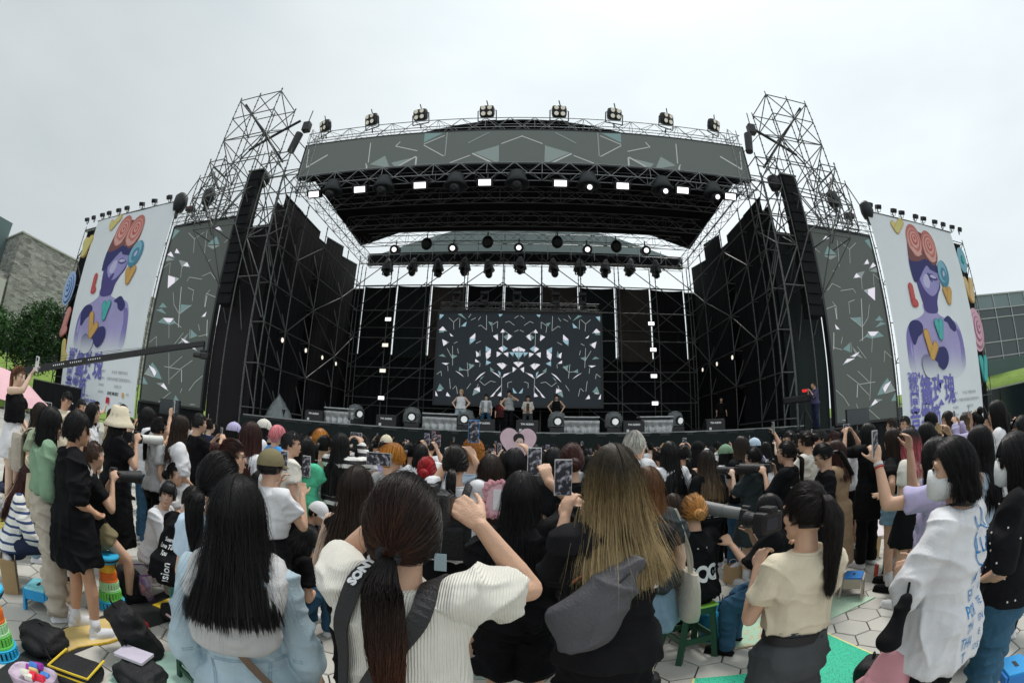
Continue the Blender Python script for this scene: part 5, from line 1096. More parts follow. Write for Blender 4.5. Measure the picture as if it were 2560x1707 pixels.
def hair_mesh(style, n=1500, L=.5, seed=1, wave=0, bangs=False, puff=1.0, tie=(0, -.93, .28), tail=.35, lw=1.0, flare=1.0, A=118, shift=(0, 0), partx=.0, fluff=1.0, tailrad=.032, under=False):
 key = (style, n, L, seed, wave, bangs, puff, tie, tail, lw, flare, A, shift, partx, fluff, tailrad)
 if key in HAIRC: return HAIRC[key]
 rs = np.random.RandomState(seed); parts = []
 def fin(P, tip=.35, w0=.0011):
  K = P.shape[1]; tt = np.linspace(0, 1, K)[None, :]; rad = w0 * lw * (1 - (1 - tip) * np.clip((tt - .55) / .45, 0, 1)) * (.55 + .45 * np.clip(tt * 8, 0, 1)); parts.append((P, np.broadcast_to(rad, P.shape[:2]), rs.rand(len(P)), tt))
 shell = scalp_shell((1.03 if style not in ('pony', 'bun') else .985) * puff, low=.80 if style in ('long', 'bob', 'thin', 'bowl') else .64)
 if style in ('long', 'bob', 'thin', 'bowl'):
  y = rs.uniform(-.85, .72, n); sd = np.where(rs.rand(n) < .5, -1, 1); u0 = unit(np.stack([sd * (np.abs(rs.normal(0, .10, n)) + .02) + partx, y * .9, np.sqrt(np.clip(1.0 - (y * .85) ** 2, .1, 1))], 1))
  f = (y + .85) / 1.57; a = sd * R(1) * (np.clip(A * (f * 1.02) + rs.normal(0, 9, n), 0, A + 6)); lo = rs.uniform(-.38, -.05, n)
  if style == 'bowl': a = sd * R(1) * np.clip(178 * f + rs.normal(0, 9, n), 0, 180); lo = rs.uniform(-.10, .06, n)
  u1 = unit(np.stack([np.sin(a), -np.cos(a), lo], 1)); ly = (1.0 + .13 * rs.rand(n) ** .7) * puff
  Ls = L * (1 + rs.normal(0, .05, n) - .10 * rs.rand(n) ** 3) - np.abs(a) / R(130) * (.10 * L) + .06 * (lo + .2)
  P = hang(u0, u1, np.maximum(Ls, .02), ly, dict(long='long', bob='bob', thin='thin', bowl='bowl')[style], wave=wave, rnd=rs.rand(n), flare=flare, shift=shift, K2=5 if style == 'bowl' else 11)
  P = clump(P, (a / R(260) + .5) * .999, max(20, n // (22 if style != 'bowl' else 10)), (.62 if style != 'bob' else .3), .010, rs); nf = max(6, n // 22); fl = rs.rand(nf, 1, 1) * .03 + .006; tf = np.linspace(0, 1, P.shape[1])[None, :, None]; Pf = P[:nf] + (rs.normal(0, 1, (nf, 1, 3)) * fl + unit(P[:nf] * [1, 1, 0]) * fl) * tf ** 1.2 + .004 * np.sin(tf * (6 + 9 * rs.rand(nf, 1, 1)) + 6 * rs.rand(nf, 1, 1)); fin(P, .25); fin(Pf, .2, .0008)
  # inner curtain so the fall of hair is opaque
  aa = np.linspace(-R(A - 8), R(A - 8), 40) if style != 'bowl' else np.linspace(-R(178), R(178), 44); q = len(aa); uu0 = unit(np.stack([np.sign(aa) * .05, .6 * np.abs(aa) / R(118) - .5, np.ones(q) * .9], 1)); uu1 = unit(np.stack([np.sin(aa), -np.cos(aa), np.full(q, -.12)], 1))
  C = hang(uu0, uu1, np.full(q, L * .90) * (1 - .1 * np.abs(aa) / R(130)), np.full(q, 1.0 * puff), dict(long='long', bob='bob', thin='thin', bowl='bowl')[style], wave=wave * .5, rnd=np.zeros(q), flare=flare, shift=shift, K2=5 if style == 'bowl' else 11)
  K = C.shape[1]; ev = np.concatenate([C.reshape(-1, 3), np.tile(np.linspace(0, 1, K), q)[:, None]], 1); ef = [(i * K + k, (i + 1) * K + k, (i + 1) * K + k + 1, i * K + k + 1) for i in range(q - 1) for k in range(K - 1)]
  shell = (np.concatenate([shell[0], ev]), list(shell[1]) + [tuple(v + len(shell[0]) for v in f_) for f_ in ef])
 elif style in ('pony', 'bun'):
  tu = unit(np.array([tie]))[0]; th = np.arccos(rs.uniform(-.35, 1, n)); ph = rs.uniform(-np.pi, np.pi, n); u0 = np.stack([np.sin(th) * np.sin(ph), -np.sin(th) * np.cos(ph), np.cos(th)], 1)
  u0 = u0[~((u0[:, 1] > .62) & (u0[:, 2] < .5)) & ~((u0[:, 1] > .15) & (u0[:, 2] < -.05)) & ((u0 @ tu) < .97)]
  # hair starts on the scalp: sort so that roots near the hairline sweep the full way back
  nn = len(u0); u1 = unit(np.repeat(tu[None], nn, 0) + rs.normal(0, .07, (nn, 3))); t = np.linspace(0, 1, 10)[None, :, None]; U = slerp(u0[:, None], u1[:, None], t); ly = (1.01 + .07 * rs.rand(nn)) * puff
  P = U * HE * ly[:, None, None]; P += (.012 * fluff * rs.normal(0, 1, (nn, 1, 3)) * (np.sin(t * np.pi))) * .35; fin(P, .8); nf = max(8, nn // 25); Pf = P[:nf] * (1 + .10 * rs.rand(nf, 1, 1) * np.sin(t * np.pi * .9)) + rs.normal(0, .006, (nf, 1, 3)) * t; fin(Pf, .3, .0007)
  tp = tu * HE * 1.08
  if style == 'pony':
   m = int(n * .55); o = rs.normal(0, .55, (m, 2)); o /= np.maximum(1, np.linalg.norm(o, axis=1, keepdims=True)); K = 14; s = np.linspace(0, 1, K)[None, :]; Ls = tail * (1 + rs.normal(0, .06, m) - .12 * np.abs(rs.normal(0, 1, m)))[:, None]
   spread = (.012 + (tailrad - .012) * np.clip(s * 3.2, 0, 1)) * np.where(s > .6, 1 - .5 * (s - .6) / .4, 1)
   out = .062 * np.clip(s * 4, 0, 1) + .0 * s; dz = Ls * np.clip(s - .03, 0, 1) ** 1.15
   h = tu[:2] / max(1e-6, np.hypot(*tu[:2])); x = tp[0] + h[0] * out + o[:, :1] * spread + shift[0] * s ** 1.3; y = tp[1] + h[1] * out + o[:, 1:] * spread * .75 + shift[1] * s ** 1.3; z = tp[2] + .022 * np.sin(np.clip(s * 5, 0, 1) * np.pi) * (tu[2] > .3) - dz
   if wave: ph = rs.rand(m)[:, None] * 5; x = x + wave * np.sin(s * 13 + ph) * s; y = y + wave * np.cos(s * 12 + ph) * s
   Q = np.stack([x + 0 * s, y + 0 * s, z], -1); Q = clump(Q, rs.rand(m) * .999, max(10, m // 18), .5, .007, rs); fin(Q, .25)
  else:
   m = int(n * .5); K = 12; s = np.linspace(0, 2.0 * np.pi, K)[None, :]; ax = unit(rs.normal(0, 1, (m, 3)) * [.6, .6, .6] + tu * 1.2); e1 = unit(np.cross(ax, rs.normal(0, 1, (m, 3)))); e2 = np.cross(ax, e1); rr = .030 + .014 * rs.rand(m)
   Q = (tp + tu * .028) + (e1[:, None] * np.cos(s)[..., None] + e2[:, None] * np.sin(s)[..., None]) * rr[:, None, None] + ax[:, None] * (rs.uniform(-1, 1, m) * .022)[:, None, None]; fin(Q, .8, .0014)
   b_ = MB(); b_.ball(tuple(tp + tu * .028), .037, n=12, k=8); shell = (np.concatenate([shell[0], np.array([(*v, .5) for v in b_.v])]), list(shell[1]) + [tuple(i + len(shell[0]) for i in (f_ if len(f_) == 4 else (*f_, f_[-1]))) for f_ in b_.f if len(f_) == 4])
 elif style == 'short':
  th = np.arccos(rs.uniform(-.45, 1, n)); ph = rs.uniform(-np.pi, np.pi, n); u0 = np.stack([np.sin(th) * np.sin(ph), -np.sin(th) * np.cos(ph), np.cos(th)], 1); u0 = u0[~((u0[:, 1] > .5) & (u0[:, 2] < .42)) & ~((u0[:, 1] > -.05) & (u0[:, 2] < -.12))]
  nn = len(u0); crown = unit(np.array([.1, -.35, .95])); dn = unit(u0 - crown * (u0 @ crown)[:, None] + 1e-4); u1 = unit(u0 + dn * (.35 + .3 * rs.rand(nn))[:, None] * (L / .1) + rs.normal(0, .08, (nn, 3))); t = np.linspace(0, 1, 6)[None, :, None]
  U = slerp(u0[:, None], u1[:, None], t); sh_ = np.clip(u0[:, 2] + .55, .15, 1)[:, None, None]; P = U * HE * (1.0 + (.10 + .16 * rs.rand(nn))[:, None, None] * t ** .7 * sh_) * puff; fin(clump(P, rs.rand(nn) * .999, nn // 9, .5, .003, rs), .3)
 if bangs:
  m = int(n * .28); a = rs.uniform(R(128), R(232), m); sd = rs.normal(0, .05, m); u0 = unit(np.stack([.55 * np.sin(a), -.55 * np.cos(a) - .05, .85 + sd], 1)); u1 = unit(np.stack([np.sin(a), -np.cos(a), .40 + rs.normal(0, .03, m)], 1));
  P = hang(u0, u1, .010 + rs.rand(m) * .014 + .05 * (np.abs(a - np.pi) > R(40)), 1.03 + .08 * rs.rand(m), 'bowl', K1=6, K2=4); fin(P, .3)
 K = max(p[0].shape[1] for p in parts); al = []
 for P, rad, rn, tt in parts:
  # resample to a common point count
  k = P.shape[1]
  if k != K:
   s = np.linspace(0, k - 1, K); i = np.minimum(np.floor(s).astype(int), k - 2); f = (s - i)[None, :, None]; P = P[:, i] * (1 - f) + P[:, i + 1] * f; rad = rad[:, i]; tt = tt[:, i]
  al.append((P, rad, rn, np.broadcast_to(tt, P.shape[:2])))
 me = ribbon_mesh(np.concatenate([p[0] for p in al]), np.concatenate([p[1] for p in al]), np.concatenate([p[2] for p in al]), np.concatenate([p[3] for p in al]), None, shell)
 HAIRC[key] = me; return me
def hair_mat(name, root, mid=None, tip=None, gloss=.40):
 k = 'hair_' + name
 if k in MATS: return MATS[k]
 mid = mid or root; tip = tip or mid; m, t, n, p = node_mat(k); p.inputs['Roughness'].default_value = gloss; p.inputs['Specular IOR Level'].default_value = .30
 a = n.new('ShaderNodeAttribute'); a.attribute_name = 'along'; b = n.new('ShaderNodeAttribute'); b.attribute_name = 'strand'
 r = n.new('ShaderNodeValToRGB'); e = r.color_ramp.elements; e[0].position = .18; e[0].color = (*root, 1); e[1].position = .9; e[1].color = (*tip, 1); q = e.new(.45); q.color = (*mid, 1); t.links.new(a.outputs['Fac'], r.inputs[0])
 s = n.new('ShaderNodeMapRange'); s.inputs[3].default_value = .35; s.inputs[4].default_value = 1.75; t.links.new(b.outputs['Fac'], s.inputs[0])
 v = n.new('ShaderNodeVectorMath'); v.operation = 'SCALE'; t.links.new(r.outputs[0], v.inputs[0]); t.links.new(s.outputs[0], v.inputs['Scale']); t.links.new(v.outputs[0], p.inputs['Base Color']); return m
HM = dict(black=hair_mat('black', (.0075, .0068, .007)), soft=hair_mat('soft', (.014, .011, .010)), dbrown=hair_mat('dbrown', (.020, .012, .009), (.03, .017, .011), (.045, .024, .014)), brown=hair_mat('brown', (.035, .018, .011), (.075, .036, .02), (.10, .05, .027)), maroon=hair_mat('maroon', (.03, .011, .009), (.055, .017, .013)), auburn=hair_mat('auburn', (.10, .043, .017), (.22, .10, .04), (.30, .15, .065)), orange=hair_mat('orange', (.34, .13, .022), (.56, .23, .035)), blonde=hair_mat('blonde', (.035, .026, .015), (.25, .175, .08), (.44, .33, .17)), ombre=hair_mat('ombre', (.015, .011, .009), (.05, .033, .022), (.17, .11, .06)), red=hair_mat('red', (.24, .010, .014), (.40, .014, .02)), pink=hair_mat('pink', (.66, .22, .25), (.74, .26, .28)), silver=hair_mat('silver', (.30, .29, .26), (.60, .58, .52), (.66, .63, .56)), blond2=hair_mat('blond2', (.42, .30, .16), (.62, .46, .25)), pinktip=hair_mat('pinktip', (.012, .01, .01), (.45, .10, .12), (.60, .20, .22)), ponybrown=hair_mat('ponybrown', (.0085, .007, .0065), (.022, .011, .008), (.10, .032, .014)), bunorange=hair_mat('bunorange', (.05, .03, .015), (.55, .26, .07), (.64, .33, .10)), streak=hair_mat('streak', (.012, .01, .009), (.05, .035, .02), (.36, .24, .11)))
HNAME = dict(black='black', soft='black', dbrown='dark brown', brown='brown', maroon='reddish brown', auburn='auburn', orange='orange', blonde='blonde', ombre='light tipped brown', red='bright red', pink='pink', silver='silver', blond2='blond', pinktip='pink streaked', ponybrown='dark brown', bunorange='orange', streak='highlighted')
# ---------------- clothing colours
CL = dict(black=(.0055, .0056, .0066), black2=(.009, .009, .0105), white=(.68, .68, .70), offwhite=(.66, .63, .56), cream=(.68, .60, .45), grey=(.34, .345, .34), lgrey=(.46, .46, .46), charcoal=(.030, .040, .044), beige=(.50, .385, .26), tan=(.34, .23, .14), brown=(.11, .06, .038), green=(.20, .32, .21), sage=(.27, .33, .22), denim=(.20, .31, .40), ldenim=(.36, .46, .52), ddenim=(.028, .085, .15), navy=(.018, .026, .06), lilac=(.46, .42, .62), pink=(.62, .30, .34), lblue=(.50, .62, .74), blue=(.06, .27, .62), red=(.42, .03, .035), khaki=(.19, .16, .085), stone=(.43, .38, .315), mint=(.10, .55, .33), greyblue=(.22, .29, .38), purple=(.09, .07, .16), greyjean=(.060, .066, .070), yellow=(.72, .52, .05))
CNAME = dict(black='black', black2='black', white='white', offwhite='off-white', cream='cream', grey='grey', lgrey='light grey', charcoal='charcoal', beige='beige', tan='tan', brown='brown', green='green', sage='sage green', denim='denim blue', ldenim='pale denim', ddenim='dark denim', navy='navy', lilac='lilac', pink='pink', lblue='light blue', blue='blue', red='red', khaki='khaki', stone='stone', mint='mint green', greyblue='grey blue', purple='purple', greyjean='grey denim', yellow='yellow')
def creases(m, st=.55):
 # sharp secondary wrinkles on top of the modelled folds
 t = m.node_tree; n = t.nodes; p = n['Principled BSDF']; o = n.new('ShaderNodeTexCoord'); g = n.new('ShaderNodeMapping'); g.inputs['Scale'].default_value = (1, 1, 1.5); g.inputs['Rotation'].default_value = (.3, .5, 0); z = n.new('ShaderNodeTexNoise'); z.noise_type = 'RIDGED_MULTIFRACTAL'; z.inputs['Scale'].default_value = 7; z.inputs['Detail'].default_value = 2; z.inputs['Distortion'].default_value = .6
 t.links.new(o.outputs['Object'], g.inputs[0]); t.links.new(g.outputs[0], z.inputs['Vector']); b = n.new('ShaderNodeBump'); b.inputs['Strength'].default_value = st; b.inputs['Distance'].default_value = .012; t.links.new(z.outputs[0], b.inputs['Height'])
 if p.inputs['Normal'].links: t.links.new(p.inputs['Normal'].links[0].from_socket, b.inputs['Normal'])
 t.links.new(b.outputs[0], p.inputs['Normal']); return m
def cloth(c, kind='c'):
 if 'cloth_' + c in MATS: return MATS['cloth_' + c]
 den = 'denim' in c or c == 'greyjean'; m = mat('cloth_' + c, CL[c], .85, var=.16 if not den else .4, scale=9 if not den else 6, bump=.22, bscale=150, spec=.15 if c.startswith('black') else .25, sheen=0); return creases(m)
def stripe_mat(name, a, b, freq, duty=.5, pos=0):
 k = 'stripe_' + name
 if k in MATS: return MATS[k]
 m, t, n, p = node_mat(k); p.inputs['Roughness'].default_value = .85; o = n.new('ShaderNodeTexCoord'); s = n.new('ShaderNodeSeparateXYZ'); t.links.new(o.outputs['Object'], s.inputs[0])
 q = n.new('ShaderNodeTexNoise'); q.inputs['Scale'].default_value = 3; t.links.new(o.outputs['Object'], q.inputs['Vector']); ad = n.new('ShaderNodeMath'); ad.operation = 'MULTIPLY_ADD'; ad.inputs[1].default_value = .03; t.links.new(q.outputs[0], ad.inputs[0]); t.links.new(s.outputs['Z'], ad.inputs[2])
 mu = n.new('ShaderNodeMath'); mu.operation = 'MULTIPLY'; mu.inputs[1].default_value = freq; t.links.new(ad.outputs[0], mu.inputs[0]); fr = n.new('ShaderNodeMath'); fr.operation = 'FRACT'; t.links.new(mu.outputs[0], fr.inputs[0])
 g = n.new('ShaderNodeMath'); g.operation = 'LESS_THAN'; g.inputs[1].default_value = duty; t.links.new(fr.outputs[0], g.inputs[0]); x = n.new('ShaderNodeMix'); x.data_type = 'RGBA'; x.inputs[6].default_value = (*a, 1); x.inputs[7].default_value = (*b, 1); t.links.new(g.outputs[0], x.inputs[0]); t.links.new(x.outputs[2], p.inputs['Base Color']); return m
def skin_mat(i):
 k = f'skin_{i}'
 if k in MATS: return MATS[k]
 c = [(.60, .37, .255), (.66, .43, .31), (.52, .29, .18), (.70, .49, .37)][i]; m = mat(k, c, .5, var=.16, scale=16, bump=.2, bscale=160, spec=.3); p = m.node_tree.nodes['Principled BSDF']; p.inputs['Subsurface Weight'].default_value = .12; p.inputs['Subsurface Radius'].default_value = (.02, .008, .004); return m
M_eye = mat('eye_dark', (.012, .009, .008), .25, var=0); M_lip = mat('lip', (.42, .16, .13), .45, var=.1); M_brow = mat('brow', (.02, .014, .011), .7, var=0); M_maskw = mat('mask_white', (.72, .73, .73), .8, var=.05, bump=.2, bscale=90); M_blackcl = cloth('black')
MC = {}
def cached(key, fn):
 if key not in MC: MC[key] = fn()
 return MC[key]
def with_mat(me, m, name, parent, M=None):
 # the same geometry can be worn in many colours: the material sits on the object
 if not len(me.materials): me.materials.append(m)
 o = link(name, me, parent); o.material_slots[0].link = 'OBJECT'; o.material_slots[0].material = m
 if M is not None: o.matrix_local = M
 return o
def patch(mb): return mb
HSTYLE = dict(long=dict(style='long', L=.42), longer=dict(style='long', L=.52), mid=dict(style='long', L=.28), wavy=dict(style='long', L=.46, wave=.011), bob=dict(style='bob', L=.16), bobb=dict(style='bob', L=.19, bangs=True, A=112), pony=dict(style='pony', tail=.38), lowpony=dict(style='pony', tie=(0, -.96, -.18), tail=.34), highpony=dict(style='pony', tie=(0, -.62, .78), tail=.42), bun=dict(style='bun'), lowbun=dict(style='bun', tie=(0, -.97, -.15)), short=dict(style='short', L=.12), shortb=dict(style='short', L=.16, puff=1.05, bangs=True), bowl=dict(style='bowl', L=.02, puff=1.04), ponyb=dict(style='pony', tail=.36, bangs=True), longb=dict(style='long', L=.40, bangs=True, A=112))
HDESC = dict(long='long {} hair', longer='very long {} hair', mid='shoulder length {} hair', wavy='wavy long {} hair', bob='{} bobbed hair', bobb='{} bob with a fringe', pony='{} ponytail', lowpony='low {} ponytail', highpony='high {} ponytail', bun='{} hair bun', lowbun='low {} hair bun', short='short {} hair', shortb='short {} fringed hair', bowl='{} bowl cut', ponyb='{} ponytail and fringe', longb='long {} hair and fringe')
def cap_mesh(kind):
 def mk():
  mb = MB(); n = 20; vs = []; k = 8
  if kind == 'cap':
   for i in range(k + 1):
    th = math.pi * .5 * 1.02 * i / k
    for j in range(n): ph = 2 * math.pi * j / n; vs.append((.094 * math.sin(th) * math.cos(ph), .114 * math.sin(th) * math.sin(ph) - .004, .118 * math.cos(th) + .016))
   mb.add(vs, [(i * n + j, (i + 1) * n + j, (i + 1) * n + (j + 1) % n, i * n + (j + 1) % n) for i in range(k) for j in range(n)])
   br = [];
   for off in (0, -.006):
    for i in range(13):
     a = R(18 + 144 * i / 12); br.append((.093 * math.cos(a), .11 * math.sin(a), .016 + off)); br.append((.088 * math.cos(a), .11 * math.sin(a) + .075 * math.sin(R(180 * i / 12)) ** .6, .0 + off - .012 * math.sin(R(180 * i / 12))))
   mb.add(br, [(2 * i, 2 * i + 1, 2 * i + 3, 2 * i + 2) for i in range(12)] + [(26 + 2 * i, 28 + 2 * i, 29 + 2 * i, 27 + 2 * i) for i in range(12)]); mb.ball((0, -.002, .134), .008, n=8, k=5)
  else:
   prof = [(.0, .132), (.06, .130), (.078, .118), (.092, .05), (.098, .03), (.13, -.02), (.152, -.058), (.150, -.062), (.125, -.03), (.095, .02)]
   for r, z in prof:
    for j in range(n): ph = 2 * math.pi * j / n; vs.append((r * math.cos(ph), r * 1.16 * math.sin(ph), z + .006 * math.sin(ph * 3)))
   mb.add(vs, [(i * n + j, i * n + (j + 1) % n, (i + 1) * n + (j + 1) % n, (i + 1) * n + j) for i in range(len(prof) - 1) for j in range(n)])
  return mb.mesh(smooth=True)
 return cached(('hat', kind), mk)
PEOPLE = []
def person(px, py, d, label, hair=('long', 'black'), top=('tee', 'short', 'white'), bottom=('trousers', 'black'), arms='down', legs='stand', turn=0, face=None, lean=0, hyaw=0, hpitch=0, htilt=0, seat=None, shoes='white', socks=None, cap=None, mask=None, skin=0, fat=1.0, loose=1.06, vox=None, wr=.011, features=None, hn=None, pos=None, z0=0.0, height=None, curl=(.6, .6), hands=None, joints=None, hairkw=None, twist=0, group='people in the concert crowd', key=None, topmat=None, bottommat=None, male=False, loose2=1.0):
 if pos is None:
  hp = dist(px, py, d); x, y, hz = hp
 else: x, y = pos; hz = height or 1.6
 if vox is None: vox = .012 if d < 4 else (.015 if d < 6.5 else .02)
 head = math.degrees(math.atan2(-.5 - x, 18.5 - y)) if face is None else face
 rz = -R(head + turn)
 s = 1.0
 if seat is not None:
  # find the pelvis height that puts the top of the head where it is seen
  q = Pose(arms, legs, lean, twist, hyaw, hpitch, htilt, .5, joints); seat = max(.18, min(.75, .5 + (hz - z0) - q.top))
  ps = Pose(arms, legs, lean, twist, hyaw, hpitch, htilt, seat, joints)
 else:
  ps = Pose(arms, legs, lean, twist, hyaw, hpitch, htilt, None, joints); s = max(.90, min(1.16, (hz - z0) / ps.top))
 if pos is None:
  ho = Matrix.Rotation(rz, 3, 'Z') @ (ps.H.translation * s); x, y = x - ho.x, y - ho.y
 t = thing('person', label, 'person', (x, y, z0), rz, group); t.scale = (s, s, s)
 if seat is None and pos is None and abs((hz - z0) / ps.top - s) > 1e-3 and d > 7: pass
 k0 = ps.key + (round(vox, 4), round(fat, 2))
 body = with_mat(cached(('body', k0, curl, str(hands), male), lambda: body_mesh(ps, vox, fat, curl, hands, male)), skin_mat(skin), 'body', t)
 if top:
  st = (top[0], top[1], loose); m = topmat or cloth(top[2]); with_mat(cached(('top', k0, st, wr), lambda: top_mesh(ps, st, vox * .95, wr, fat)), m, 'dress' if top[0] in ('dress', 'mini', 'midi') else 'shirt', t)
 if top and vox <= .012:
  def band():
   mb = MB(); C_ = ps.T @ V3(0, -.012, 1.325); R3 = ps.T.to_3x3(); rr_ = .070 if top[1] != 'none' else .078
   mb.path([C_ + R3 @ V3(rr_ * math.cos(a), rr_ * math.sin(a), -.004 - .016 * max(0, math.sin(a))) for a in [k * math.pi / 16 for k in range(33)]], .009, 8); return mb.mesh(smooth=True)
  with_mat(cached(('col', k0, top[1] == 'none'), band), m, 'collar', t)
 if bottom: with_mat(cached(('bot', k0, bottom[0], loose2), lambda: bottom_mesh(ps, (bottom[0], (1.22 if bottom[0] == 'wide' else 1.06) * loose2), vox, wr, fat)), bottommat or cloth(bottom[1]), {'shorts': 'shorts', 'longshorts': 'shorts', 'skirt': 'skirt', 'longskirt': 'skirt'}.get(bottom[0], 'trousers'), t)
 for f_ in (0, 1):
  if shoes: with_mat(cached(('shoe', ps.key[1], ps.seated and round(ps.pz, 2), vox > .012, f_), lambda: shoes_mesh(ps, min(vox, .012), f_)), cloth(shoes), 'shoe', t)
  if socks: with_mat(cached(('sock', ps.key[1], ps.seated and round(ps.pz, 2), socks[1], f_), lambda: socks_mesh(ps, f_, socks[1])), cloth(socks[0]), 'sock', t)
 if hair:
  kw = dict(HSTYLE[hair[0]]); kw.update(hairkw or {}); kw['n'] = hn or (2200 if d < 4.2 else 1100); kw['lw'] = kw.get('lw', 1.0 if d < 2.2 else (1.35 if d < 4.2 else 2.0)); kw.setdefault('seed', 3)
  o = with_mat(hair_mesh(**kw), HM[hair[1]], 'hair', t, ps.H)
 if cap: o = with_mat(cap_mesh(cap[0]), cloth(cap[1]), 'hat' if cap[0] != 'cap' else 'cap', t, ps.H)
 if features or (features is None and abs(turn + hyaw) > 30 and d < 9):
  for sg in (-1, 1):
   with_mat(cached(('eye',), lambda: MB().ball((0, 0, 0), (.0125, .006, .0062), n=10, k=6).mesh(smooth=True)), M_eye, 'eye', t, ps.H @ Matrix.Translation((sg * .031, .0875, .010)))
   with_mat(cached(('brow',), lambda: MB().ball((0, 0, 0), (.018, .005, .0035), n=8, k=5).mesh(smooth=True)), M_brow, 'eyebrow', t, ps.H @ Matrix.Translation((sg * .033, .088, .036)))
  if not mask: with_mat(cached(('mouth',), lambda: MB().ball((0, 0, 0), (.020, .007, .0065), n=10, k=6).mesh(smooth=True)), M_lip, 'mouth', t, ps.H @ Matrix.Translation((0, .0975, -.063)))
 if mask:
  def mk():
   mb = MB(); mb.loft([((0, .05, -.115), .03, .035), ((0, .05, -.10), .052, .062), ((0, .04, -.06), .068, .078), ((0, .045, -.025), .066, .072), ((0, .07, .004), .03, .042), ((0, .075, .008), .01, .03)], 18, power=2.0); mb.path([(.064, .04, -.03), (.078, .0, -.005)], .0016, 5); mb.path([(-.064, .04, -.03), (-.078, .0, -.005)], .0016, 5); mb.path([(.06, .03, -.09), (.078, -.008, -.04)], .0016, 5); mb.path([(-.06, .03, -.09), (-.078, -.008, -.04)], .0016, 5); return mb.mesh(smooth=True)
  with_mat(cached(('mask',), mk), M_maskw if mask is True else mask, 'face_mask', t, ps.H)
 W = Matrix.LocRotScale(Vector((x, y, z0)), Matrix.Rotation(rz, 3, 'Z').to_quaternion(), Vector((s, s, s)))
 rec = dict(o=t, pose=ps, W=W, label=label, key=key or label, x=px, d=d, s=s, head=head + turn); PEOPLE.append(rec); return rec
# ---------------- things people hold
def phone_picture():
 # a small live picture: dark scene with a few bright patches
 m, t, n, p = node_mat('phone_screen_lit'); p.inputs['Roughness'].default_value = .4; p.inputs['Specular IOR Level'].default_value = .15; p.inputs['Base Color'].default_value = (.01, .01, .01, 1); o = n.new('ShaderNodeTexCoord'); v = n.new('ShaderNodeTexNoise'); v.inputs['Scale'].default_value = 42; v.inputs['Detail'].default_value = 3; t.links.new(o.outputs['Object'], v.inputs['Vector']); r = n.new('ShaderNodeValToRGB'); e = r.color_ramp.elements; e[0].position = .50; e[0].color = (.010, .011, .014, 1); e[1].position = .74; e[1].color = (.26, .26, .30, 1); t.links.new(v.outputs[0], r.inputs[0]); t.links.new(r.outputs[0], p.inputs['Emission Color']); p.inputs['Emission Strength'].default_value = .8; return m
M_phone = mat('phone_black', (.015, .015, .017), .3, var=0, spec=.5); M_glow = mat('phone_screen', (.012, .012, .014), .4, var=.6, scale=60, emit=(.012, .013, .016), estr=.8, spec=.15); M_glow2 = phone_picture()
def phone_proto():
 t = thing('phone', '', 'phone'); MB().use(M_phone).rbox((0, 0, 0), (.076, .009, .156), .008).build('body', parent=t); MB().use(M_glow).box((0, -.0052, 0), (.069, .001, .147)).build('screen', parent=t); mb = MB().use(M_phone); mb.rbox((.02, .006, .05), (.03, .004, .034), .004); mb.build('camera_bump', parent=t); return t
PH0 = phone_proto(); NPH = [0]
def phone(rec, label, case=None, land=False, lit=False, at_=None, tilt=0, roll=0, size=1.0):
 p = rec['pose']; a, b = p.A[1], p.A[3]
 if at_ is None:
  if abs(a.z - b.z) < .12: loc = (a + b) / 2 + p.T.to_3x3() @ V3(0, .045, .085)
  else: loc = (a if a.z > b.z else b) + p.T.to_3x3() @ V3(0, .035, .10)
 else: loc = Vector(at_)
 o = PH0 if NPH[0] == 0 else dup(PH0); NPH[0] += 1
 M = rec['W'] @ Matrix.Translation(loc) @ Matrix.Rotation(R(roll), 4, 'Z') @ Matrix.Rotation(R(tilt), 4, 'X') @ (Matrix.Rotation(R(90), 4, 'Y') if land else Matrix.Identity(4)); l, r, s = M.decompose()
 o.location = l; o.rotation_euler = r.to_euler(); o.scale = (size,) * 3; o['label'] = label; o['group'] = 'phones held by the crowd'
 for ch in o.children:
  n = ch.name.split('.')[0]
  if n == 'screen' and lit: ch.data = ch.data.copy(); ch.data.materials[0] = M_glow2
  if n == 'body' and case: ch.data = ch.data.copy(); ch.data.materials[0] = cloth(case)
 return o
M_cam = mat('camera_black', (.014, .014, .015), .5, var=.1, bump=.3, bscale=140, spec=.4); M_gry = mat('lens_grey', (.16, .165, .165), .45, var=.1); M_lwh = mat('lens_white', (.62, .62, .58), .45, var=.05)
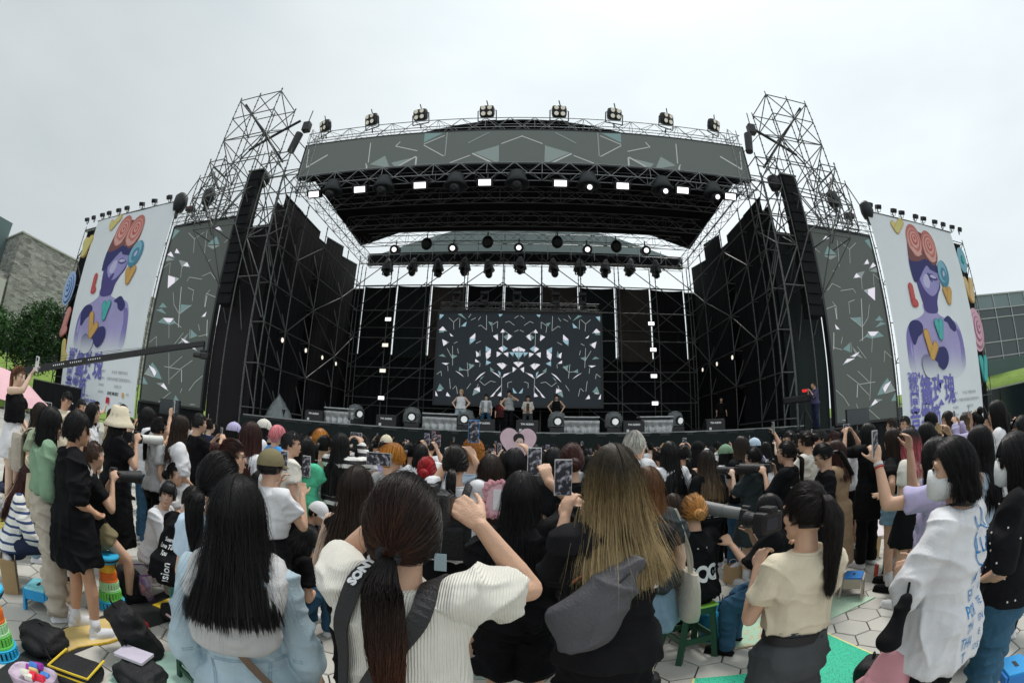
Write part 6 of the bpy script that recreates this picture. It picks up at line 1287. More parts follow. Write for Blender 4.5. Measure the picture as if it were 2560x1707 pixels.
def camera(rec, label, lens=.16, lr=.04, m=None, at_=None, yaw=0, pitch=0, strap=None, grp='cameras held by the crowd'):
 p = rec['pose']; loc = Vector(at_) if at_ is not None else (p.A[1] + p.A[3]) / 2 + p.T.to_3x3() @ V3(0, .02, .05)
 M = rec['W'] @ Matrix.Translation(loc) @ Matrix.Rotation(R(-yaw), 4, 'Z') @ Matrix.Rotation(R(pitch), 4, 'X'); l, r, s = M.decompose(); t = thing('camera', label, 'camera', l, 0, grp); t.rotation_euler = r.to_euler()
 mb = MB().use(M_cam); mb.rbox((0, 0, 0), (.138, .068, .094), .014); mb.rbox((0, .0, .052), (.062, .07, .036), .012); mb.rbox((.058, .02, -.004), (.028, .06, .088), .01); mb.use(M_glow).box((-.01, -.0347, -.004), (.076, .001, .052)); mb.build('body', parent=t)
 mb = MB().use(m or M_cam); mb.tube((0, .03, 0), (0, .03 + lens * .45, 0), lr * .9, lr * .95, 20); mb.tube((0, .03 + lens * .45, 0), (0, .03 + lens * .5, 0), lr * 1.02, lr * 1.02, 20); mb.tube((0, .03 + lens * .5, 0), (0, .03 + lens, 0), lr, lr * 1.12, 20); mb.tube((0, .03 + lens, 0), (0, .055 + lens, 0), lr * 1.18, lr * 1.2, 20); mb.use(M_cam).tube((0, .056 + lens, 0), (0, .057 + lens, 0), lr * 1.05, n=20); mb.build('lens', parent=t)
 if strap: mb = MB().use(cloth(strap)); mb.path([(-.07, 0, .03), (-.11, -.06, -.10), (-.06, -.10, -.32), (.03, -.09, -.36), (.09, -.06, -.2), (.07, 0, .03)], .012, 8, .2); mb.build('strap', parent=t)
 return t
# ================================================================ the crowd
from mathutils.bvhtree import BVHTree
def child(rec, nm):
 for c in rec['o'].children:
  if c.name.split('.')[0] == nm: return c
def bvh_of(rec, *names):
 vs, fs = [], []
 for nm in names:
  c = child(rec, nm)
  if not c: continue
  b = len(vs); vs += [c.matrix_local @ v.co for v in c.data.vertices]; fs += [tuple(b + i for i in p.vertices) for p in c.data.polygons]
 return BVHTree.FromPolygons(vs, fs)
def print_back(rec, nm, mb, off=.004, part='lettering', dirv=(0, 1, 0), on='shirt'):
 # lay lettering (x, z in the mesh builder) on the back of a garment
 t = bvh_of(rec, on, 'dress'); dv = Vector(dirv).normalized(); out = []
 for v in mb.v:
  o = Vector(v); h = t.ray_cast(o - dv * 1.0, dv); out.append((h[0] - dv * off) if h[0] is not None else o)
 mb.v = [tuple(v) for v in out]; return mb.build(part, parent=rec['o'])
def snap(rec, pts, off=.01, names=('shirt', 'body', 'dress', 'hair')):
 t = bvh_of(rec, *names); out = []
 for p in pts:
  q, n, i, d = t.find_nearest(Vector(p)); out.append(q + n * off if (Vector(p) - q).dot(n) > -.05 else Vector(p))
 return out
def dense(pts, n=24):
 P = [Vector(p) for p in pts]; P = [2 * P[0] - P[1]] + P + [2 * P[-1] - P[-2]]; out = []; m = len(P) - 3
 for k in range(n + 1):
  t = k / n * m; i = min(int(t), m - 1); t -= i; a, b, c, d = P[i:i + 4]; out.append(.5 * ((2 * b) + (c - a) * t + (2 * a - 5 * b + 4 * c - d) * t * t + (3 * b - a - 3 * c + d) * t ** 3))
 return out
def held(rec, name, label, cat, group=None):
 # a thing of its own that sits on a person's frame
 t = thing(name, label, cat, group=group); l, r, s = rec['W'].decompose(); t.location = l; t.rotation_euler = r.to_euler(); t.scale = s; return t
def strapline(rec, pts, w_=.018, off=.008, n=30, names=('shirt', 'dress', 'body'), flat=.18):
 D = snap(rec, dense(pts, n), off, names); t = bvh_of(rec, *names); mb = MB(); vs = []; k = len(D); NN = [t.find_nearest(p)[1] for p in D]
 for it in range(5): D = [D[0]] + [(D[i - 1] + D[i] * 2 + D[i + 1]) / 4 for i in range(1, k - 1)] + [D[-1]]; NN = [NN[0]] + [(NN[i - 1] + NN[i] + NN[i + 1]).normalized() for i in range(1, k - 1)] + [NN[-1]]
 D = [p + m_ * .004 for p, m_ in zip(D, NN)]
 for i, p in enumerate(D):
  a = (D[min(i + 1, k - 1)] - D[max(i - 1, 0)]).normalized(); nn = NN[i]; nn = (nn - a * nn.dot(a)).normalized(); sd_ = a.cross(nn)
  for sx, sn in ((-1, -.3), (1, -.3), (1, 1), (-1, 1)): vs.append(p + sd_ * (w_ * sx) + nn * (w_ * flat * sn))
 fs = [(4 * i + j, 4 * i + (j + 1) % 4, 4 * i + 4 + (j + 1) % 4, 4 * i + 4 + j) for i in range(k - 1) for j in range(4)] + [(3, 2, 1, 0), (4 * k - 4, 4 * k - 3, 4 * k - 2, 4 * k - 1)]
 return mb, vs, fs, D
def backpack(rec, label, c='black', s=1.0, hang=0):
 t = held(rec, 'backpack', label, 'backpack'); T = rec['pose'].T; q = T @ V3(0, -.215, 1.08 + hang); m = mat('bag_' + c, CL[c], .7, var=.2, scale=14, bump=.4, bscale=50)
 R3 = T.to_3x3(); mb = MB().use(m); mb.rbox(q, (.29 * s, .15, .40 * s), .06, R3); mb.build('body', parent=t, smooth=False); mb = MB().use(m); mb.rbox(q + R3 @ V3(0, -.085, -.07), (.22 * s, .05, .20 * s), .022, R3); mb.build('pocket', parent=t)
 for sg in (-1, 1):
  mb = MB().use(m); mb.path(dense([q + R3 @ V3(sg * .09, .06, .17), T @ V3(sg * .10, -.10, 1.315), T @ V3(sg * .105, .0, 1.345), T @ V3(sg * .12, .10, 1.25), T @ V3(sg * .13, .12, 1.1), T @ V3(sg * .14, .02, .96), q + R3 @ V3(sg * .12, .04, -.14)], 18), .026, 8, .3, up=(0, -1, .4)); mb.build('strap', parent=t)
 mb = MB().use(m); mb.path([q + R3 @ V3(-.04, .02, .2), q + R3 @ V3(0, .02, .24), q + R3 @ V3(.04, .02, .2)], .008, 6); mb.build('handle', parent=t); return t
M_skinm = skin_mat(0)
# ---------- the nearest row
# woman in the denim jacket with a grey hood
A_ = person(545, 1096, 1.42, 'person with long straight black hair in a pale denim jacket with a grey hood', ('long', 'black'), ('tee', 'long', 'ldenim'), ('trousers', 'ldenim'), vox=.0075, wr=.011, loose=1.0, fat=.94, joints=dict(elR=(.20, -.02, 1.05), wrR=(.19, .08, .83), elL=(-.20, -.02, 1.05), wrL=(-.19, .08, .83)), turn=-26, hn=13000, hairkw=dict(L=.275, seed=11, lw=.62, flare=1.10, puff=1.03, A=112, shift=(0, -.045)), key='hooded denim jacket')
T = A_['pose'].T; mb = MB(); pp = dense([T @ V3(*v) for v in ((-.075, .10, 1.29), (-.115, .03, 1.325), (-.135, -.05, 1.285), (-.105, -.105, 1.19), (0, -.125, 1.115), (.105, -.105, 1.19), (.135, -.05, 1.285), (.115, .03, 1.325), (.075, .10, 1.29))], 26)
for i in range(len(pp) - 1): f = 1 - abs(i / 25 - .5) * 2; mb.cap(pp[i], pp[i + 1], .026 + .012 * f, n=10)
mb.ball(T @ V3(0, -.08, 1.22), (.125, .045, .10)); mb.ball(T @ V3(0, -.105, 1.13), (.155, .05, .085))
with_mat(folds(hull(mb, .006, 6), .009, 5, 'leg'), cloth('lgrey'), 'hood', A_['o'])
mb = MB().use(mat('denim_seam', (.25, .36, .43), .9))
for a_, b_ in (((-.2, 0, 1.03), (.2, 0, 1.03)), ((-.2, 0, 1.022), (.2, 0, 1.022)), ((-.10, 0, 1.02), (-.075, 0, .82)), ((.10, 0, 1.02), (.075, 0, .82)), ((-.092, 0, 1.02), (-.067, 0, .82)), ((.092, 0, 1.02), (.067, 0, .82))):
 for k in range(14): u, v = Vector(a_).lerp(Vector(b_), k / 14), Vector(a_).lerp(Vector(b_), (k + 1) / 14); d_ = (v - u).normalized(); n_ = V3(-d_.z, 0, d_.x) * .0016; mb.add([u - n_, v - n_, v + n_, u + n_], [(0, 1, 2, 3)])
print_back(A_, 'shirt', mb, .0025, 'stitching')
t = held(A_, 'crossbody_bag', 'brown strapped crossbody bag worn over the pale denim jacket', 'bag'); mb, vs, fs, D = strapline(A_, [(-.09, .10, 1.30), (-.11, -.05, 1.33), (-.03, -.15, 1.12), (.08, -.15, .98), (.17, -.08, .87), (.19, .02, .84)], .013, .012); mb.use(mat('strap_brown', (.13, .085, .055), .7)).add(vs, fs); mb.build('strap', parent=t)
mb = MB().use(mat('strap_brown', (.13, .085, .055))); mb.rbox((.215, .03, .80), (.08, .2, .15), .03); mb.build('pouch', parent=t)
# woman in white knit, ponytail, arms raised to a camera
rib = mat('cloth_knit', (.70, .675, .60), .9, var=.08, scale=20, sheen=.2)
nt_ = rib.node_tree; wv = nt_.nodes.new('ShaderNodeTexWave'); wv.bands_direction = 'X'; wv.inputs['Scale'].default_value = 44; wv.inputs['Distortion'].default_value = .8; oc = nt_.nodes.new('ShaderNodeTexCoord'); nt_.links.new(oc.outputs['Object'], wv.inputs['Vector']); bu = nt_.nodes.new('ShaderNodeBump'); bu.inputs['Strength'].default_value = .55; bu.inputs['Distance'].default_value = .006; nt_.links.new(wv.outputs['Fac'], bu.inputs['Height']); nt_.links.new(bu.outputs[0], nt_.nodes['Principled BSDF'].inputs['Normal'])
B_ = person(931, 1092, 1.12, 'person in a white ribbed knit top with a long brown ponytail raising a camera', ('lowpony', 'ponybrown'), ('tee', 'short', 'white'), ('trousers', 'black'), arms='cam', vox=.0055, wr=.013, loose=1.06, turn=2, hn=15000, topmat=rib, joints=dict(elR=(.29, .17, 1.275), wrR=(.14, .16, 1.50), elL=(-.25, .20, 1.30), wrL=(-.09, .25, 1.50)), hands=((( -.62, .15, .55), (-.5, .75, -.1), .75, None), ((.5, .3, .5), (.5, .7, 0), .7, None)), hairkw=dict(tie=(-.04, -.90, -.40), tail=.46, lw=.62, puff=1.05, tailrad=.046, wave=.008, seed=5, shift=(.02, 0), fluff=1.3), skin=0, key='white knit top')
h = B_['pose'].H; q = h @ Vector(unit(np.array([[-.04, -.90, -.40]]))[0] * HE * 1.13)
mb = MB().use(mat('elastic', (.015, .015, .016), .8, bump=.5, bscale=90)); mb.path([q + V3(.022 * math.cos(a), -.004 + .003 * math.sin(2 * a), .020 * math.sin(a)) for a in [k * math.pi / 8 for k in range(17)]], .011, 8); mb.build('hair_tie', parent=B_['o'], smooth=True)
camera(B_, 'black camera raised to the face of the woman in white knit', .10, .036, at_=(.02, .165, 1.50))
t = held(B_, 'camera_strap', 'black camera strap with white lettering over the white knit top', 'strap'); sm = mat('strap_black', (.02, .02, .021), .55, bump=.4, bscale=200)
mb, vs, fs, D = strapline(B_, [(-.07, .09, 1.30), (-.08, .0, 1.345), (-.095, -.07, 1.33), (-.118, -.11, 1.24), (-.138, -.12, 1.12), (-.145, -.115, 1.0), (-.145, -.11, .84)], .022, .012, 34); mb.use(sm).add(vs, fs)
i0 = 8; a = (D[i0 + 4] - D[i0]).normalized(); tb = bvh_of(B_, 'shirt'); nn = tb.find_nearest(D[i0 + 1])[1]; nn = (nn - a * nn.dot(a)).normalized(); sx_ = (-a); up_ = nn.cross(sx_)
put_text(mb, 'SONY', .030, mat('logo_white', (.8, .8, .8)), Matrix.Translation(D[i0 + 1] + nn * .012) @ Matrix((sx_, up_, nn)).transposed().to_4x4(), .002, 1.15); mb.build('band', parent=t)
t = held(B_, 'shoulder_strap', 'second plain black strap over the right shoulder of the white knit top', 'strap'); mb, vs, fs, D = strapline(B_, [(.10, .08, 1.31), (.085, -.02, 1.345), (.07, -.10, 1.28), (.02, -.13, 1.2), (-.05, -.14, 1.08), (-.12, -.13, .95), (-.16, -.10, .84)], .025, .010, 34); mb.use(sm).add(vs, fs); mb.build('band', parent=t)
# woman with blonde dyed hair in black, grey sling bag
C_ = person(1412, 1025, 1.64, 'person with long dark rooted blonde hair in a loose black shirt', ('long', 'blonde'), ('tee', 'half', 'black2'), ('trousers', 'black'), arms='phone2', vox=.0075, wr=.016, loose=1.04, turn=-3, joints=dict(elR=(.16, .16, 1.10), wrR=(.05, .30, 1.36), elL=(-.17, .17, 1.12), wrL=(-.10, .32, 1.38)), hn=15000, hairkw=dict(L=.30, lw=.62, seed=21, wave=.005, puff=1.03, flare=1.0, A=116, shift=(0, -.03)), htilt=-3, fat=.97, key='blonde hair', height=None)
phone(C_, 'white edged phone held beside the blonde hair', 'lgrey', at_=(-.135, .26, 1.475), lit=True)
t = held(C_, 'sling_bag', 'large grey nylon sling bag across the back of the black shirt', 'bag'); gm = mat('nylon_grey', (.075, .075, .084), .6, var=.25, scale=5, bump=.35, bscale=120)
mb = MB(); pts = dense([(.03, -.15, 1.26), (-.05, -.165, 1.20), (-.12, -.17, 1.14), (-.18, -.16, 1.10), (-.23, -.13, 1.08)], 16); rr = [.022, .026, .032, .038, .046, .055, .065, .075, .084, .092, .098, .10, .098, .09, .08, .06, .035]
hh = [.022, .03, .04, .052, .064, .075, .084, .09, .094, .096, .096, .094, .09, .082, .07, .052, .03]; rg = []
for i, p in enumerate(pts):
 a = (pts[min(i + 1, 16)] - pts[max(i - 1, 0)]).normalized(); n_ = V3(0, -1, 0); n_ = (n_ - a * n_.dot(a)).normalized(); b_ = a.cross(n_); rg.append((p - V3(0, 0, 1) * hh[i] * .75 + n_ * .012, hh[i], .030 + .18 * hh[i], Matrix((b_, n_, a)).transposed()))
mb.loft(rg, 20, power=2.6); bm__ = hull(mb, .006, 6); with_mat(folds(bm__, .016, 3, 'leg'), gm, 'pouch', t); MB().use(mat('zip_black', (.01, .01, .011), .4)).path([p + V3(0, -.055, -.012) for p in pts[2:14]], .003, 6).build('zip', parent=t)
mb, vs, fs, D = strapline(C_, [(-.20, -.12, 1.13), (-.15, -.14, 1.18), (-.08, -.145, 1.23), (.0, -.14, 1.28), (.07, -.09, 1.33), (.10, .0, 1.35), (.10, .08, 1.3)], .006, .010, 26); mb.use(mat('strap_green', (.05, .055, .03), .8)).add(vs, fs)
mb.build('strap', parent=t)
mb = MB().use(mat('braid_red', (.35, .10, .04)));
mb.path([p + V3(0, -.004, .002) for p in D[1:26]], [.0045 if i % 3 else .0025 for i in range(25)], 6)
mb.build('braid', parent=t)
mb = MB(); put_text(mb, '2323', .034, mat('print_white', (.7, .7, .7), .8), Matrix.Translation((.155, 0, 1.125)) @ Matrix.Rotation(R(90), 4, 'X'), .002); print_back(C_, 'shirt', mb)
# auburn haired woman behind, denim skirt, tote bag
D_ = person(1489, 1072, 2.72, 'person with long auburn hair in grey tee and denim skirt with a tote bag', ('longer', 'auburn'), ('tee', 'short', 'charcoal'), ('skirt', 'denim'), vox=.010, wr=.018, legs='close', hn=5000, hairkw=dict(L=.46, seed=31, wave=.008, lw=1.0), socks=('white', .10), skin=3, fat=1.08, key='denim skirt')
mb = MB(); cs = mat('stitch', (.32, .42, .5), .9); mb.use(cs);
for x in (-.01, .0): mb.box((x, 0, .72), (.002, .002, .26))
mb.box((.09, 0, .80), (.075, .002, .002)); mb.box((.0525, 0, .755), (.002, .002, .09)); mb.box((.1275, 0, .755), (.002, .002, .09)); print_back(D_, 'skirt', mb, .003, 'stitching', on='skirt')
t = held(D_, 'tote_bag', 'off white canvas tote bag hanging from the shoulder of the denim skirt wearer', 'bag'); cm = mat('canvas', (.56, .53, .45), .9, var=.1, bump=.4, bscale=70)
mb = MB().use(cm); mb.loft([((.29, -.04, .60), .055, .13), ((.285, -.04, .66), .06, .15), ((.275, -.04, .82), .05, .155), ((.265, -.04, .93), .03, .15), ((.265, -.04, .935), .024, .145), ((.27, -.04, .90), .022, .14)], 20, power=3.2); mb.build('bag', parent=t, smooth=True)
for y in (-.10, .02): MB().use(cm).path(dense([(.262, y, .92), (.235, y, 1.06), (.205, y * .6 - .01, 1.22), (.165, -.03, 1.335), (.185, y * .6 - .02, 1.25), (.25, y - .02, 1.05), (.272, y, .92)], 18), .012, 8, .25).build('strap', parent=t)
# camera woman in the cream T-shirt, grey jeans
F_ = person(1850, 1113, 1.88, 'person with black ponytail in cream tee and grey jeans aiming a camera', ('pony', 'soft'), ('crop', 'short', 'cream'), ('trousers', 'greyjean'), arms='cam', vox=.006, wr=.014, loose=1.0, turn=7, hn=12000, fat=1.02, joints=dict(elR=(.20, .08, 1.04), wrR=(.10, .20, 1.34), elL=(-.20, .06, 1.05), wrL=(-.095, .23, 1.335)), hands=((None, (-.6, .6, .1), .8, None), ((.35, .35, .65), (.75, .3, -.1), .75, None)), hairkw=dict(tie=(.0, -.84, .52), tail=.42, lw=.62, puff=1.04, tailrad=.05, wave=.010, seed=8, fluff=1.6, shift=(.02, .0)), htilt=4, hyaw=-20, hpitch=4, skin=0, key='cream tee')
camera(F_, 'black camera held at the face of the woman in the cream tee', .07, .032, at_=(-.08, .205, 1.425), yaw=-22)
mb = MB().use(mat('belt_black', (.012, .012, .013), .5)); mb.loft([((0, -.005, .935), .158, .125), ((0, -.005, .975), .156, .123)], 30, caps=False); mb.loft([((0, -.005, .975), .150, .118), ((0, -.005, .935), .151, .119)], 30, caps=False); mb.build('belt', parent=F_['o'], smooth=True)
mb = MB().use(mat('stitch_grey', (.13, .14, .14), .9))
for sg in (-1, 1):
 c = sg * .092; mb = MB().use(mat('stitch_grey', (.13, .14, .14), .9))
 for (x0, z0, x1, z1) in ((-.055, .875, .055, .88), (-.055, .875, -.048, .775), (.055, .88, .048, .775), (-.048, .775, 0, .755), (0, .755, .048, .775)):
  n_ = 8
  for k in range(n_): u = k / n_; v = (k + 1) / n_; a0, a1 = V3(c + x0 + (x1 - x0) * u, 0, z0 + (z1 - z0) * u), V3(c + x0 + (x1 - x0) * v, 0, z0 + (z1 - z0) * v); nr = V3(-(a1 - a0).z, 0, (a1 - a0).x).normalized() * .0014; mb.add([a0 - nr, a1 - nr, a1 + nr, a0 + nr], [(0, 1, 2, 3)])
 print_back(F_, 'trousers', mb, .003, 'pocket_stitching', on='trousers')
mb = MB().use(mat('stitch_grey', (.13, .14, .14), .9))
for k in range(16): mb.box((.0, 0, .93 - k * .014), (.0028, .002, .013))
print_back(F_, 'trousers', mb, .003, 'stitching', on='trousers')
# masked woman in the oversized white shirt
H_ = person(2188, 1003, 2.05, 'person in a white face mask and oversized white shirt with blue scrawled writing', ('bob', 'black'), ('long', 'long', 'white'), ('trousers', 'black'), arms='cross', vox=.007, wr=.016, loose=1.16, turn=-4, hyaw=-26, mask=True, hn=12000, hairkw=dict(L=.085, A=86, lw=.62, seed=17, puff=1.0), skin=0, features=True, key='white oversized shirt')
mb = MB(); bl = mat('ink_blue', (.03, .22, .50), .8, var=.3, scale=30)
def scrawl(mb, body, x, z, s, rot=0, xs=1): put_text(mb, body, s, bl, Matrix.Translation((x, 0, z)) @ Matrix.Rotation(R(rot), 4, 'Y') @ Matrix.Rotation(R(90), 4, 'X'), .0, xs)
for k, (a, b) in enumerate((('IA', 'C'), ('EX', 'U'), ('POR', 'TE'), ('TH', 'EN'), ('THA', 'E'), ('T', 'OS'))): scrawl(mb, a, -.03 - .007 * k, 1.07 - .062 * k, .066, 6 * (-1) ** k, .72); scrawl(mb, b, .062 - .005 * k, 1.075 - .06 * k, .042, -8, .7)
scrawl(mb, 'LUR', .02, 1.185, .085, 4, .75); mb.use(bl)
ring = dense([(.02 + .062 * math.cos(a), 0, 1.185 + .075 * math.sin(a)) for a in [R(100 - 330 * k / 14) for k in range(15)]], 44)
def stroke(mb, P, w_=.0032):
 for a, b in zip(P, P[1:]):
  a, b = Vector(a), Vector(b); d = (b - a); n = V3(-d.z, 0, d.x).normalized() * w_; mb.add([a - n, b - n, b + n, a + n], [(0, 1, 2, 3)])
stroke(mb, ring); stroke(mb, dense([(-.02, 0, 1.25), (-.018, 0, 1.30), (0, 0, 1.255)], 12)); stroke(mb, dense([(.035, 0, 1.26), (.06, 0, 1.32), (.068, 0, 1.25)], 12)); print_back(H_, 'shirt', mb, .004)
mb = MB().use(mat('cord_black', (.02, .02, .02), .6)); mb.path(dense([V3(*v) for v in ((-.05, .09, 1.30), (-.062, .0, 1.35), (-.03, -.075, 1.345), (.03, -.075, 1.345), (.062, 0, 1.35), (.05, .09, 1.30))], 20), .009, 6, .4); mb.build('neck_strap', parent=H_['o'])
t = held(H_, 'cloth_bag', 'pale pink cloth bag showing below the oversized white shirt', 'bag'); mb = MB(); mb.loft([((-.22, .10, .42), .06, .12), ((-.22, .10, .60), .07, .13), ((-.2, .08, .80), .03, .07)], 16); with_mat(folds(hull(mb, .012), .02, 1, 'skirt'), cloth('pink'), 'bag', t)
# masked woman in the pearl dotted blouse at the edge
I_ = person(2330, 992, 2.5, 'person in a white face mask and sheer black blouse dotted with pearls', ('longb', 'black'), ('tee', 'half', 'black2'), ('trousers', 'ddenim'), arms='front', vox=.009, wr=.02, loose=1.12, turn=-8, hyaw=-14, mask=True, hn=5000, hairkw=dict(L=.36, A=108, seed=19), features=True, key='pearl blouse', bottommat=mat('cloth_bluejean', (.03, .10, .17), .85, var=.45, scale=6, bump=.5, bscale=30))
tb = bvh_of(I_, 'shirt'); pm_ = MB().use(mat('pearl', (.75, .74, .70), .2, var=0)).ball((0, 0, 0), .0052, n=8, k=6).mesh(smooth=True); rs = random.Random(4)
for k in range(70):
 q, n, i, d = tb.find_nearest(V3(rs.uniform(-.3, .3), rs.uniform(-.3, .25), rs.uniform(.86, 1.3))); link('pearl', pm_, I_['o'], q + n * .002)
# woman with the phone up, black tee and shorts
J_ = person(1198, 1083, 2.15, 'person with very long black hair in black tee and shorts raising a phone', ('longer', 'black'), ('tee', 'short', 'black'), ('longshorts', 'black'), arms='high1', vox=.007, wr=.02, loose=1.1, turn=4, hn=6500, fat=1.12, hairkw=dict(L=.42, seed=41, lw=.9), joints=dict(elR=(.25, .10, 1.36), wrR=(.10, .20, 1.56)), hands=(((-.25, .25, .9), (-.3, .9, 0), .75, (-.7, .4, .6)), None), key='black tee with phone up high')
phone(J_, 'phone in white case held high with the stage on its screen', 'white', at_=(.055, .27, 1.64), lit=True, tilt=-8)
# black haired woman tucked behind the denim jacket
person(508, 1042, 2.0, 'person with tied black hair and pale blue shirt behind the hooded denim jacket', ('lowpony', 'black'), ('tee', 'short', 'lblue'), ('trousers', 'black'), vox=.010, hn=4500, hairkw=dict(tail=.3, tailrad=.045, puff=1.08), turn=0, key='pale blue shirt')
person(821, 1070, 2.45, 'person with very long dark brown hair and bare shoulders left of the knit top', ('longer', 'dbrown'), ('tee', 'none', 'black'), ('trousers', 'black'), vox=.010, hn=5000, hairkw=dict(L=.5, seed=51), skin=3, key='bare shoulders'); phone(PEOPLE[-1], 'dark phone with white rim above the bare shouldered woman', 'grey', land=True, at_=(.06, .2, 1.64))
# ---------- second ring
P = person
K_ = P(1048, 1021, 3.1, 'person in white tee and dark skirt wearing a black backpack, arms raised', ('lowpony', 'soft'), ('tee', 'short', 'white'), ('skirt', 'black'), arms='high2', vox=.010, hn=3500, key='white tee with backpack'); backpack(K_, 'black backpack on the white tee with a card holder hanging off it', s=1.0)
t = held(K_, 'card_holder', 'pale blue card holder dangling from the black backpack', 'card holder'); MB().use(mat('acrylic_blue', (.42, .55, .60), .25, var=.1)).rbox((-.02, -.33, .89), (.075, .008, .11), .012).build('card', parent=t); MB().use(M_gal).path([(-.02, -.33, .95), (-.015, -.325, 1.0), (-.01, -.31, 1.04)], .004, 6).build('chain', parent=t)
phone(K_, 'phone in a bright blue case held up above the backpack wearer', 'blue', at_=(.07, .36, 1.70), size=1.15)
L_ = P(1128, 1044, 3.2, 'person with long brown hair in black holding a pink frilled card frame', ('long', 'dbrown'), ('tee', 'half', 'black'), ('trousers', 'black'), arms='down', hn=3500, hairkw=dict(L=.36), key='frilled frame')
p = at(1143, 1147, 2.75); t = thing('frilled_frame', 'pink ruffled card frame held up in the middle of the crowd', 'photo frame', p, .2); mb = MB().use(cloth('pink'))
for k in range(56): a = 2 * math.pi * k / 56; r = 1.0 + .06 * math.sin(a * 14); x, z = .082 * math.copysign(abs(math.cos(a)) ** .55, math.cos(a)), .11 * math.copysign(abs(math.sin(a)) ** .55, math.sin(a)); mb.ball((x * r, .01 * math.sin(a * 14), z * r), (.016, .008, .016), n=6, k=4)
mb.build('ruffle', parent=t); MB().use(mat('gingham', (.72, .45, .50), .8, var=.3, scale=90)).rbox((0, .002, 0), (.145, .012, .2), .02).build('frame', parent=t); MB().use(mat('card_white', (.72, .70, .72), .6)).rbox((.012, -.006, 0), (.085, .006, .13), .01).build('card', parent=t)
M1 = P(624, 1031, 3.2, 'person in a brown cap and white tee holding up phones in both hands', ('lowpony', 'soft'), ('crop', 'short', 'white'), ('trousers', 'black'), arms='phone2', vox=.010, cap=('cap', 'khaki'), hn=2600, turn=6, joints=dict(elR=(.22, .12, 1.08), wrR=(.12, .24, 1.38), elL=(-.20, .16, 1.12), wrL=(-.13, .30, 1.40)), key='brown cap'); phone(M1, 'black phone in the right hand of the person in the brown cap', at_=(.125, .28, 1.49)); phone(M1, 'white rimmed phone in the left hand of the person in the brown cap', 'white', at_=(-.15, .33, 1.50))
P(536, 1009, 3.3, 'person with reddish brown clipped up hair in white top behind the denim jacket', ('bun', 'maroon'), ('tee', 'short', 'white'), ('trousers', 'ddenim'), turn=25, hyaw=25, hn=2600, mask=None, key='clipped reddish hair')
P(579, 969, 4.2, 'person with very long brown hair left of the person in the brown cap', ('longer', 'maroon'), ('tee', 'short', 'white'), ('trousers', 'black'), key='very long brown hair')
P(1182, 1030, 3.4, 'person with long black hair holding up a heart shaped photo fan', ('long', 'black'), ('tee', 'short', 'black'), ('trousers', 'black'), arms='high1', hn=2600, key='heart fan')
p = at(1190, 1020, 4.0); t = thing('heart_fan', 'pink heart shaped paper fan printed with a dark haired portrait', 'paper fan', p); hp = [(0, -.15), (-.10, -.06), (-.16, .03), (-.155, .10), (-.10, .145), (-.04, .135), (0, .10), (.04, .135), (.10, .145), (.155, .10), (.16, .03), (.10, -.06)]
sp_ = [(v.x, v.y) for v in smooth_poly(hp)]; MB().use(mat('fan_rim', (.02, .018, .02), .7)).prism([(x * 1.06, z * 1.06) for x, z in sp_], Matrix.Identity(4), .006).build('rim', parent=t); mb = MB().use(mat('fan_pink', (.72, .52, .58), .6, var=.15, scale=20)).prism(sp_, Matrix.Translation((0, -.004, 0)), .006)
mb.use(mat('fan_skin', (.72, .55, .48), .6)).prism([(v.x, v.y) for v in oval((.01, .02), .038, .05)], Matrix.Translation((0, -.008, 0)), .003); mb.use(mat('fan_rim', (.02, .018, .02))).prism([(v.x, v.y) for v in smooth_poly([(-.03, .02), (-.045, .06), (-.02, .095), (.03, .095), (.055, .06), (.05, .0), (.04, .05), (.0, .055)])], Matrix.Translation((0, -.0095, 0)), .003)
for x in (-.006, .026): mb.prism([(v.x, v.y) for v in oval((x, .02), .006, .003)], Matrix.Translation((0, -.0105, 0)), .002)
mb.build('face_print', parent=t); MB().use(M_phone).tube((0, 0, -.14), (0, 0, -.30), .008, n=8).build('handle', parent=t)
P(1272, 1028, 4.1, 'person with black bobbed hair in lilac grey tee with a black strap', ('bob', 'black'), ('tee', 'short', 'lilac'), ('trousers', 'black'), key='lilac grey tee')
P(1313, 1016, 3.3, 'person with a low reddish hair bun in a black tee left of the blonde hair', ('lowbun', 'maroon'), ('tee', 'short', 'black'), ('trousers', 'black'), hn=2600, key='reddish bun')
P(1088, 1006, 3.7, 'person with short orange brown hair in light blue shirt right of the backpack', ('shortb', 'orange'), ('tee', 'short', 'lblue'), ('trousers', 'ddenim'), key='orange brown hair')
P(982, 1051, 4.2, 'person with bright red dyed hair in a bun in the middle of the crowd', ('lowbun', 'red'), ('tee', 'none', 'white'), ('shorts', 'black'), hairkw=dict(puff=1.12), key='bright red hair')
P(902, 1018, 4.0, 'person with an orange undercut bowl cut in grey tee looking down right', ('bowl', 'orange'), ('tee', 'short', 'grey'), ('trousers', 'black'), turn=20, hyaw=25, hpitch=18, key='orange bowl cut and grey tee')
P(746, 1000, 5.4, 'person with black ponytail in a long white tee and bare legs', ('pony', 'black'), ('dress', 'short', 'white'), None, arms='front', legs='close', shoes='white', key='long white tee')
Z1 = P(784, 995, 5.0, 'person with waist length black hair in striped black and white jumper', ('longer', 'black'), ('tee', 'long', 'white'), ('trousers', 'black'), arms='high2', topmat=stripe_mat('bw', (.70, .69, .66), (.02, .02, .022), 13, .5), hairkw=dict(L=.56), key='striped jumper'); phone(Z1, 'phone held sideways by the person in the striped jumper', 'lgrey', land=True)
P(670, 990, 4.6, 'person with short black hair in white tee looking right beside the mint shirt', ('short', 'black'), ('tee', 'short', 'offwhite'), ('trousers', 'black'), turn=30, hyaw=30, male=True, key='short hair white tee')
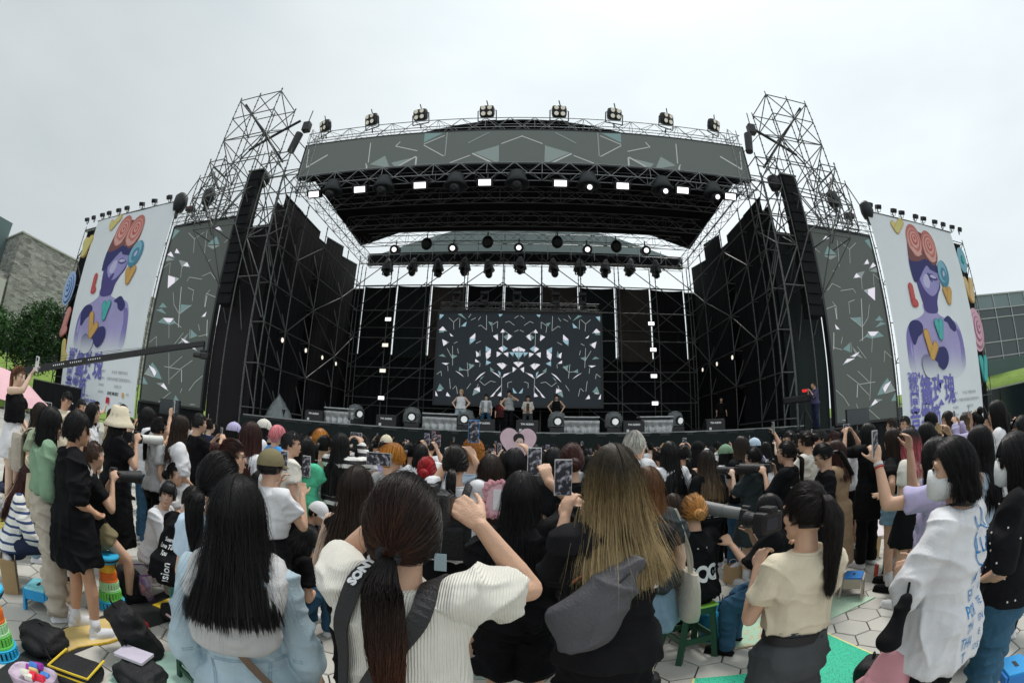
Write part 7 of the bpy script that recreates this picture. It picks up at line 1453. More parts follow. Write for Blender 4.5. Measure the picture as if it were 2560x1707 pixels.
P(705, 1005, 5.0, 'person in a mint green shirt filming behind the long white tee', ('mid', 'black'), ('long', 'short', 'mint'), ('trousers', 'navy'), arms='cam', key='mint green shirt')
P(736, 985, 6.3, 'person with an orange bowl cut in a black tank top', ('bowl', 'orange'), ('tee', 'none', 'black'), ('trousers', 'black'), key='orange bowl cut and tank top')
P(942, 1016, 5.6, 'person with black hair and a pink pompom holding a phone up', ('ponyb', 'black'), ('tee', 'short', 'white'), ('trousers', 'black'), arms='high1', key='pink pompom'); phone(PEOPLE[-1], 'lilac phone raised beside the pink pompom hair', 'lilac')
P(968, 1020, 5.4, 'person with black bob and white tee holding a phone showing the stage', ('bob', 'black'), ('tee', 'short', 'white'), ('skirt', 'black'), arms='high1', key='black bob with lit phone'); phone(PEOPLE[-1], 'phone showing a bright stage picture above the red hair', 'pink', lit=True)
P(836, 997, 6.6, 'person with black hair in a white clip wearing a pale pink blouse', ('lowpony', 'black'), ('tee', 'short', 'lgrey'), ('trousers', 'black'), key='white hair clip')
P(888, 999, 7.4, 'person in a beige cap with a lilac backpack', ('pony', 'black'), ('tee', 'short', 'black'), ('trousers', 'black'), cap=('cap', 'cream'), key='beige cap'); backpack(PEOPLE[-1], 'black and lilac backpack worn under the beige cap', 'lilac')
P(1225, 1020, 5.0, 'person in white tee with black hair facing right by the heart fan', ('mid', 'black'), ('tee', 'short', 'white'), ('trousers', 'black'), turn=28, key='white tee by the fan')
S_ = P(1457, 990, 4.9, 'person with a silver bowl cut in white tee with blue lettering', ('bowl', 'silver'), ('tee', 'short', 'white'), ('trousers', 'black'), male=True, key='silver bowl cut'); mb = MB(); put_text(mb, 'LUCKY', .05, mat('ink_blue2', (.04, .25, .55), .8), Matrix.Translation((.04, 0, 1.19)) @ Matrix.Rotation(R(90), 4, 'X'), .002); put_text(mb, 'BACK', .085, mat('ink_blue2', (.04, .25, .55)), Matrix.Translation((.05, 0, 1.12)) @ Matrix.Rotation(R(90), 4, 'X'), .006); print_back(S_, 'shirt', mb)
X_ = P(1538, 1014, 4.9, 'person with wavy long black hair in white tee and pale denim skirt', ('wavy', 'black'), ('crop', 'short', 'white'), ('skirt', 'ldenim'), hairkw=dict(L=.44), shoes='white', key='pale denim skirt'); t = held(X_, 'phone', 'black phone tucked in the back pocket of the pale denim skirt', 'phone', 'phones held by the crowd'); MB().use(M_phone).rbox((-.07, -.158, .72), (.075, .012, .15), .008).build('body', parent=t)
P(1570, 1021, 5.6, 'person with black ponytail in sleeveless top right of the pale denim skirt', ('lowpony', 'black'), ('tee', 'none', 'black'), ('shorts', 'black'), turn=10, key='sleeveless black top')
P(1602, 1013, 6.8, 'person in a black cap holding a phone overhead', ('mid', 'black'), ('tee', 'short', 'black'), ('trousers', 'black'), arms='high2', cap=('cap', 'black'), key='black cap overhead phone'); phone(PEOPLE[-1], 'black phone held overhead above the light tipped hair')
K2 = P(1623, 1033, 4.9, 'person with long light tipped brown hair in black shirt with white slogan', ('longer', 'ombre'), ('tee', 'half', 'black'), ('wide', 'black'), shoes='lgrey', hairkw=dict(L=.42), key='black slogan shirt'); mb = MB(); wm = mat('print_white', (.7, .7, .7)); E4 = lambda x, z, r=0: Matrix.Translation((x, 0, z)) @ Matrix.Rotation(R(r), 4, 'Y') @ Matrix.Rotation(R(90), 4, 'X')
put_text(mb, 'SKECHERS', .062, wm, E4(0, .985, 4), .003, .85); put_text(mb, 'LET  DA', .035, wm, E4(.0, .93), .003); mb.use(wm).box((0, 0, .895), (.16, .002, .005)); print_back(K2, 'shirt', mb)
P(1666, 1021, 6.2, 'person in a dark green cap and white tee aiming a camera', ('mid', 'black'), ('tee', 'short', 'white'), ('trousers', 'black'), arms='cam', cap=('cap', 'green'), turn=-12, key='green cap'); camera(PEOPLE[-1], 'camera aimed by the person in the green cap', .16, .045)
P(1703, 1002, 5.9, 'person with long straight brown hair in black behind the charcoal dress', ('long', 'ombre'), ('tee', 'short', 'black'), ('trousers', 'ddenim'), key='brown hair in black')
P(1732, 1006, 7.4, 'person in a light blue cap and lilac shirt', ('mid', 'black'), ('tee', 'short', 'lilac'), ('trousers', 'black'), arms='cam', cap=('cap', 'lblue'), key='light blue cap')
G1 = P(1729, 1026, 5.3, 'person with low ponytail in a long charcoal dress aiming a telephoto lens', ('lowpony', 'black'), ('mini', 'half', 'charcoal'), None, arms='cam', loose=1.16, turn=-22, socks=('white', .12), skin=3, hairkw=dict(tail=.46), key='charcoal dress'); camera(G1, 'black telephoto camera raised by the wearer of the charcoal dress', .26, .05)
B2 = P(1806, 1011, 4.9, 'person with a low ponytail in loose black tee aiming a long lens left', ('lowpony', 'soft'), ('tee', 'half', 'black'), ('trousers', 'black'), arms='cam', loose=1.15, turn=-30, hairkw=dict(tail=.30), key='loose black tee'); camera(B2, 'black long lens camera pointed left beside the cream tee photographer', .28, .052)
P(1813, 989, 6.4, 'person with black hair looking left with a phone up in front of the right drape', ('bun', 'black'), ('tee', 'short', 'black'), ('trousers', 'black'), arms='high1l', turn=-70, key='bun by the right drape'); phone(PEOPLE[-1], 'pale phone raised in front of the dark green drape', 'grey')
P(1850, 990, 5.9, 'person with a black hair bun in loose beige tee with lanyards', ('bun', 'soft'), ('long', 'half', 'offwhite'), ('trousers', 'stone'), arms='cam', loose=1.15, turn=-15, key='loose beige tee')
P(1890, 1016, 4.6, 'person with black ponytail in long black tee looking down at a camera', ('lowpony', 'black'), ('dress', 'short', 'black'), None, arms='look', hpitch=30, turn=-50, socks=('white', .1), shoes='black', key='long black tee looking down'); camera(PEOPLE[-1], 'small camera held low by the person looking down', .07, .03)
P(1921, 1011, 5.1, 'person with reddish brown hair in a long tan pinafore dress', ('mid', 'maroon'), ('midi', 'short', 'tan'), None, arms='front', socks=('white', .1), shoes='white', turn=-8, key='tan pinafore dress')
P(1945, 985, 6.6, 'person in a black cap, white face mask and white tee filming', ('mid', 'black'), ('tee', 'short', 'white'), ('trousers', 'black'), arms='cam', cap=('cap', 'black2'), mask=True, turn=-50, key='black cap and mask'); camera(PEOPLE[-1], 'black camera held by the person in black cap and mask', .14, .045)
P(1883, 986, 7.0, 'person with short black hair in white tee facing left with a phone', ('short', 'black'), ('tee', 'short', 'white'), ('trousers', 'black'), arms='phone2', turn=-55, male=True, key='short hair facing left'); phone(PEOPLE[-1], 'phone held by the short haired person facing left')
P(1916, 990, 7.4, 'person with short reddish brown hair behind the tan pinafore dress', ('shortb', 'maroon'), ('tee', 'short', 'black'), ('trousers', 'black'), turn=-20, key='short reddish hair')
P(1993, 972, 6.0, 'tall person with very long black hair in long black clothes by the shorts', ('longer', 'black'), ('dress', 'half', 'black'), ('trousers', 'black'), arms='high2', turn=8, key='long black clothes'); phone(PEOPLE[-1], 'phone raised by the tall person in long black clothes', land=True)
P(1968, 988, 7.0, 'person in black top and white shorts with a camera near the right screen', ('short', 'black'), ('tee', 'short', 'black'), ('longshorts', 'white'), arms='cam', turn=-20, key='white shorts'); camera(PEOPLE[-1], 'camera raised by the person in white shorts', .14, .04)
Y_ = P(2050, 983, 5.1, 'person in black tee and frayed denim shorts with a hand on the hip', ('longer', 'dbrown'), ('crop', 'short', 'black'), ('shorts', 'denim'), arms='hipl', loose=1.0, legs='step', shoes='black', socks=('white', .13), hairkw=dict(L=.40), turn=-6, key='frayed denim shorts')
P(2072, 990, 5.7, 'person with long dark hair in black dress behind the frayed denim shorts', ('long', 'dbrown'), ('dress', 'short', 'black'), None, shoes='black', socks=('white', .13), key='black dress by the shorts')
P(2088, 982, 4.6, 'person with pink streaked hair in a white top', ('mid', 'pinktip'), ('crop', 'short', 'offwhite'), ('skirt', 'black'), arms='front', hn=2000, key='pink streaked hair')
N_ = P(2152, 1004, 2.7, 'person in lilac shirt raising an arm with wristbands behind the masked woman', ('mid', 'black'), ('tee', 'short', 'lilac'), ('trousers', 'black'), arms='high2', vox=.009, turn=-12, hn=2400, joints=dict(elL=(-.25, .20, 1.30), wrL=(-.20, .32, 1.52), elR=(.2, .2, 1.3), wrR=(.16, .25, 1.55)), key='lilac shirt with wristbands'); phone(N_, 'phone gripped in the wristbanded hand', at_=(-.19, .34, 1.60)); wr = N_['pose'].A[3]; wd = (wr - N_['pose'].A[2]).normalized(); mb = MB().use(cloth('white')); mb.tube(wr - wd * .02, wr - wd * .004, .028, n=14); mb.use(cloth('red')).tube(wr - wd * .036, wr - wd * .028, .028, n=14); mb.build('wristband', parent=N_['o'])
P(2127, 970, 5.2, 'person with shoulder length black hair in grey blue denim shirt', ('mid', 'black'), ('tee', 'short', 'greyblue'), ('trousers', 'denim'), arms='look', turn=15, key='grey blue denim shirt')
P(2248, 977, 3.5, 'person with long black hair in light blue top with a dark strap', ('long', 'black'), ('tee', 'none', 'lblue'), ('trousers', 'navy'), arms='high1', hn=2600, turn=-5, key='light blue top')
P(2288, 919, 5.8, 'tall person with long black hair in loose white tee by the steel barrier', ('long', 'black'), ('long', 'half', 'white'), ('trousers', 'black'), arms='front', hairkw=dict(L=.34), key='loose white tee by barrier')
P(2275, 945, 6.6, 'person with a black ponytail between the barrier and the loose white tee', ('pony', 'black'), ('tee', 'short', 'white'), ('trousers', 'black'), arms='high1', turn=-10, key='ponytail by barrier'); phone(PEOPLE[-1], 'phone raised by the ponytail at the barrier')
P(2345, 955, 4.0, 'person with black hair in a dark top at the right frame edge', ('mid', 'black'), ('tee', 'short', 'black'), ('trousers', 'black'), turn=-30, hyaw=-20, key='right frame edge')
P(2047, 947, 9.0, 'person with short brown hair in dark shirt below the right side screen', ('short', 'dbrown'), ('tee', 'short', 'black'), ('trousers', 'black'), turn=-10, male=True, key='brown haired man')
P(2078, 949, 8.6, 'person in glasses with short black hair facing left below the right banner', ('short', 'black'), ('tee', 'short', 'grey'), ('trousers', 'black'), turn=-60, male=True, key='glasses and short hair')
P(2137, 944, 8.8, 'person with a round black haircut below the right banner lettering', ('bowl', 'black'), ('tee', 'short', 'black'), ('trousers', 'black'), key='round black haircut')
P(2176, 944, 7.6, 'person with highlighted hair facing left filming below the right banner', ('mid', 'streak'), ('tee', 'none', 'black'), ('trousers', 'black'), arms='phone2', turn=-40, key='highlighted hair'); phone(PEOPLE[-1], 'phone held sideways by the person with highlighted hair', land=True)
P(2216, 949, 7.6, 'person with blonde hair in a white top below the right banner', ('mid', 'blonde'), ('tee', 'half', 'white'), ('trousers', 'black'), arms='front', key='blonde below banner')
P(2241, 946, 6.8, 'person with a black hair bun in pale lilac long sleeves raising both hands', ('highpony', 'black'), ('tee', 'long', 'lilac'), ('trousers', 'black'), arms='high2', hairkw=dict(style='bun', tie=(0, -.5, .86)), turn=10, key='pale lilac sleeves'); phone(PEOPLE[-1], 'phone raised by the pale lilac sleeves')
# ---------- left side
P(47, 841, 5.6, 'person with a high brown ponytail in camisole raising a phone on a bench', ('highpony', 'auburn'), ('crop', 'none', 'black'), ('skirt', 'white'), arms='high1', turn=40, hyaw=10, z0=.42, hairkw=dict(tail=.46), skin=3, key='high brown ponytail'); phone(PEOPLE[-1], 'white phone raised by the woman on the bench', 'white', at_=(.09, .33, 1.66))
P(50, 912, 6.2, 'person in beige tee and black mini skirt looking at a phone', ('bun', 'black'), ('tee', 'half', 'beige'), ('skirt', 'black'), arms='look', hpitch=30, turn=45, shoes='black', mask=mat('mask_blue', (.3, .36, .42), .8), key='beige tee looking at phone'); phone(PEOPLE[-1], 'phone looked at by the person in the beige tee', tilt=-40)
P(155, 897, 7.6, 'person with short black hair in cream top looking down left of the banner', ('short', 'black'), ('tee', 'half', 'cream'), ('trousers', 'black'), turn=60, hpitch=25, male=True, key='cream top looking down')
P(95, 925, 5.2, 'person with dark hair in sage shirt carrying a canvas backpack', ('mid', 'dbrown'), ('tee', 'short', 'sage'), ('trousers', 'denim'), turn=30, key='sage shirt'); backpack(PEOPLE[-1], 'pale canvas backpack on the sage shirt', 'stone')
R_ = P(119, 934, 3.85, 'person with black bob in green blouse and beige trousers', ('bobb', 'black'), ('crop', 'long', 'green'), ('wide', 'stone'), arms='front', turn=12, hyaw=0, loose=1.12, hn=4000, hairkw=dict(L=.20), vox=.010, features=True, wr=.02, key='green blouse')
t = held(R_, 'bucket_bag', 'beige rope handled bucket bag on the back of the green blouse', 'bag'); mb = MB().use(mat('canvas_beige', (.50, .42, .30), .9, bump=.4, bscale=60)); mb.loft([((-.19, -.10, .80), .07, .07), ((-.19, -.10, .9), .08, .08), ((-.19, -.09, 1.06), .065, .07)], 16); mb.build('bag', parent=t, smooth=True)
MB().use(mat('canvas_beige', (.50, .42, .30))).path(dense([(-.17, -.10, 1.04), (-.13, -.10, 1.2), (-.10, -.02, 1.36), (-.12, .06, 1.24), (-.18, .0, 1.08)], 16), .009, 6).build('strap', parent=t)
for k in range(3): MB().use(mat('rope_beige', (.52, .44, .32), .9)).path([(-.20 + .05 * math.cos(a), -.12 + .045 * math.sin(a), 1.10 + .02 * k + .05 * math.sin(a * .5)) for a in [j * math.pi / 8 for j in range(17)]], .007, 6).build('rope_coil', parent=t)
Q_ = P(181, 943, 3.55, 'person with short black hair in a black tee dress and white sneakers', ('bobb', 'black'), ('dress', 'half', 'black'), None, arms='front', turn=14, loose=1.10, hn=4000, hairkw=dict(L=.02, A=88), vox=.010, features=True, wr=.022, socks=('white', .075), shoes='white', skin=2, key='black tee dress', legs='step')
mb = MB().use(mat('glasses_white', (.75, .74, .70), .3, var=0)); T = Q_['pose'].T
for sg in (-1, 1): c = V3(.05 + sg * .035, .125, 1.20); mb.path([c + V3(.03 * math.cos(a), .004, .022 * math.sin(a)) for a in [j * math.pi / 8 for j in range(17)]], .004, 6)
mb.path([V3(.12, .125, 1.2), V3(.125, .09, 1.25), V3(.12, .06, 1.29)], .004, 6);
t = held(Q_, 'sunglasses', 'white rimmed sunglasses hooked on the black tee dress', 'sunglasses'); mb.build('frame', parent=t)
W_ = P(277, 934, 5.0, 'person in a beige bucket hat and long black dress raising a white lens', ('mid', 'black'), ('midi', 'short', 'black'), None, arms='cam', cap=('hat', 'cream'), turn=6, shoes='black', key='beige bucket hat'); camera(W_, 'camera with a white telephoto lens below the bucket hat', .26, .048, M_lwh)
V_ = P(216, 1012, 4.2, 'person with short brown hair sitting and aiming a camera with strap', ('short', 'brown'), ('tee', 'short', 'black'), ('shorts', 'khaki'), arms='cam', seat=.5, turn=10, shoes='black', skin=0, male=True, key='seated camera man'); camera(V_, 'large black camera with red edged strap held up by a seated man', .22, .05, strap='black')
P(215, 925, 6.4, 'person with black hair in profile wearing a white blouse', ('mid', 'black'), ('tee', 'short', 'white'), ('trousers', 'black'), turn=35, key='white blouse profile')
P(188, 916, 7.8, 'person with black hair and tanned face looking right below the left banner', ('short', 'black'), ('tee', 'short', 'black'), ('trousers', 'black'), turn=50, key='tanned face looking right')
P(341, 935, 6.2, 'person with shoulder length black hair in white tee raising a phone', ('mid', 'black'), ('tee', 'short', 'white'), ('trousers', 'ddenim'), arms='high1', turn=10, key='shoulder length hair white tee'); phone(PEOPLE[-1], 'white phone raised left of the ponytail', 'white')
P(369, 958, 5.3, 'person with a low black ponytail in grey white tee and black trousers', ('lowpony', 'black'), ('tee', 'short', 'lgrey'), ('wide', 'black'), turn=8, key='grey white tee')
P(417, 954, 5.1, 'person with long brown black hair in oversized white tee and jeans', ('long', 'dbrown'), ('long', 'half', 'white'), ('trousers', 'denim'), arms='front', turn=18, loose=1.15, hairkw=dict(L=.34), key='oversized white tee')
Rb = P(459, 948, 6.2, 'person with short black hair in black tee with a rainbow print', ('short', 'black'), ('tee', 'short', 'black'), ('trousers', 'black'), arms='phone2', turn=12, male=True, key='rainbow print'); phone(Rb, 'phone held by the person with the rainbow print'); mb = MB()
for k, c in enumerate(('red', 'yellow', 'green', 'lilac')): mb.use(cloth(c)).box((0, 0, 1.16 - .022 * k), (.04 - .008 * k, .002, .022))
print_back(Rb, 'shirt', mb)
P(539, 970, 6.8, 'person in a lavender cap and white tee left of the very long brown hair', ('mid', 'black'), ('tee', 'short', 'white'), ('trousers', 'black'), cap=('cap', 'lilac'), turn=25, key='lavender cap')
P(608, 963, 7.0, 'person in a pale pink cap with headphones', ('mid', 'black'), ('tee', 'short', 'white'), ('trousers', 'black'), cap=('cap', 'offwhite'), turn=35, key='pale pink cap')
P(638, 977, 6.3, 'person with pink dyed bowl cut in a bright blue top', ('bowl', 'pink'), ('tee', 'short', 'blue'), ('trousers', 'black'), turn=18, key='pink bowl cut'); phone(PEOPLE[-1], 'black phone held in front of the pink bowl cut', at_=(-.1, -.3, 1.42))
# ---------- sitting on stools and on the paving
P(68, 1066, 4.45, 'person sitting in a blue striped white jumper and dark trousers', ('long', 'maroon'), ('tee', 'long', 'white'), ('trousers', 'navy'), arms='knees', seat=.4, lean=16, turn=24, hyaw=14, topmat=stripe_mat('blue', (.70, .70, .67), (.03, .06, .16), 14, .3), loose=1.12, vox=.011, hn=3000, shoes='black', key='striped jumper sitter')
T_ = P(386, 1105, 4.35, 'person sitting in white shirt and denim shorts looking back at the camera', ('ponyb', 'black'), ('tee', 'half', 'white'), ('shorts', 'denim'), arms='chin', seat=.35, lean=12, turn=58, hyaw=72, hpitch=-6, features=True, loose=1.15, vox=.010, hn=3200, skin=1, key='looking back at camera')
U_ = P(443, 1117, 3.9, 'person squatting in black tee with white script down the back', ('short', 'soft'), ('tee', 'half', 'black'), ('trousers', 'black'), arms='knees', seat=.3, lean=26, loose=1.15, hairkw=dict(L=.16, puff=1.1), vox=.011, turn=-4, key='white script'); mb = MB()
for k, s_ in enumerate(('Seen', 'Love To', 'You')): put_text(mb, s_, .045, wm, E4(.02, .74 - .05 * k, 0), .001, .9)
put_text(mb, 'illusion', .10, wm, Matrix.Translation((.10, 0, .48)) @ Matrix.Rotation(R(-90), 4, 'Y') @ Matrix.Rotation(R(90), 4, 'X'), .001, .8); print_back(U_, 'shirt', mb)
P(403, 1062, 4.9, 'person with glasses and tied black hair sitting behind the white shirt sitter', ('lowbun', 'black'), ('tee', 'short', 'lgrey'), ('trousers', 'denim'), arms='knees', seat=.5, turn=50, hyaw=20, key='glasses sitter')
P(730, 1152, 4.6, 'person in a white cap sitting low with blue jeans', ('short', 'black'), ('tee', 'short', 'black'), ('trousers', 'denim'), arms='knees', seat=.3, lean=25, cap=('cap', 'white'), turn=60, hyaw=20, key='white cap sitter')
P(700, 1203, 3.6, 'person sitting in black tee looking down at a phone', ('bob', 'black'), ('tee', 'short', 'black'), ('trousers', 'ddenim'), arms='look', seat=.3, lean=20, hpitch=18, turn=20, male=True, key='phone sitter'); phone(PEOPLE[-1], 'pale phone looked at by the sitter near the white cap', 'lgrey', tilt=-40)
E_ = P(1592, 1140, 3.5, 'person with an orange hair bun in black tee sitting on a green stool', ('lowbun', 'bunorange'), ('tee', 'half', 'black'), ('trousers', 'black'), arms='knees', seat=.5, lean=8, loose=1.14, vox=.009, hn=4500, hairkw=dict(puff=1.14, fluff=2.2, tie=(-.12, -.95, -.12)), turn=0, shoes='beige', key='orange hair bun'); mb = MB(); pz = E_['pose'].pz; zc = pz + .14
def annulus(mb, cx, cz, r0, r1, a0=0, a1=360, n=30):
 P_ = [(cx + r * math.cos(R(a0 + (a1 - a0) * i / n)), 0, cz + r * math.sin(R(a0 + (a1 - a0) * i / n))) for i in range(n + 1) for r in (r0, r1)]; mb.add(P_, [(2 * i, 2 * i + 1, 2 * i + 3, 2 * i + 2) for i in range(n)])
mb.use(wm); annulus(mb, -.105, zc, .034, .062, 40, 385); mb.box((-.06, 0, zc - .0), (.05, .002, .026)); annulus(mb, .0, zc, .034, .062); annulus(mb, .105, zc, .034, .062, 35, 330); mb.box((.13, 0, zc - .004), (.06, .002, .026)); mb.box((0, 0, pz + .335), (.09, .002, .012)); print_back(E_, 'shirt', mb, .005)
P(1547, 1134, 4.1, 'person with long brown hair sitting behind the orange hair bun', ('long', 'brown'), ('tee', 'short', 'black'), ('trousers', 'black'), arms='knees', seat=.5, key='brown haired sitter')
G_ = P(1768, 1134, 3.5, 'person in black and ripped jeans sitting with a grey telephoto lens', ('mid', 'black'), ('tee', 'half', 'black'), ('trousers', 'ddenim'), arms='cam', seat=.5, lean=10, turn=-42, hyaw=0, vox=.008, hn=3000, loose=1.12, shoes='black', joints=dict(elR=(.2, .16, 1.08), wrR=(.09, .22, 1.34), elL=(-.2, .2, 1.10), wrL=(-.06, .40, 1.36)), key='seated telephoto'); camera(G_, 'camera with a long grey telephoto lens held by the seated photographer', .34, .052, M_gry, at_=G_['pose'].H @ V3(.01, .20, .0), pitch=8)
# ---------- on the stage
def perf(px, py, Y, label, **k):
 p = at(px, py, Y); h = p.z - DECK; return person(px, py, Y, label, pos=(p.x, p.y), z0=DECK, height=p.z, face=180 + math.degrees(math.atan2(p.x, p.y)) * .6, features=True, vox=.013, group='performers on the stage', shoes=k.pop('shoes', 'black'), male=True, **k)
perf(1060, 894, 17.6, 'blond performer in white tank top and ripped pale jeans, arms akimbo', hair=('shortb', 'blond2'), top=('tee', 'none', 'white'), bottom=('trousers', 'ldenim'), arms='hips', legs='wide', skin=1, key='blond performer', turn=6)
perf(1117, 905, 19.2, 'performer in grey open overshirt, white tee and blue jeans', hair=('shortb', 'black'), top=('tee', 'half', 'white'), bottom=('trousers', 'ddenim'), arms='down', legs='wide', skin=3, key='overshirt performer')
J19 = perf(1151, 914, 20.6, 'performer in a dark red jersey numbered 19', hair=('shortb', 'black'), top=('long', 'half', 'black'), bottom=('trousers', 'black'), topmat=mat('cloth_jersey', (.06, .008, .010), .8, var=.3, scale=5), skin=3, key='jersey performer', shoes='red'); mb = MB(); put_text(mb, '19', .24, cloth('red'), Matrix.Translation((0, 0, 1.10)) @ Matrix.Rotation(math.pi, 4, 'Z') @ Matrix.Rotation(R(90), 4, 'X'), .012); print_back(J19, 'shirt', mb, dirv=(0, -1, 0))
PM = perf(1170, 896, 18.0, 'tall performer in grey sleeveless shirt holding a microphone to his mouth', hair=('shortb', 'black'), top=('tee', 'none', 'grey'), bottom=('wide', 'black'), arms='mic', skin=1, key='microphone performer'); t = held(PM, 'microphone', 'black microphone held by the performer in grey', 'microphone'); q = PM['pose'].A[3]; MB().use(M_case).cap(q + V3(.03, -.02, .04), q + V3(.06, -.03, .12), .018, .028, 10).build('body', parent=t)
perf(1213, 908, 19.0, 'performer in cream open shirt over a brown tee', hair=('shortb', 'black'), top=('tee', 'half', 'offwhite'), bottom=('trousers', 'greyjean'), arms='front', legs='wide', skin=0, key='cream shirt performer')
perf(1278, 905, 18.2, 'performer in a black tank top with elbows out behind the covered light', hair=('shortb', 'dbrown'), top=('tee', 'none', 'black'), bottom=('trousers', 'black'), arms='hips', legs='wide', skin=1, lean=12, key='tank top performer')
for rec, c in ((PEOPLE[-5], 'grey'), (PEOPLE[-2], None)):
 # open overshirt: two front panels and a shirt front between
 m = cloth('brown') if c is None else cloth('grey'); T = rec['pose'].T; mb = MB()
 tb = bvh_of(rec, 'shirt')
 def pnl(x0, x1, z0, z1, off):
  vs = []; n, k = 6, 8
  for i in range(n + 1):
   for j in range(k + 1):
    x, z = x0 + (x1 - x0) * i / n, z0 + (z1 - z0) * j / k; h = tb.ray_cast(T @ V3(x, 1, z), T.to_3x3() @ V3(0, -1, 0)); vs.append((h[0] if h[0] is not None else T @ V3(x, .1, z)) + T.to_3x3() @ V3(0, off, 0))
  return vs, [(i * (k + 1) + j, (i + 1) * (k + 1) + j, (i + 1) * (k + 1) + j + 1, i * (k + 1) + j + 1) for i in range(n) for j in range(k)]
 if c is None: mb.use(m).add(*pnl(-.062, .062, .86, 1.27, .008)); mb.build('tee_front', parent=rec['o'])
 else:
  for a, b in ((-.19, -.07), (.07, .19)): mb = MB().use(m).add(*pnl(a, b, .80, 1.28, .014)); mb.build('shirt_flap', parent=rec['o'])
p = at(1656, 912, 21.0); person(0, 0, 21, 'stage hand in black standing at the right side wall', ('short', 'black'), ('tee', 'half', 'black'), ('trousers', 'black'), pos=(p.x, p.y), z0=DECK, height=p.z, face=200, shoes='black', male=True, group='performers on the stage', key='stage hand', features=False)
person(0, 0, 13.4, 'cameraman in a purple shirt behind the broadcast camera', ('short', 'black'), ('tee', 'half', 'purple'), ('trousers', 'navy'), arms='cam', pos=(CAMOP[0], CAMOP[1]), z0=CAMOP[2], height=CAMOP[2] + 1.72, shoes='black', male=True, turn=-20, topmat=mat('cloth_purple2', (.06, .055, .13), .85, var=.3), key='cameraman', group=None, features=False)
# ---------- the packed crowd up to the stage
rs = random.Random(12)
AZ = [(-62, 'below left banner'), (-50.5, 'below left screen'), (-43, 'below left drape'), (-36, 'by left stage corner'), (-25, 'left of performers'), (-13, 'below left performer'), (-4, 'below singers'), (4, 'right of singers'), (12, 'right of centre screen'), (22, 'below right work lights'), (32, 'by right stage corner'), (39, 'below right drape'), (46, 'below right screen'), (54, 'below right banner'), (90, '')]
def zone(a):
 for (a0, n), (a1, _) in zip(AZ, AZ[1:]):
  if a0 <= a < a1: return n
 return 'below left banner'
taken = [(math.degrees(math.atan2(*[v for v in r['o'].location[:2]])), math.hypot(*r['o'].location[:2])) for r in PEOPLE]
used = set(); HS = [('long', 18), ('mid', 12), ('lowpony', 12), ('pony', 8), ('bob', 8), ('bun', 5), ('short', 10), ('longer', 6), ('lowbun', 4), ('shortb', 3), ('bowl', 2)]
HC = [('black', 52), ('soft', 16), ('dbrown', 14), ('brown', 5), ('maroon', 5), ('auburn', 1), ('orange', 1), ('ombre', 3), ('blond2', 1)]
TC = [('white', 40), ('black', 24), ('offwhite', 7), ('lgrey', 6), ('grey', 5), ('charcoal', 6), ('lblue', 5), ('beige', 3), ('lilac', 3), ('green', 2), ('navy', 4), ('brown', 2), ('pink', 2), ('cream', 3), ('greyblue', 3)]
AC = [('down', 22, ''), ('phone2', 24, 'filming'), ('high1', 18, 'arm up'), ('high2', 14, 'both arms up'), ('front', 10, ''), ('cam', 6, 'with camera'), ('high1l', 8, 'left arm up')]
def pick(l): return rs.choices([x for x in l], [x[1] for x in l])[0]
rows = [(7.0, 1.2), (8.2, 1.0), (9.4, .92), (10.6, .90), (11.8, .90), (13.0, .90), (14.1, .90), (15.2, .95)]
ORDR = ['', 'near', 'mid', 'far']
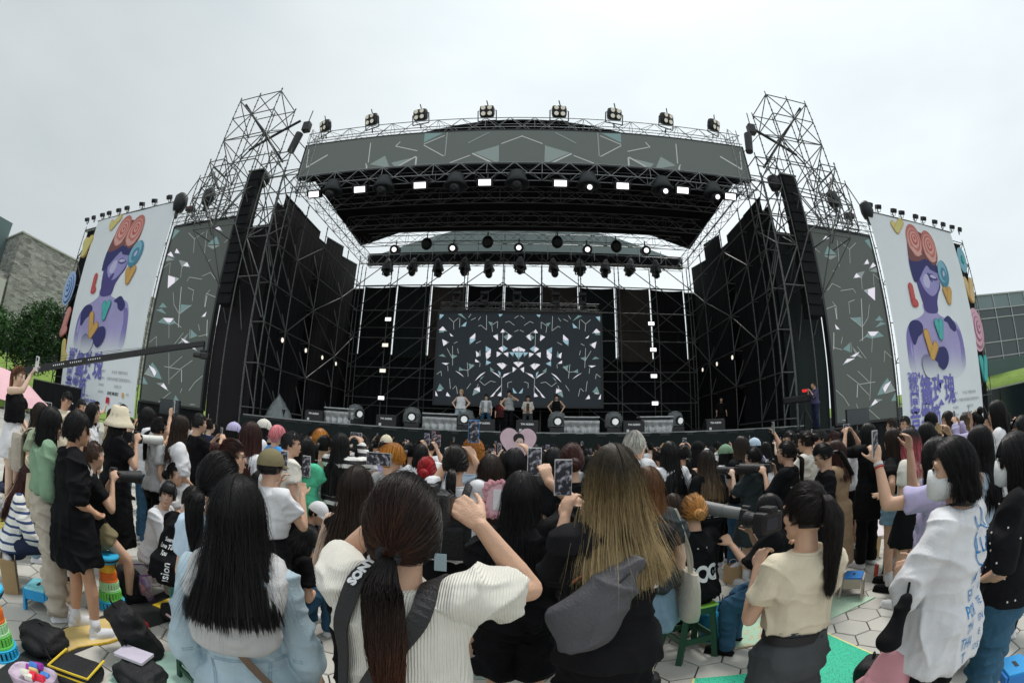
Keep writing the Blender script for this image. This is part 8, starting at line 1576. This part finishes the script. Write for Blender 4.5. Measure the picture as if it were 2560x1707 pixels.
for ri, (d, sp_) in enumerate(rows):
 a = -63.5
 while a < 58:
  a += math.degrees(sp_ / d) * rs.uniform(.85, 1.2); dd = d + rs.uniform(-.38, .38)
  if abs(a) > 40 and dd > 11.8 and rs.random() < .5: continue
  if any(abs(a - ta) * d * .0175 < .42 and abs(dd - td) < .75 for ta, td in taken): continue
  if dd * math.cos(R(a)) > 15.6: continue
  x, y = dd * math.sin(R(a)), dd * math.cos(R(a)); h = rs.gauss(1.615, .055); hz = max(1.5, min(1.76, h))
  taken.append((a, dd))
  for tr in range(60):
   hs_, hc, tp, ac = pick(HS)[0], pick(HC)[0], pick(TC)[0], pick(AC)
   capc = rs.choice(['cream', 'black', 'white', 'lblue', 'pink']) if rs.random() < .07 else None
   tw = CNAME[tp] + (' top' if rs.random() < .3 else ' tee'); sl = 'none' if tw.endswith('top') else 'short'
   lab = f"person with {HDESC[hs_].format(HNAME[hc])} in {tw}" + (f", {ac[2]}" if ac[2] else '') + (f", {CNAME[capc]} cap" if capc else '') + f", {zone(a)}"
   if capc and hs_ in ('bun', 'bowl', 'highpony', 'short', 'shortb'): continue
   sig = (HNAME[hc], hs_, CNAME[tp], sl, ac[2], capc, zone(a))
   if sig in used or len(lab.split()) > 16: continue
   used.add(sig); break
  turn = rs.gauss(0, 9); rec = person(a * 18 + 1200, 0, dd, lab, (hs_, hc), ('tee', sl, tp), (rs.choice(['trousers', 'trousers', 'shorts', 'skirt']), rs.choice(['black', 'black', 'ddenim', 'denim', 'stone', 'navy'])), arms=ac[0], pos=(x, y), height=hz, turn=turn, cap=('cap', capc) if capc else None, vox=.022, hn=800, skin=rs.randrange(4), shoes=rs.choice(['white', 'black']), features=False, fat=rs.choice([1.0, 1.0, 1.08]), hyaw=0, hairkw=dict(seed=rs.choice([3, 4])))
  if ac[2] in ('filming', 'arm up', 'both arms up', 'left arm up') and rs.random() < .72:
   phone(rec, f"phone of {lab.split(', ')[0]}, {zone(a)}", case=rs.choice([None, None, 'white', 'lilac', 'pink', 'lgrey']), land=rs.random() < .35, lit=rs.random() < .25)
  elif ac[2] == 'with camera': camera(rec, f"camera of {lab.split(', ')[0]}, {zone(a)}", rs.uniform(.1, .24), .045, m=rs.choice([None, None, M_gry, M_lwh]))
# ================================================================ things lying on the paving
def face_cam(p): return math.atan2(p.x, -p.y) * -1 + math.pi * 0
def colm(n, c, **k): return mat('prop_' + n, c, k.pop('rough', .5), **k)
def step_stool(label, x, y, w_, d_, h, cl, ct, rz, grp='folding step stools'):
 p = gnd(x, y); t = thing('step_stool', label, 'stool', p, rz, grp); mb = MB().use(ct); mb.rbox((0, 0, h - .012), (w_, d_, .03), .01); n = 9
 for k in range(n):
  for sy in (-1, 1): mb.box((-w_ / 2 + w_ * (k + .5) / n, sy * d_ / 2, h - .03), (w_ / n * .55, .012, .024))
 mb.use(colm('stool_slot', (.03, .03, .03))).rbox((0, 0, h + .004), (w_ * .3, .03, .004), .002); mb.build('top', parent=t)
 for sy in (-1, 1):
  mb = MB().use(cl); y0 = sy * (d_ / 2 + .008); W, b = w_ * .5, w_ * .58
  for s in (-1, 1): mb.add([(s * W, y0 - .008, h - .03), (s * W, y0 + .008, h - .03), (s * b, y0 + .012 + sy * .015, 0), (s * b, y0 - .012 + sy * .015, 0), (s * W * .62, y0 - .008, h - .03), (s * W * .62, y0 + .008, h - .03), (s * b * .66, y0 + .012 + sy * .015, 0), (s * b * .66, y0 - .012 + sy * .015, 0)], [(0, 1, 2, 3), (4, 7, 6, 5), (0, 4, 5, 1), (3, 2, 6, 7), (1, 5, 6, 2), (0, 3, 7, 4)])
  mb.box((0, y0 + sy * .003, h * .80), (w_ * .98, .018, h * .26)); mb.box((0, y0 + sy * .008, h * .40), (w_ * .8, .016, h * .18)); mb.build('side_panel', parent=t)
 for sx in (-1, 1): MB().use(cl).box((sx * w_ * .5, 0, h * .72), (.014, d_ * .96, h * .42)).build('end_panel', parent=t)
 return t
pl = lambda n, c: colm(n, c, var=.06, spec=.5)
step_stool('bright blue folding step stool with pale patterned top behind the beige trousers', 98, 1392, .25, .20, .19, pl('cyan', (.015, .30, .62)), mat('stool_print', (.22, .58, .64), .5, var=.5, scale=30), -.9)
step_stool('yellow folding step stool at the left frame edge behind the paper bag', 12, 1262, .28, .22, .30, pl('yel', (.72, .60, .14)), pl('yel', 0), -1.0)
step_stool('teal folding step stool with a white top right of the woven basket', 432, 1402, .26, .2, .26, pl('teal', (.12, .45, .40)), pl('white', (.62, .64, .62)), -.5)
step_stool('lime topped dark green step stool left of the denim jacket', 466, 1560, .22, .2, .20, pl('dgreen', (.012, .055, .03)), pl('lime', (.32, .68, .12)), -.35)
step_stool('turquoise folding step stool cut by the bottom left frame edge', 195, 1675, .24, .18, .20, pl('cyan', 0), pl('turq', (.03, .50, .62)), -.7)
step_stool('grey step stool with a lime top beside the bare shouldered woman', 768, 1292, .24, .2, .22, pl('grey', (.40, .41, .40)), pl('lime', 0), -.1)
step_stool('blue topped tan step stool with cut-out holes right of the cream tee', 1955, 1368, .25, .2, .24, pl('tan', (.45, .38, .30)), pl('blue', (.02, .20, .58)), .75)
step_stool('white step stool with a printed top between the two masked women', 2195, 1530, .24, .2, .22, pl('cream', (.55, .54, .48)), mat('stool_print2', (.62, .60, .56), .5, var=.3, scale=40), .9)
step_stool('bright blue step stool at the bottom right frame corner', 2310, 1590, .24, .2, .2, pl('blue', 0), pl('blue2', (.02, .30, .68)), 1.0)
def tower_stool(label, x, y, s=1):
 t = thing('telescopic_stool', label, 'stool', gnd(x, y), 0, 'rainbow telescopic stools'); z = 0
 for k, (c, r) in enumerate((('sky', (.03, .42, .70)), ('sky', 0), ('green', (.16, .60, .10)), ('mint', (.42, .72, .40)), ('orange', (.78, .17, .03)), ('amber', (.82, .45, .03)))):
  if k == 1: continue
  R0 = .135 - .012 * k; mb = MB().use(pl(c, r)); mb.loft([((0, 0, z), R0, R0), ((0, 0, z + .014), R0, R0), ((0, 0, z + .016), R0 - .008, R0 - .008)], 28); mb.loft([((0, 0, z + .066), R0 - .010, R0 - .010), ((0, 0, z + .08), R0 - .006, R0 - .006)], 28)
  for j in range(22): a = 2 * math.pi * j / 22; mb.box(((R0 - .012) * math.cos(a), (R0 - .012) * math.sin(a), z + .04), (.014, .02, .055), Matrix.Rotation(a, 3, 'Z'))
  mb.use(colm('slot', (.02, .02, .02))).loft([((0, 0, z + .01), R0 - .024, R0 - .024), ((0, 0, z + .075), R0 - .024, R0 - .024)], 20); mb.build('ring', parent=t); z += .082
 MB().use(pl('sky', 0)).loft([((0, 0, z), .10, .10), ((0, 0, z + .05), .12, .12), ((0, 0, z + .062), .115, .115)], 28).build('seat', parent=t); MB().use(colm('slot', 0)).loft([((0, 0, z + .02), .113, .113), ((0, 0, z + .034), .118, .118)], 28).build('band', parent=t); t.scale = (s,) * 3
tower_stool('rainbow telescopic stool behind the legs of the black tee dress', 258, 1392); tower_stool('rainbow telescopic stool at the left frame edge', 6, 1502)
def soft(label, name, cat, x, y, dims, c, rz=0, tilt=0, trim=None, zo=0, strap=True, wr=.02):
 t = thing(name, label, cat, gnd(x, y) + V3(0, 0, zo), rz); w_, d_, h = dims; mb = MB(); M = Matrix.Rotation(R(tilt), 3, 'X'); mb.rbox(M @ V3(0, 0, h / 2), dims, min(dims) * .42, M); mb.ball(M @ V3(0, -d_ * .25, h * .42), (w_ * .40, d_ * .45, h * .36), M)
 m = mat('bag_' + c, CL.get(c, (.02, .02, .02)), .7, var=.25, scale=14, bump=.4, bscale=50); with_mat(folds(hull(mb, .012, 5), wr, len(label), 'leg'), m, 'body', t)
 if strap: MB().use(m).path(dense([M @ V3(-w_ * .1, 0, h * .95), M @ V3(-w_ * .06, .01, h * 1.16), M @ V3(w_ * .06, .01, h * 1.16), M @ V3(w_ * .1, 0, h * .95)], 12), .009, 6, .5).build('handle', parent=t); MB().use(m).path(dense([M @ V3(w_ * .3, -d_ * .4, h * .8), M @ V3(w_ * .52, -d_ * .6, h * .5), M @ V3(w_ * .55, -d_ * .5, .02), M @ V3(w_ * .3, -d_ * .45, .02)], 14), .014, 6, .3).build('strap', parent=t)
 if trim:
  mb = MB().use(cloth(trim)); a, b, z = w_ * .5, d_ * .5, h * .98
  mb.path([V3(-a, b, z), V3(-a, -b, z), V3(a, -b, z), V3(a, b, z)], .009, 6); mb.path([V3(-a, -b - .01, z * .72), V3(a, -b - .01, z * .72)], .007, 6); mb.build('trim', parent=t)
 return t
soft('black slumped duffel bag lying in front of the blue stool', 'duffel_bag', 'bag', 105, 1492, (.34, .24, .17), 'black', .3)
soft('black flat case with yellow piping lying on the mat', 'cooler_case', 'bag', 185, 1560, (.30, .26, .12), 'black2', .45, trim='yellow', strap=False, wr=.006)
soft('large black backpack leaning at the feet of the black tee dress', 'backpack', 'backpack', 350, 1498, (.30, .20, .44), 'black', -.35, 32)
soft('black rucksack under the white notebook', 'rucksack', 'bag', 325, 1568, (.32, .24, .13), 'black2', .1)
soft('small black bag beside the pink rabbit plush', 'bag', 'bag', 402, 1420, (.22, .16, .12), 'black', -.2)
soft('black suitcase style bag behind the rainbow stool', 'bag', 'bag', 300, 1372, (.26, .18, .30), 'black2', -.3)
soft('round black camera backpack on the green leaf mat', 'backpack', 'backpack', 1992, 1575, (.26, .20, .22), 'black', .5)
soft('black padded gear bag between paper bag and tan stool', 'gear_bag', 'bag', 1968, 1290, (.26, .2, .15), 'black2', .6)
soft('dark red and black bag on the heap of white cloth', 'bag', 'bag', 1985, 1212, (.28, .22, .12), 'black', .4)
soft('blue fabric bag on the paving at far left', 'bag', 'bag', 18, 1130, (.32, .24, .16), 'navy', .2)
soft('black camera pouch by the bottom frame edge near the blonde hair', 'pouch', 'bag', 1480, 1572, (.2, .14, .07), 'black2', .0)
t = thing('drawstring_pouch', 'long black drawstring pouch hanging beside the white oversized shirt', 'bag', dist(2062, 1440, 1.75)); mb = MB(); mb.cap((.02, 0, .10), (-.035, 0, -.04), .022, .046, 14); with_mat(folds(hull(mb, .007), .008, 2, 'leg'), cloth('black'), 'pouch', t); MB().use(M_blackcl).path([(.02, 0, .1), (.05, .02, .17), (.08, .02, .21)], .006, 6).build('cord', parent=t)
t = thing('notebook', 'white notebook lying on the black rucksack', 'notebook', gnd(318, 1550) + V3(0, 0, .155), .25); MB().use(colm('paper', (.66, .64, .68))).rbox((0, 0, 0), (.23, .16, .018), .004).build('pages', parent=t); MB().use(colm('paper2', (.50, .46, .55))).box((0, 0, .0105), (.232, .162, .003)).build('cover', parent=t)
def mat_sheet(label, pts, c, z=.006, border=None, name='picnic_mat', cat='mat', group=None, th=.006):
 P_ = [gnd(*p) for p in pts]; cen = sum(P_, Vector()) / len(P_); t = thing(name, label, cat, cen, 0, group); P_ = [p - cen for p in P_]; mb = MB()
 def slab_(Q, m, z0): n = len(Q); mb.use(m).add([q + V3(0, 0, .002) for q in Q] + [q + V3(0, 0, z0) for q in Q], [tuple(range(n, 2 * n)), tuple(range(n))[::-1]] + [(i, (i + 1) % n, n + (i + 1) % n, n + i) for i in range(n)])
 if border: slab_(P_, border, z); slab_([p * .975 for p in P_], c, z + .003)
 else: slab_(P_, c, z)
 mb.build('sheet', parent=t); return t
def speckle(n, a, b, sc=60, thr=.5):
 m, t, nn, p = node_mat(n); p.inputs['Roughness'].default_value = .55; o = nn.new('ShaderNodeTexCoord'); v = nn.new('ShaderNodeTexVoronoi'); v.inputs['Scale'].default_value = sc; t.links.new(o.outputs['Object'], v.inputs['Vector']); r = nn.new('ShaderNodeValToRGB'); r.color_ramp.interpolation = 'CONSTANT'; r.color_ramp.elements[0].color = (*b, 1); r.color_ramp.elements[1].color = (*a, 1); r.color_ramp.elements[1].position = thr; t.links.new(v.outputs['Distance'], r.inputs[0]); t.links.new(r.outputs[0], p.inputs['Base Color']); return m
M_foamb = colm('foam_black', (.018, .02, .02), rough=.8, var=.3); M_foamy = colm('foam_yellow', (.70, .47, .03), rough=.6, var=.12); M_foamt = colm('foam_tan', (.62, .46, .18), rough=.7, var=.35, scale=9)
mat_sheet('black edged foam mat under the white sneakers', [(-40, 1568), (120, 1452), (270, 1404), (420, 1340), (505, 1372), (380, 1430), (250, 1470), (150, 1510), (60, 1640)], M_foamb, .010)
mat_sheet('yellow and tan foam mat under the white sneakers', [(95, 1475), (190, 1428), (275, 1420), (345, 1445), (250, 1478), (180, 1490), (110, 1520)], M_foamt, .016, M_foamy)
mat_sheet('bright yellow foam mat under the teal stool', [(350, 1392), (425, 1362), (470, 1378), (395, 1410)], M_foamy, .018)
mat_sheet('pale mint plastic sheet beside the black backpack', [(265, 1520), (420, 1490), (500, 1530), (480, 1640), (230, 1640)], colm('mint_film', (.42, .62, .52), rough=.3, var=.25, scale=6, bump=.8, bscale=10), .006)
mat_sheet('green leaf patterned mat under the cream tee photographer', [(1893, 1452), (2045, 1520), (2000, 1700), (1560, 1700), (1590, 1560), (1740, 1545)], speckle('leaf_mat', (.025, .50, .30), (.012, .10, .07), 75, .30), .012, colm('mat_edge', (.75, .66, .25)))
mat_sheet('pale green printed mat beside the tan step stool', [(1905, 1370), (2010, 1372), (1900, 1425), (1850, 1420)], speckle('mint_mat', (.42, .62, .46), (.62, .66, .55), 40, .35), .012)
mat_sheet('pale green and tan cardboard mat beside the green stool', [(1610, 1405), (1750, 1420), (1745, 1480), (1640, 1500), (1595, 1470)], speckle('card_mat', (.36, .55, .40), (.52, .38, .22), 22, .33), .010, colm('card_edge', (.50, .36, .2)))
mat_sheet('grey green tile patterned mat under the phone raising woman', [(1075, 1500), (1160, 1490), (1170, 1560), (1060, 1560)], speckle('tile_mat', (.30, .38, .33), (.42, .46, .42), 30, .3), .008)
mat_sheet('white cloth spread out on the ground behind the paper bag', [(1925, 1195), (2010, 1185), (2035, 1235), (1940, 1245)], colm('cloth_heap', (.68, .62, .64), var=.15, bump=.8, bscale=8, rough=.85), .05, name='cloth', cat='cloth')
def paper_bag(label, x, y, w_, d_, h, rz, c=(.38, .26, .13)):
 t = thing('paper_bag', label, 'paper bag', gnd(x, y), rz, 'kraft paper bags'); m = mat('kraft' + str(len(label)), c, .75, var=.18, scale=6, bump=.5, bscale=9); mb = MB().use(m); W, D = w_ / 2, d_ / 2; o = [(-W, -D), (W, -D), (W, D), (-W, D)]; i_ = .006
 vs = [(x_, y_, 0) for x_, y_ in o] + [(x_ * 1.05 + .01 * math.sin(k), y_ * 1.05, h + .012 * math.sin(2.1 * k)) for k, (x_, y_) in enumerate(o)]; vs += [(v[0] * .97, v[1] * .95, v[2] + (.002 if k >= 4 else .006)) for k, v in enumerate(list(vs))]
 mb.add(vs, [(0, 3, 2, 1)] + [(k, (k + 1) % 4, 4 + (k + 1) % 4, 4 + k) for k in range(4)] + [(8 + (k + 1) % 4, 8 + k, 12 + k, 12 + (k + 1) % 4) for k in range(4)] + [(4 + k, 4 + (k + 1) % 4, 12 + (k + 1) % 4, 12 + k) for k in range(4)] + [(8, 9, 10, 11)]); mb.build('bag', parent=t)
 for s in (-1, 1): MB().use(colm('twine', (.55, .5, .4))).path(dense([(-W * .4, s * D, h * .9), (-W * .3, s * D * 1.2, h * 1.15), (W * .3, s * D * 1.2, h * 1.15), (W * .4, s * D, h * .9)], 12), .005, 6).build('handle', parent=t)
 mb = MB(); mb.ball((0, 0, h * .9), (W * .7, D * .7, h * .16)); with_mat(folds(hull(mb, .012), .03, 4, 'leg'), cloth('white'), 'contents', t); return t
paper_bag('tall kraft paper bag with white tissue at the left frame edge', 28, 1352, .24, .14, .30, -.5); paper_bag('wide kraft paper bag behind the platform shoes', 1992, 1282, .34, .20, .26, .3, (.42, .28, .13)); paper_bag('open kraft paper bag of white rolls beside the seated photographer', 1690, 1335, .26, .18, .22, .1, (.48, .33, .18))
# plastic stool under the sitter with the orange bun
sp = E_['o'].location; t = thing('plastic_stool', 'dark green plastic stool with a lime seat under the orange bun sitter', 'stool', (sp.x, sp.y, 0), .2); hs = E_['pose'].pz - .13; g1, g2 = pl('sgreen', (.012, .07, .035)), pl('lime2', (.36, .72, .10))
MB().use(g2).rbox((0, 0, hs), (.30, .30, .022), .01).build('seat', parent=t); MB().use(g1).rbox((0, 0, hs - .04), (.28, .28, .06), .01).build('rim', parent=t)
for a, b in ((-1, -1), (1, -1), (1, 1), (-1, 1)): MB().use(g1).loft([((a * .165, b * .165, 0), .034, .034), ((a * .115, b * .115, hs - .05), .03, .03)], 4).build('leg', parent=t)
for a, b in ((0, -1), (0, 1), (1, 0), (-1, 0)): MB().use(g1).box((a * .145, b * .145, hs * .38), (.26 if b else .014, .26 if a else .014, .05)).build('rail', parent=t)
# shopper bag, tote, basket, plush, drinks
t = thing('shopping_bag', 'big blue and white printed shopping bag beside the green stool', 'bag', gnd(1643, 1462), .25); mb = MB().use(mat('shopper', (.03, .30, .50), .45, var=.9, scale=7, bump=.5, bscale=12)); mb.loft([((0, 0, 0), .15, .10), ((0, 0, .12), .17, .115), ((0, 0, .30), .18, .10), ((0, 0, .30), .172, .092), ((0, 0, .14), .16, .10)], 20, power=3.5); mb.build('bag', parent=t, smooth=True)
for y in (-.09, .09): MB().use(colm('navy_strap', (.02, .03, .08))).path(dense([(-.08, y, .1), (-.08, y, .3), (-.03, y, .40), (.03, y, .40), (.08, y, .3), (.08, y, .1)], 16), .012, 6, .3).build('strap', parent=t)
t = thing('clear_tote', 'clear purple rimmed tote full of snacks beside the white shirt sitter', 'bag', gnd(330, 1368), -.4); mb = MB().use(mat('clear_pvc', (.62, .45, .66), .12, var=.1, alpha=.30, spec=.6)); mb.loft([((0, 0, .0), .15, .08), ((0, 0, .26), .165, .09)], 20, caps=False, power=4); mb.build('shell', parent=t, smooth=True); mp = colm('purple', (.14, .03, .22))
for z in (.005, .26): MB().use(mp).path([(.16 * math.copysign(abs(math.cos(a)) ** .5, math.cos(a)), .086 * math.copysign(abs(math.sin(a)) ** .5, math.sin(a)), z) for a in [k * math.pi / 14 for k in range(29)]], .006, 6).build('piping', parent=t)
for k, (c, q) in enumerate((((.30, .06, .42), (-.04, 0, .10)), ((.80, .20, .02), (.06, -.03, .06)), ((.55, .1, .3), (-.09, -.02, .07)), ((.42, .35, .52), (.08, .02, .14)), ((.6, .55, .42), (.0, -.05, .1)))): MB().use(colm('snack%d' % k, c, var=.4, scale=20, bump=.6, bscale=25)).rbox(q, (.09, .05, .14), .02, Matrix.Rotation(.3 * k, 3, 'Y')).build('packet', parent=t)
t = thing('paper_folder', 'pale printed card folder sticking up behind the clear tote', 'folder', gnd(343, 1330), -.4); MB().use(mat('folder_print', (.66, .55, .44), .6, var=.3, scale=18)).rbox((0, 0, .19), (.26, .012, .38), .005).build('card', parent=t)
t = thing('woven_basket', 'cream woven rope basket left of the teal stool', 'basket', gnd(402, 1362), 0); mb = MB().use(colm('rope', (.56, .50, .40), var=.2, bump=.6))
for k in range(11): mb.path([((.10 + .003 * k) * math.cos(a), (.09 + .003 * k) * math.sin(a), .012 + .022 * k) for a in [j * math.pi / 10 for j in range(21)]], .0125, 6)
mb.build('body', parent=t); MB().use(colm('rope', 0)).path(dense([(-.1, 0, .24), (-.07, 0, .34), (.07, 0, .34), (.1, 0, .24)], 14), .012, 6).build('handle', parent=t)
t = thing('plush_rabbit', 'pale pink plush rabbit with straps lying by the black bag', 'soft toy', gnd(428, 1450), .5); mp = cloth('pink'); mb = MB(); mb.ball((0, 0, .05), (.07, .05, .05)); mb.ball((-.08, 0, .07), (.045, .04, .04)); mb.cap((-.10, .0, .10), (-.16, .02, .12), .012, .012); mb.cap((.05, .02, .04), (.12, .03, .02), .015, .012); mb.cap((.05, -.03, .04), (.12, -.05, .02), .015, .012); with_mat(hull(mb, .006), mat('plush', (.72, .50, .52), .95, var=.1, bump=.5, bscale=90), 'body', t)
for y in (-.02, .05): MB().use(mat('strap_pink', (.60, .27, .22), .6)).path(dense([(.02, y, .09), (.12, y * 2, .10), (.22, y * 3, .03), (.30, y * 3, .015)], 14), .008, 6, .4).build('strap', parent=t)
t = thing('clear_pouch', 'clear pink pouch crumpled beside the plush rabbit', 'bag', gnd(445, 1480), .2); mb = MB(); mb.ball((0, 0, .03), (.12, .09, .035)); with_mat(folds(hull(mb, .009), .03, 3, 'leg'), mat('pink_pvc', (.72, .50, .55), .2, alpha=.6, var=.2), 'pouch', t)
t = thing('gift_bag', 'colourful open bag of red and purple trinkets at bottom left', 'bag', gnd(92, 1600), .6); mb = MB().use(mat('holo', (.55, .42, .55), .3, .2, var=.9, scale=9)); mb.loft([((0, 0, 0), .13, .09), ((0, 0, .16), .16, .11), ((0, 0, .155), .15, .10)], 20, power=3); mb.build('bag', parent=t)
for k in range(12): a = k * 2.4; MB().use(colm('trinket%d' % (k % 5), [(.6, .02, .05), (.30, .03, .32), (.72, .70, .6), (.05, .2, .55), (.75, .62, .25)][k % 5], var=.3, scale=25)).rbox((.085 * math.cos(a) * (k % 3) / 2, .06 * math.sin(a), .15 + .012 * (k % 4)), (.06, .04, .05), .012, Matrix.Rotation(a, 3, 'X')).build('trinket', parent=t)
def drink(name, label, x, y, r, h, m, cap_=None):
 t = thing(name, label, 'drink', gnd(x, y)); mb = MB().use(m); mb.loft([((0, 0, 0), r * .8, r * .8), ((0, 0, .008), r, r), ((0, 0, h * (.92 if cap_ is None else .62)), r, r), ((0, 0, h * (.98 if cap_ is None else .85)), r * (.85 if cap_ is None else .4), r * (.85 if cap_ is None else .4)), ((0, 0, h * (1 if cap_ is None else .93)), r * (.8 if cap_ is None else .38), r * (.8 if cap_ is None else .38))], 18); mb.build('can' if cap_ is None else 'bottle', parent=t, smooth=False)
 if cap_: MB().use(cap_).loft([((0, 0, h * .92), r * .46, r * .46), ((0, 0, h), r * .46, r * .46)], 14).build('cap', parent=t)
drink('drink_can', 'slim red and white drink can on the paving', 2011, 1322, .028, .14, mat('can_red', (.55, .10, .06), .3, .4, var=.6, scale=25)); drink('water_bottle', 'green plastic bottle beside the red drink can', 2032, 1305, .034, .21, mat('bottle_green', (.04, .30, .20), .15, alpha=.75), colm('cap_mint', (.1, .5, .42)))
t = thing('umbrella', 'pale pink open umbrella at the left frame edge behind the bench woman', 'umbrella', dist(-14, 935, 7.4), .3); mb = MB().use(mat('umb_pink', (.66, .40, .44), .7, var=.08)); n = 24; vs = [(r * math.cos(2 * math.pi * j / n), r * math.sin(2 * math.pi * j / n), .55 - .5 * r * r - (.03 * math.cos(8 * math.pi * j / n) if k == 5 else 0)) for k, r in enumerate((.02, .2, .4, .6, .78, .9)) for j in range(n)]
mb.add(vs, [(k * n + j, (k + 1) * n + j, (k + 1) * n + (j + 1) % n, k * n + (j + 1) % n) for k in range(5) for j in range(n)]); mb.build('canopy', parent=t); MB().use(M_gal).tube((0, 0, -.3), (0, 0, .58), .01, n=6).build('shaft', parent=t)
t = thing('bench', 'low grey plastic bench the woman with the high ponytail stands on', 'bench', tuple(PEOPLE[[r['key'] for r in PEOPLE].index('high brown ponytail')]['o'].location[:2]) + (0,), .4); MB().use(pl('grey', 0)).rbox((0, 0, .40), (.9, .4, .04), .015).build('seat', parent=t)
for a in (-.38, .38): MB().use(pl('grey', 0)).rbox((a, 0, .19), (.04, .36, .38), .01).build('leg', parent=t)
for lab, x, y, dm, c, r in (('red sling bag lying on the paving behind the denim jacket', 700, 1330, (.22, .14, .10), 'red', .3), ('white cotton bag on the paving left of the knit top', 745, 1330, (.26, .18, .14), 'white', .6), ('beige canvas bag behind the blue stool', 158, 1385, (.24, .16, .18), 'beige', -.3), ('crumpled pale cloth bag between yellow mat and backpack', 285, 1452, (.16, .12, .08), 'cream', .5), ('brown leather bag beside the platform shoes', 1955, 1245, (.24, .16, .14), 'brown', .2), ('pink nylon bag behind the cream tee photographer', 1915, 1330, (.22, .16, .12), 'pink', -.4), ('navy rolled jacket by the right masked women', 2262, 1470, (.30, .16, .10), 'navy', .9), ('small red pouch on the yellow mat', 330, 1440, (.10, .07, .05), 'red', .2), ('grey hoodie folded beside the grey stool', 725, 1380, (.26, .2, .07), 'lgrey', .1), ('khaki satchel next to the green stool', 1470, 1440, (.22, .14, .16), 'khaki', -.5)):
 soft(lab, 'jacket' if 'jacket' in lab or 'hoodie' in lab else 'bag', 'jacket' if 'jacket' in lab or 'hoodie' in lab else 'bag', x, y, dm, c, r, strap='jacket' not in lab and 'hoodie' not in lab)
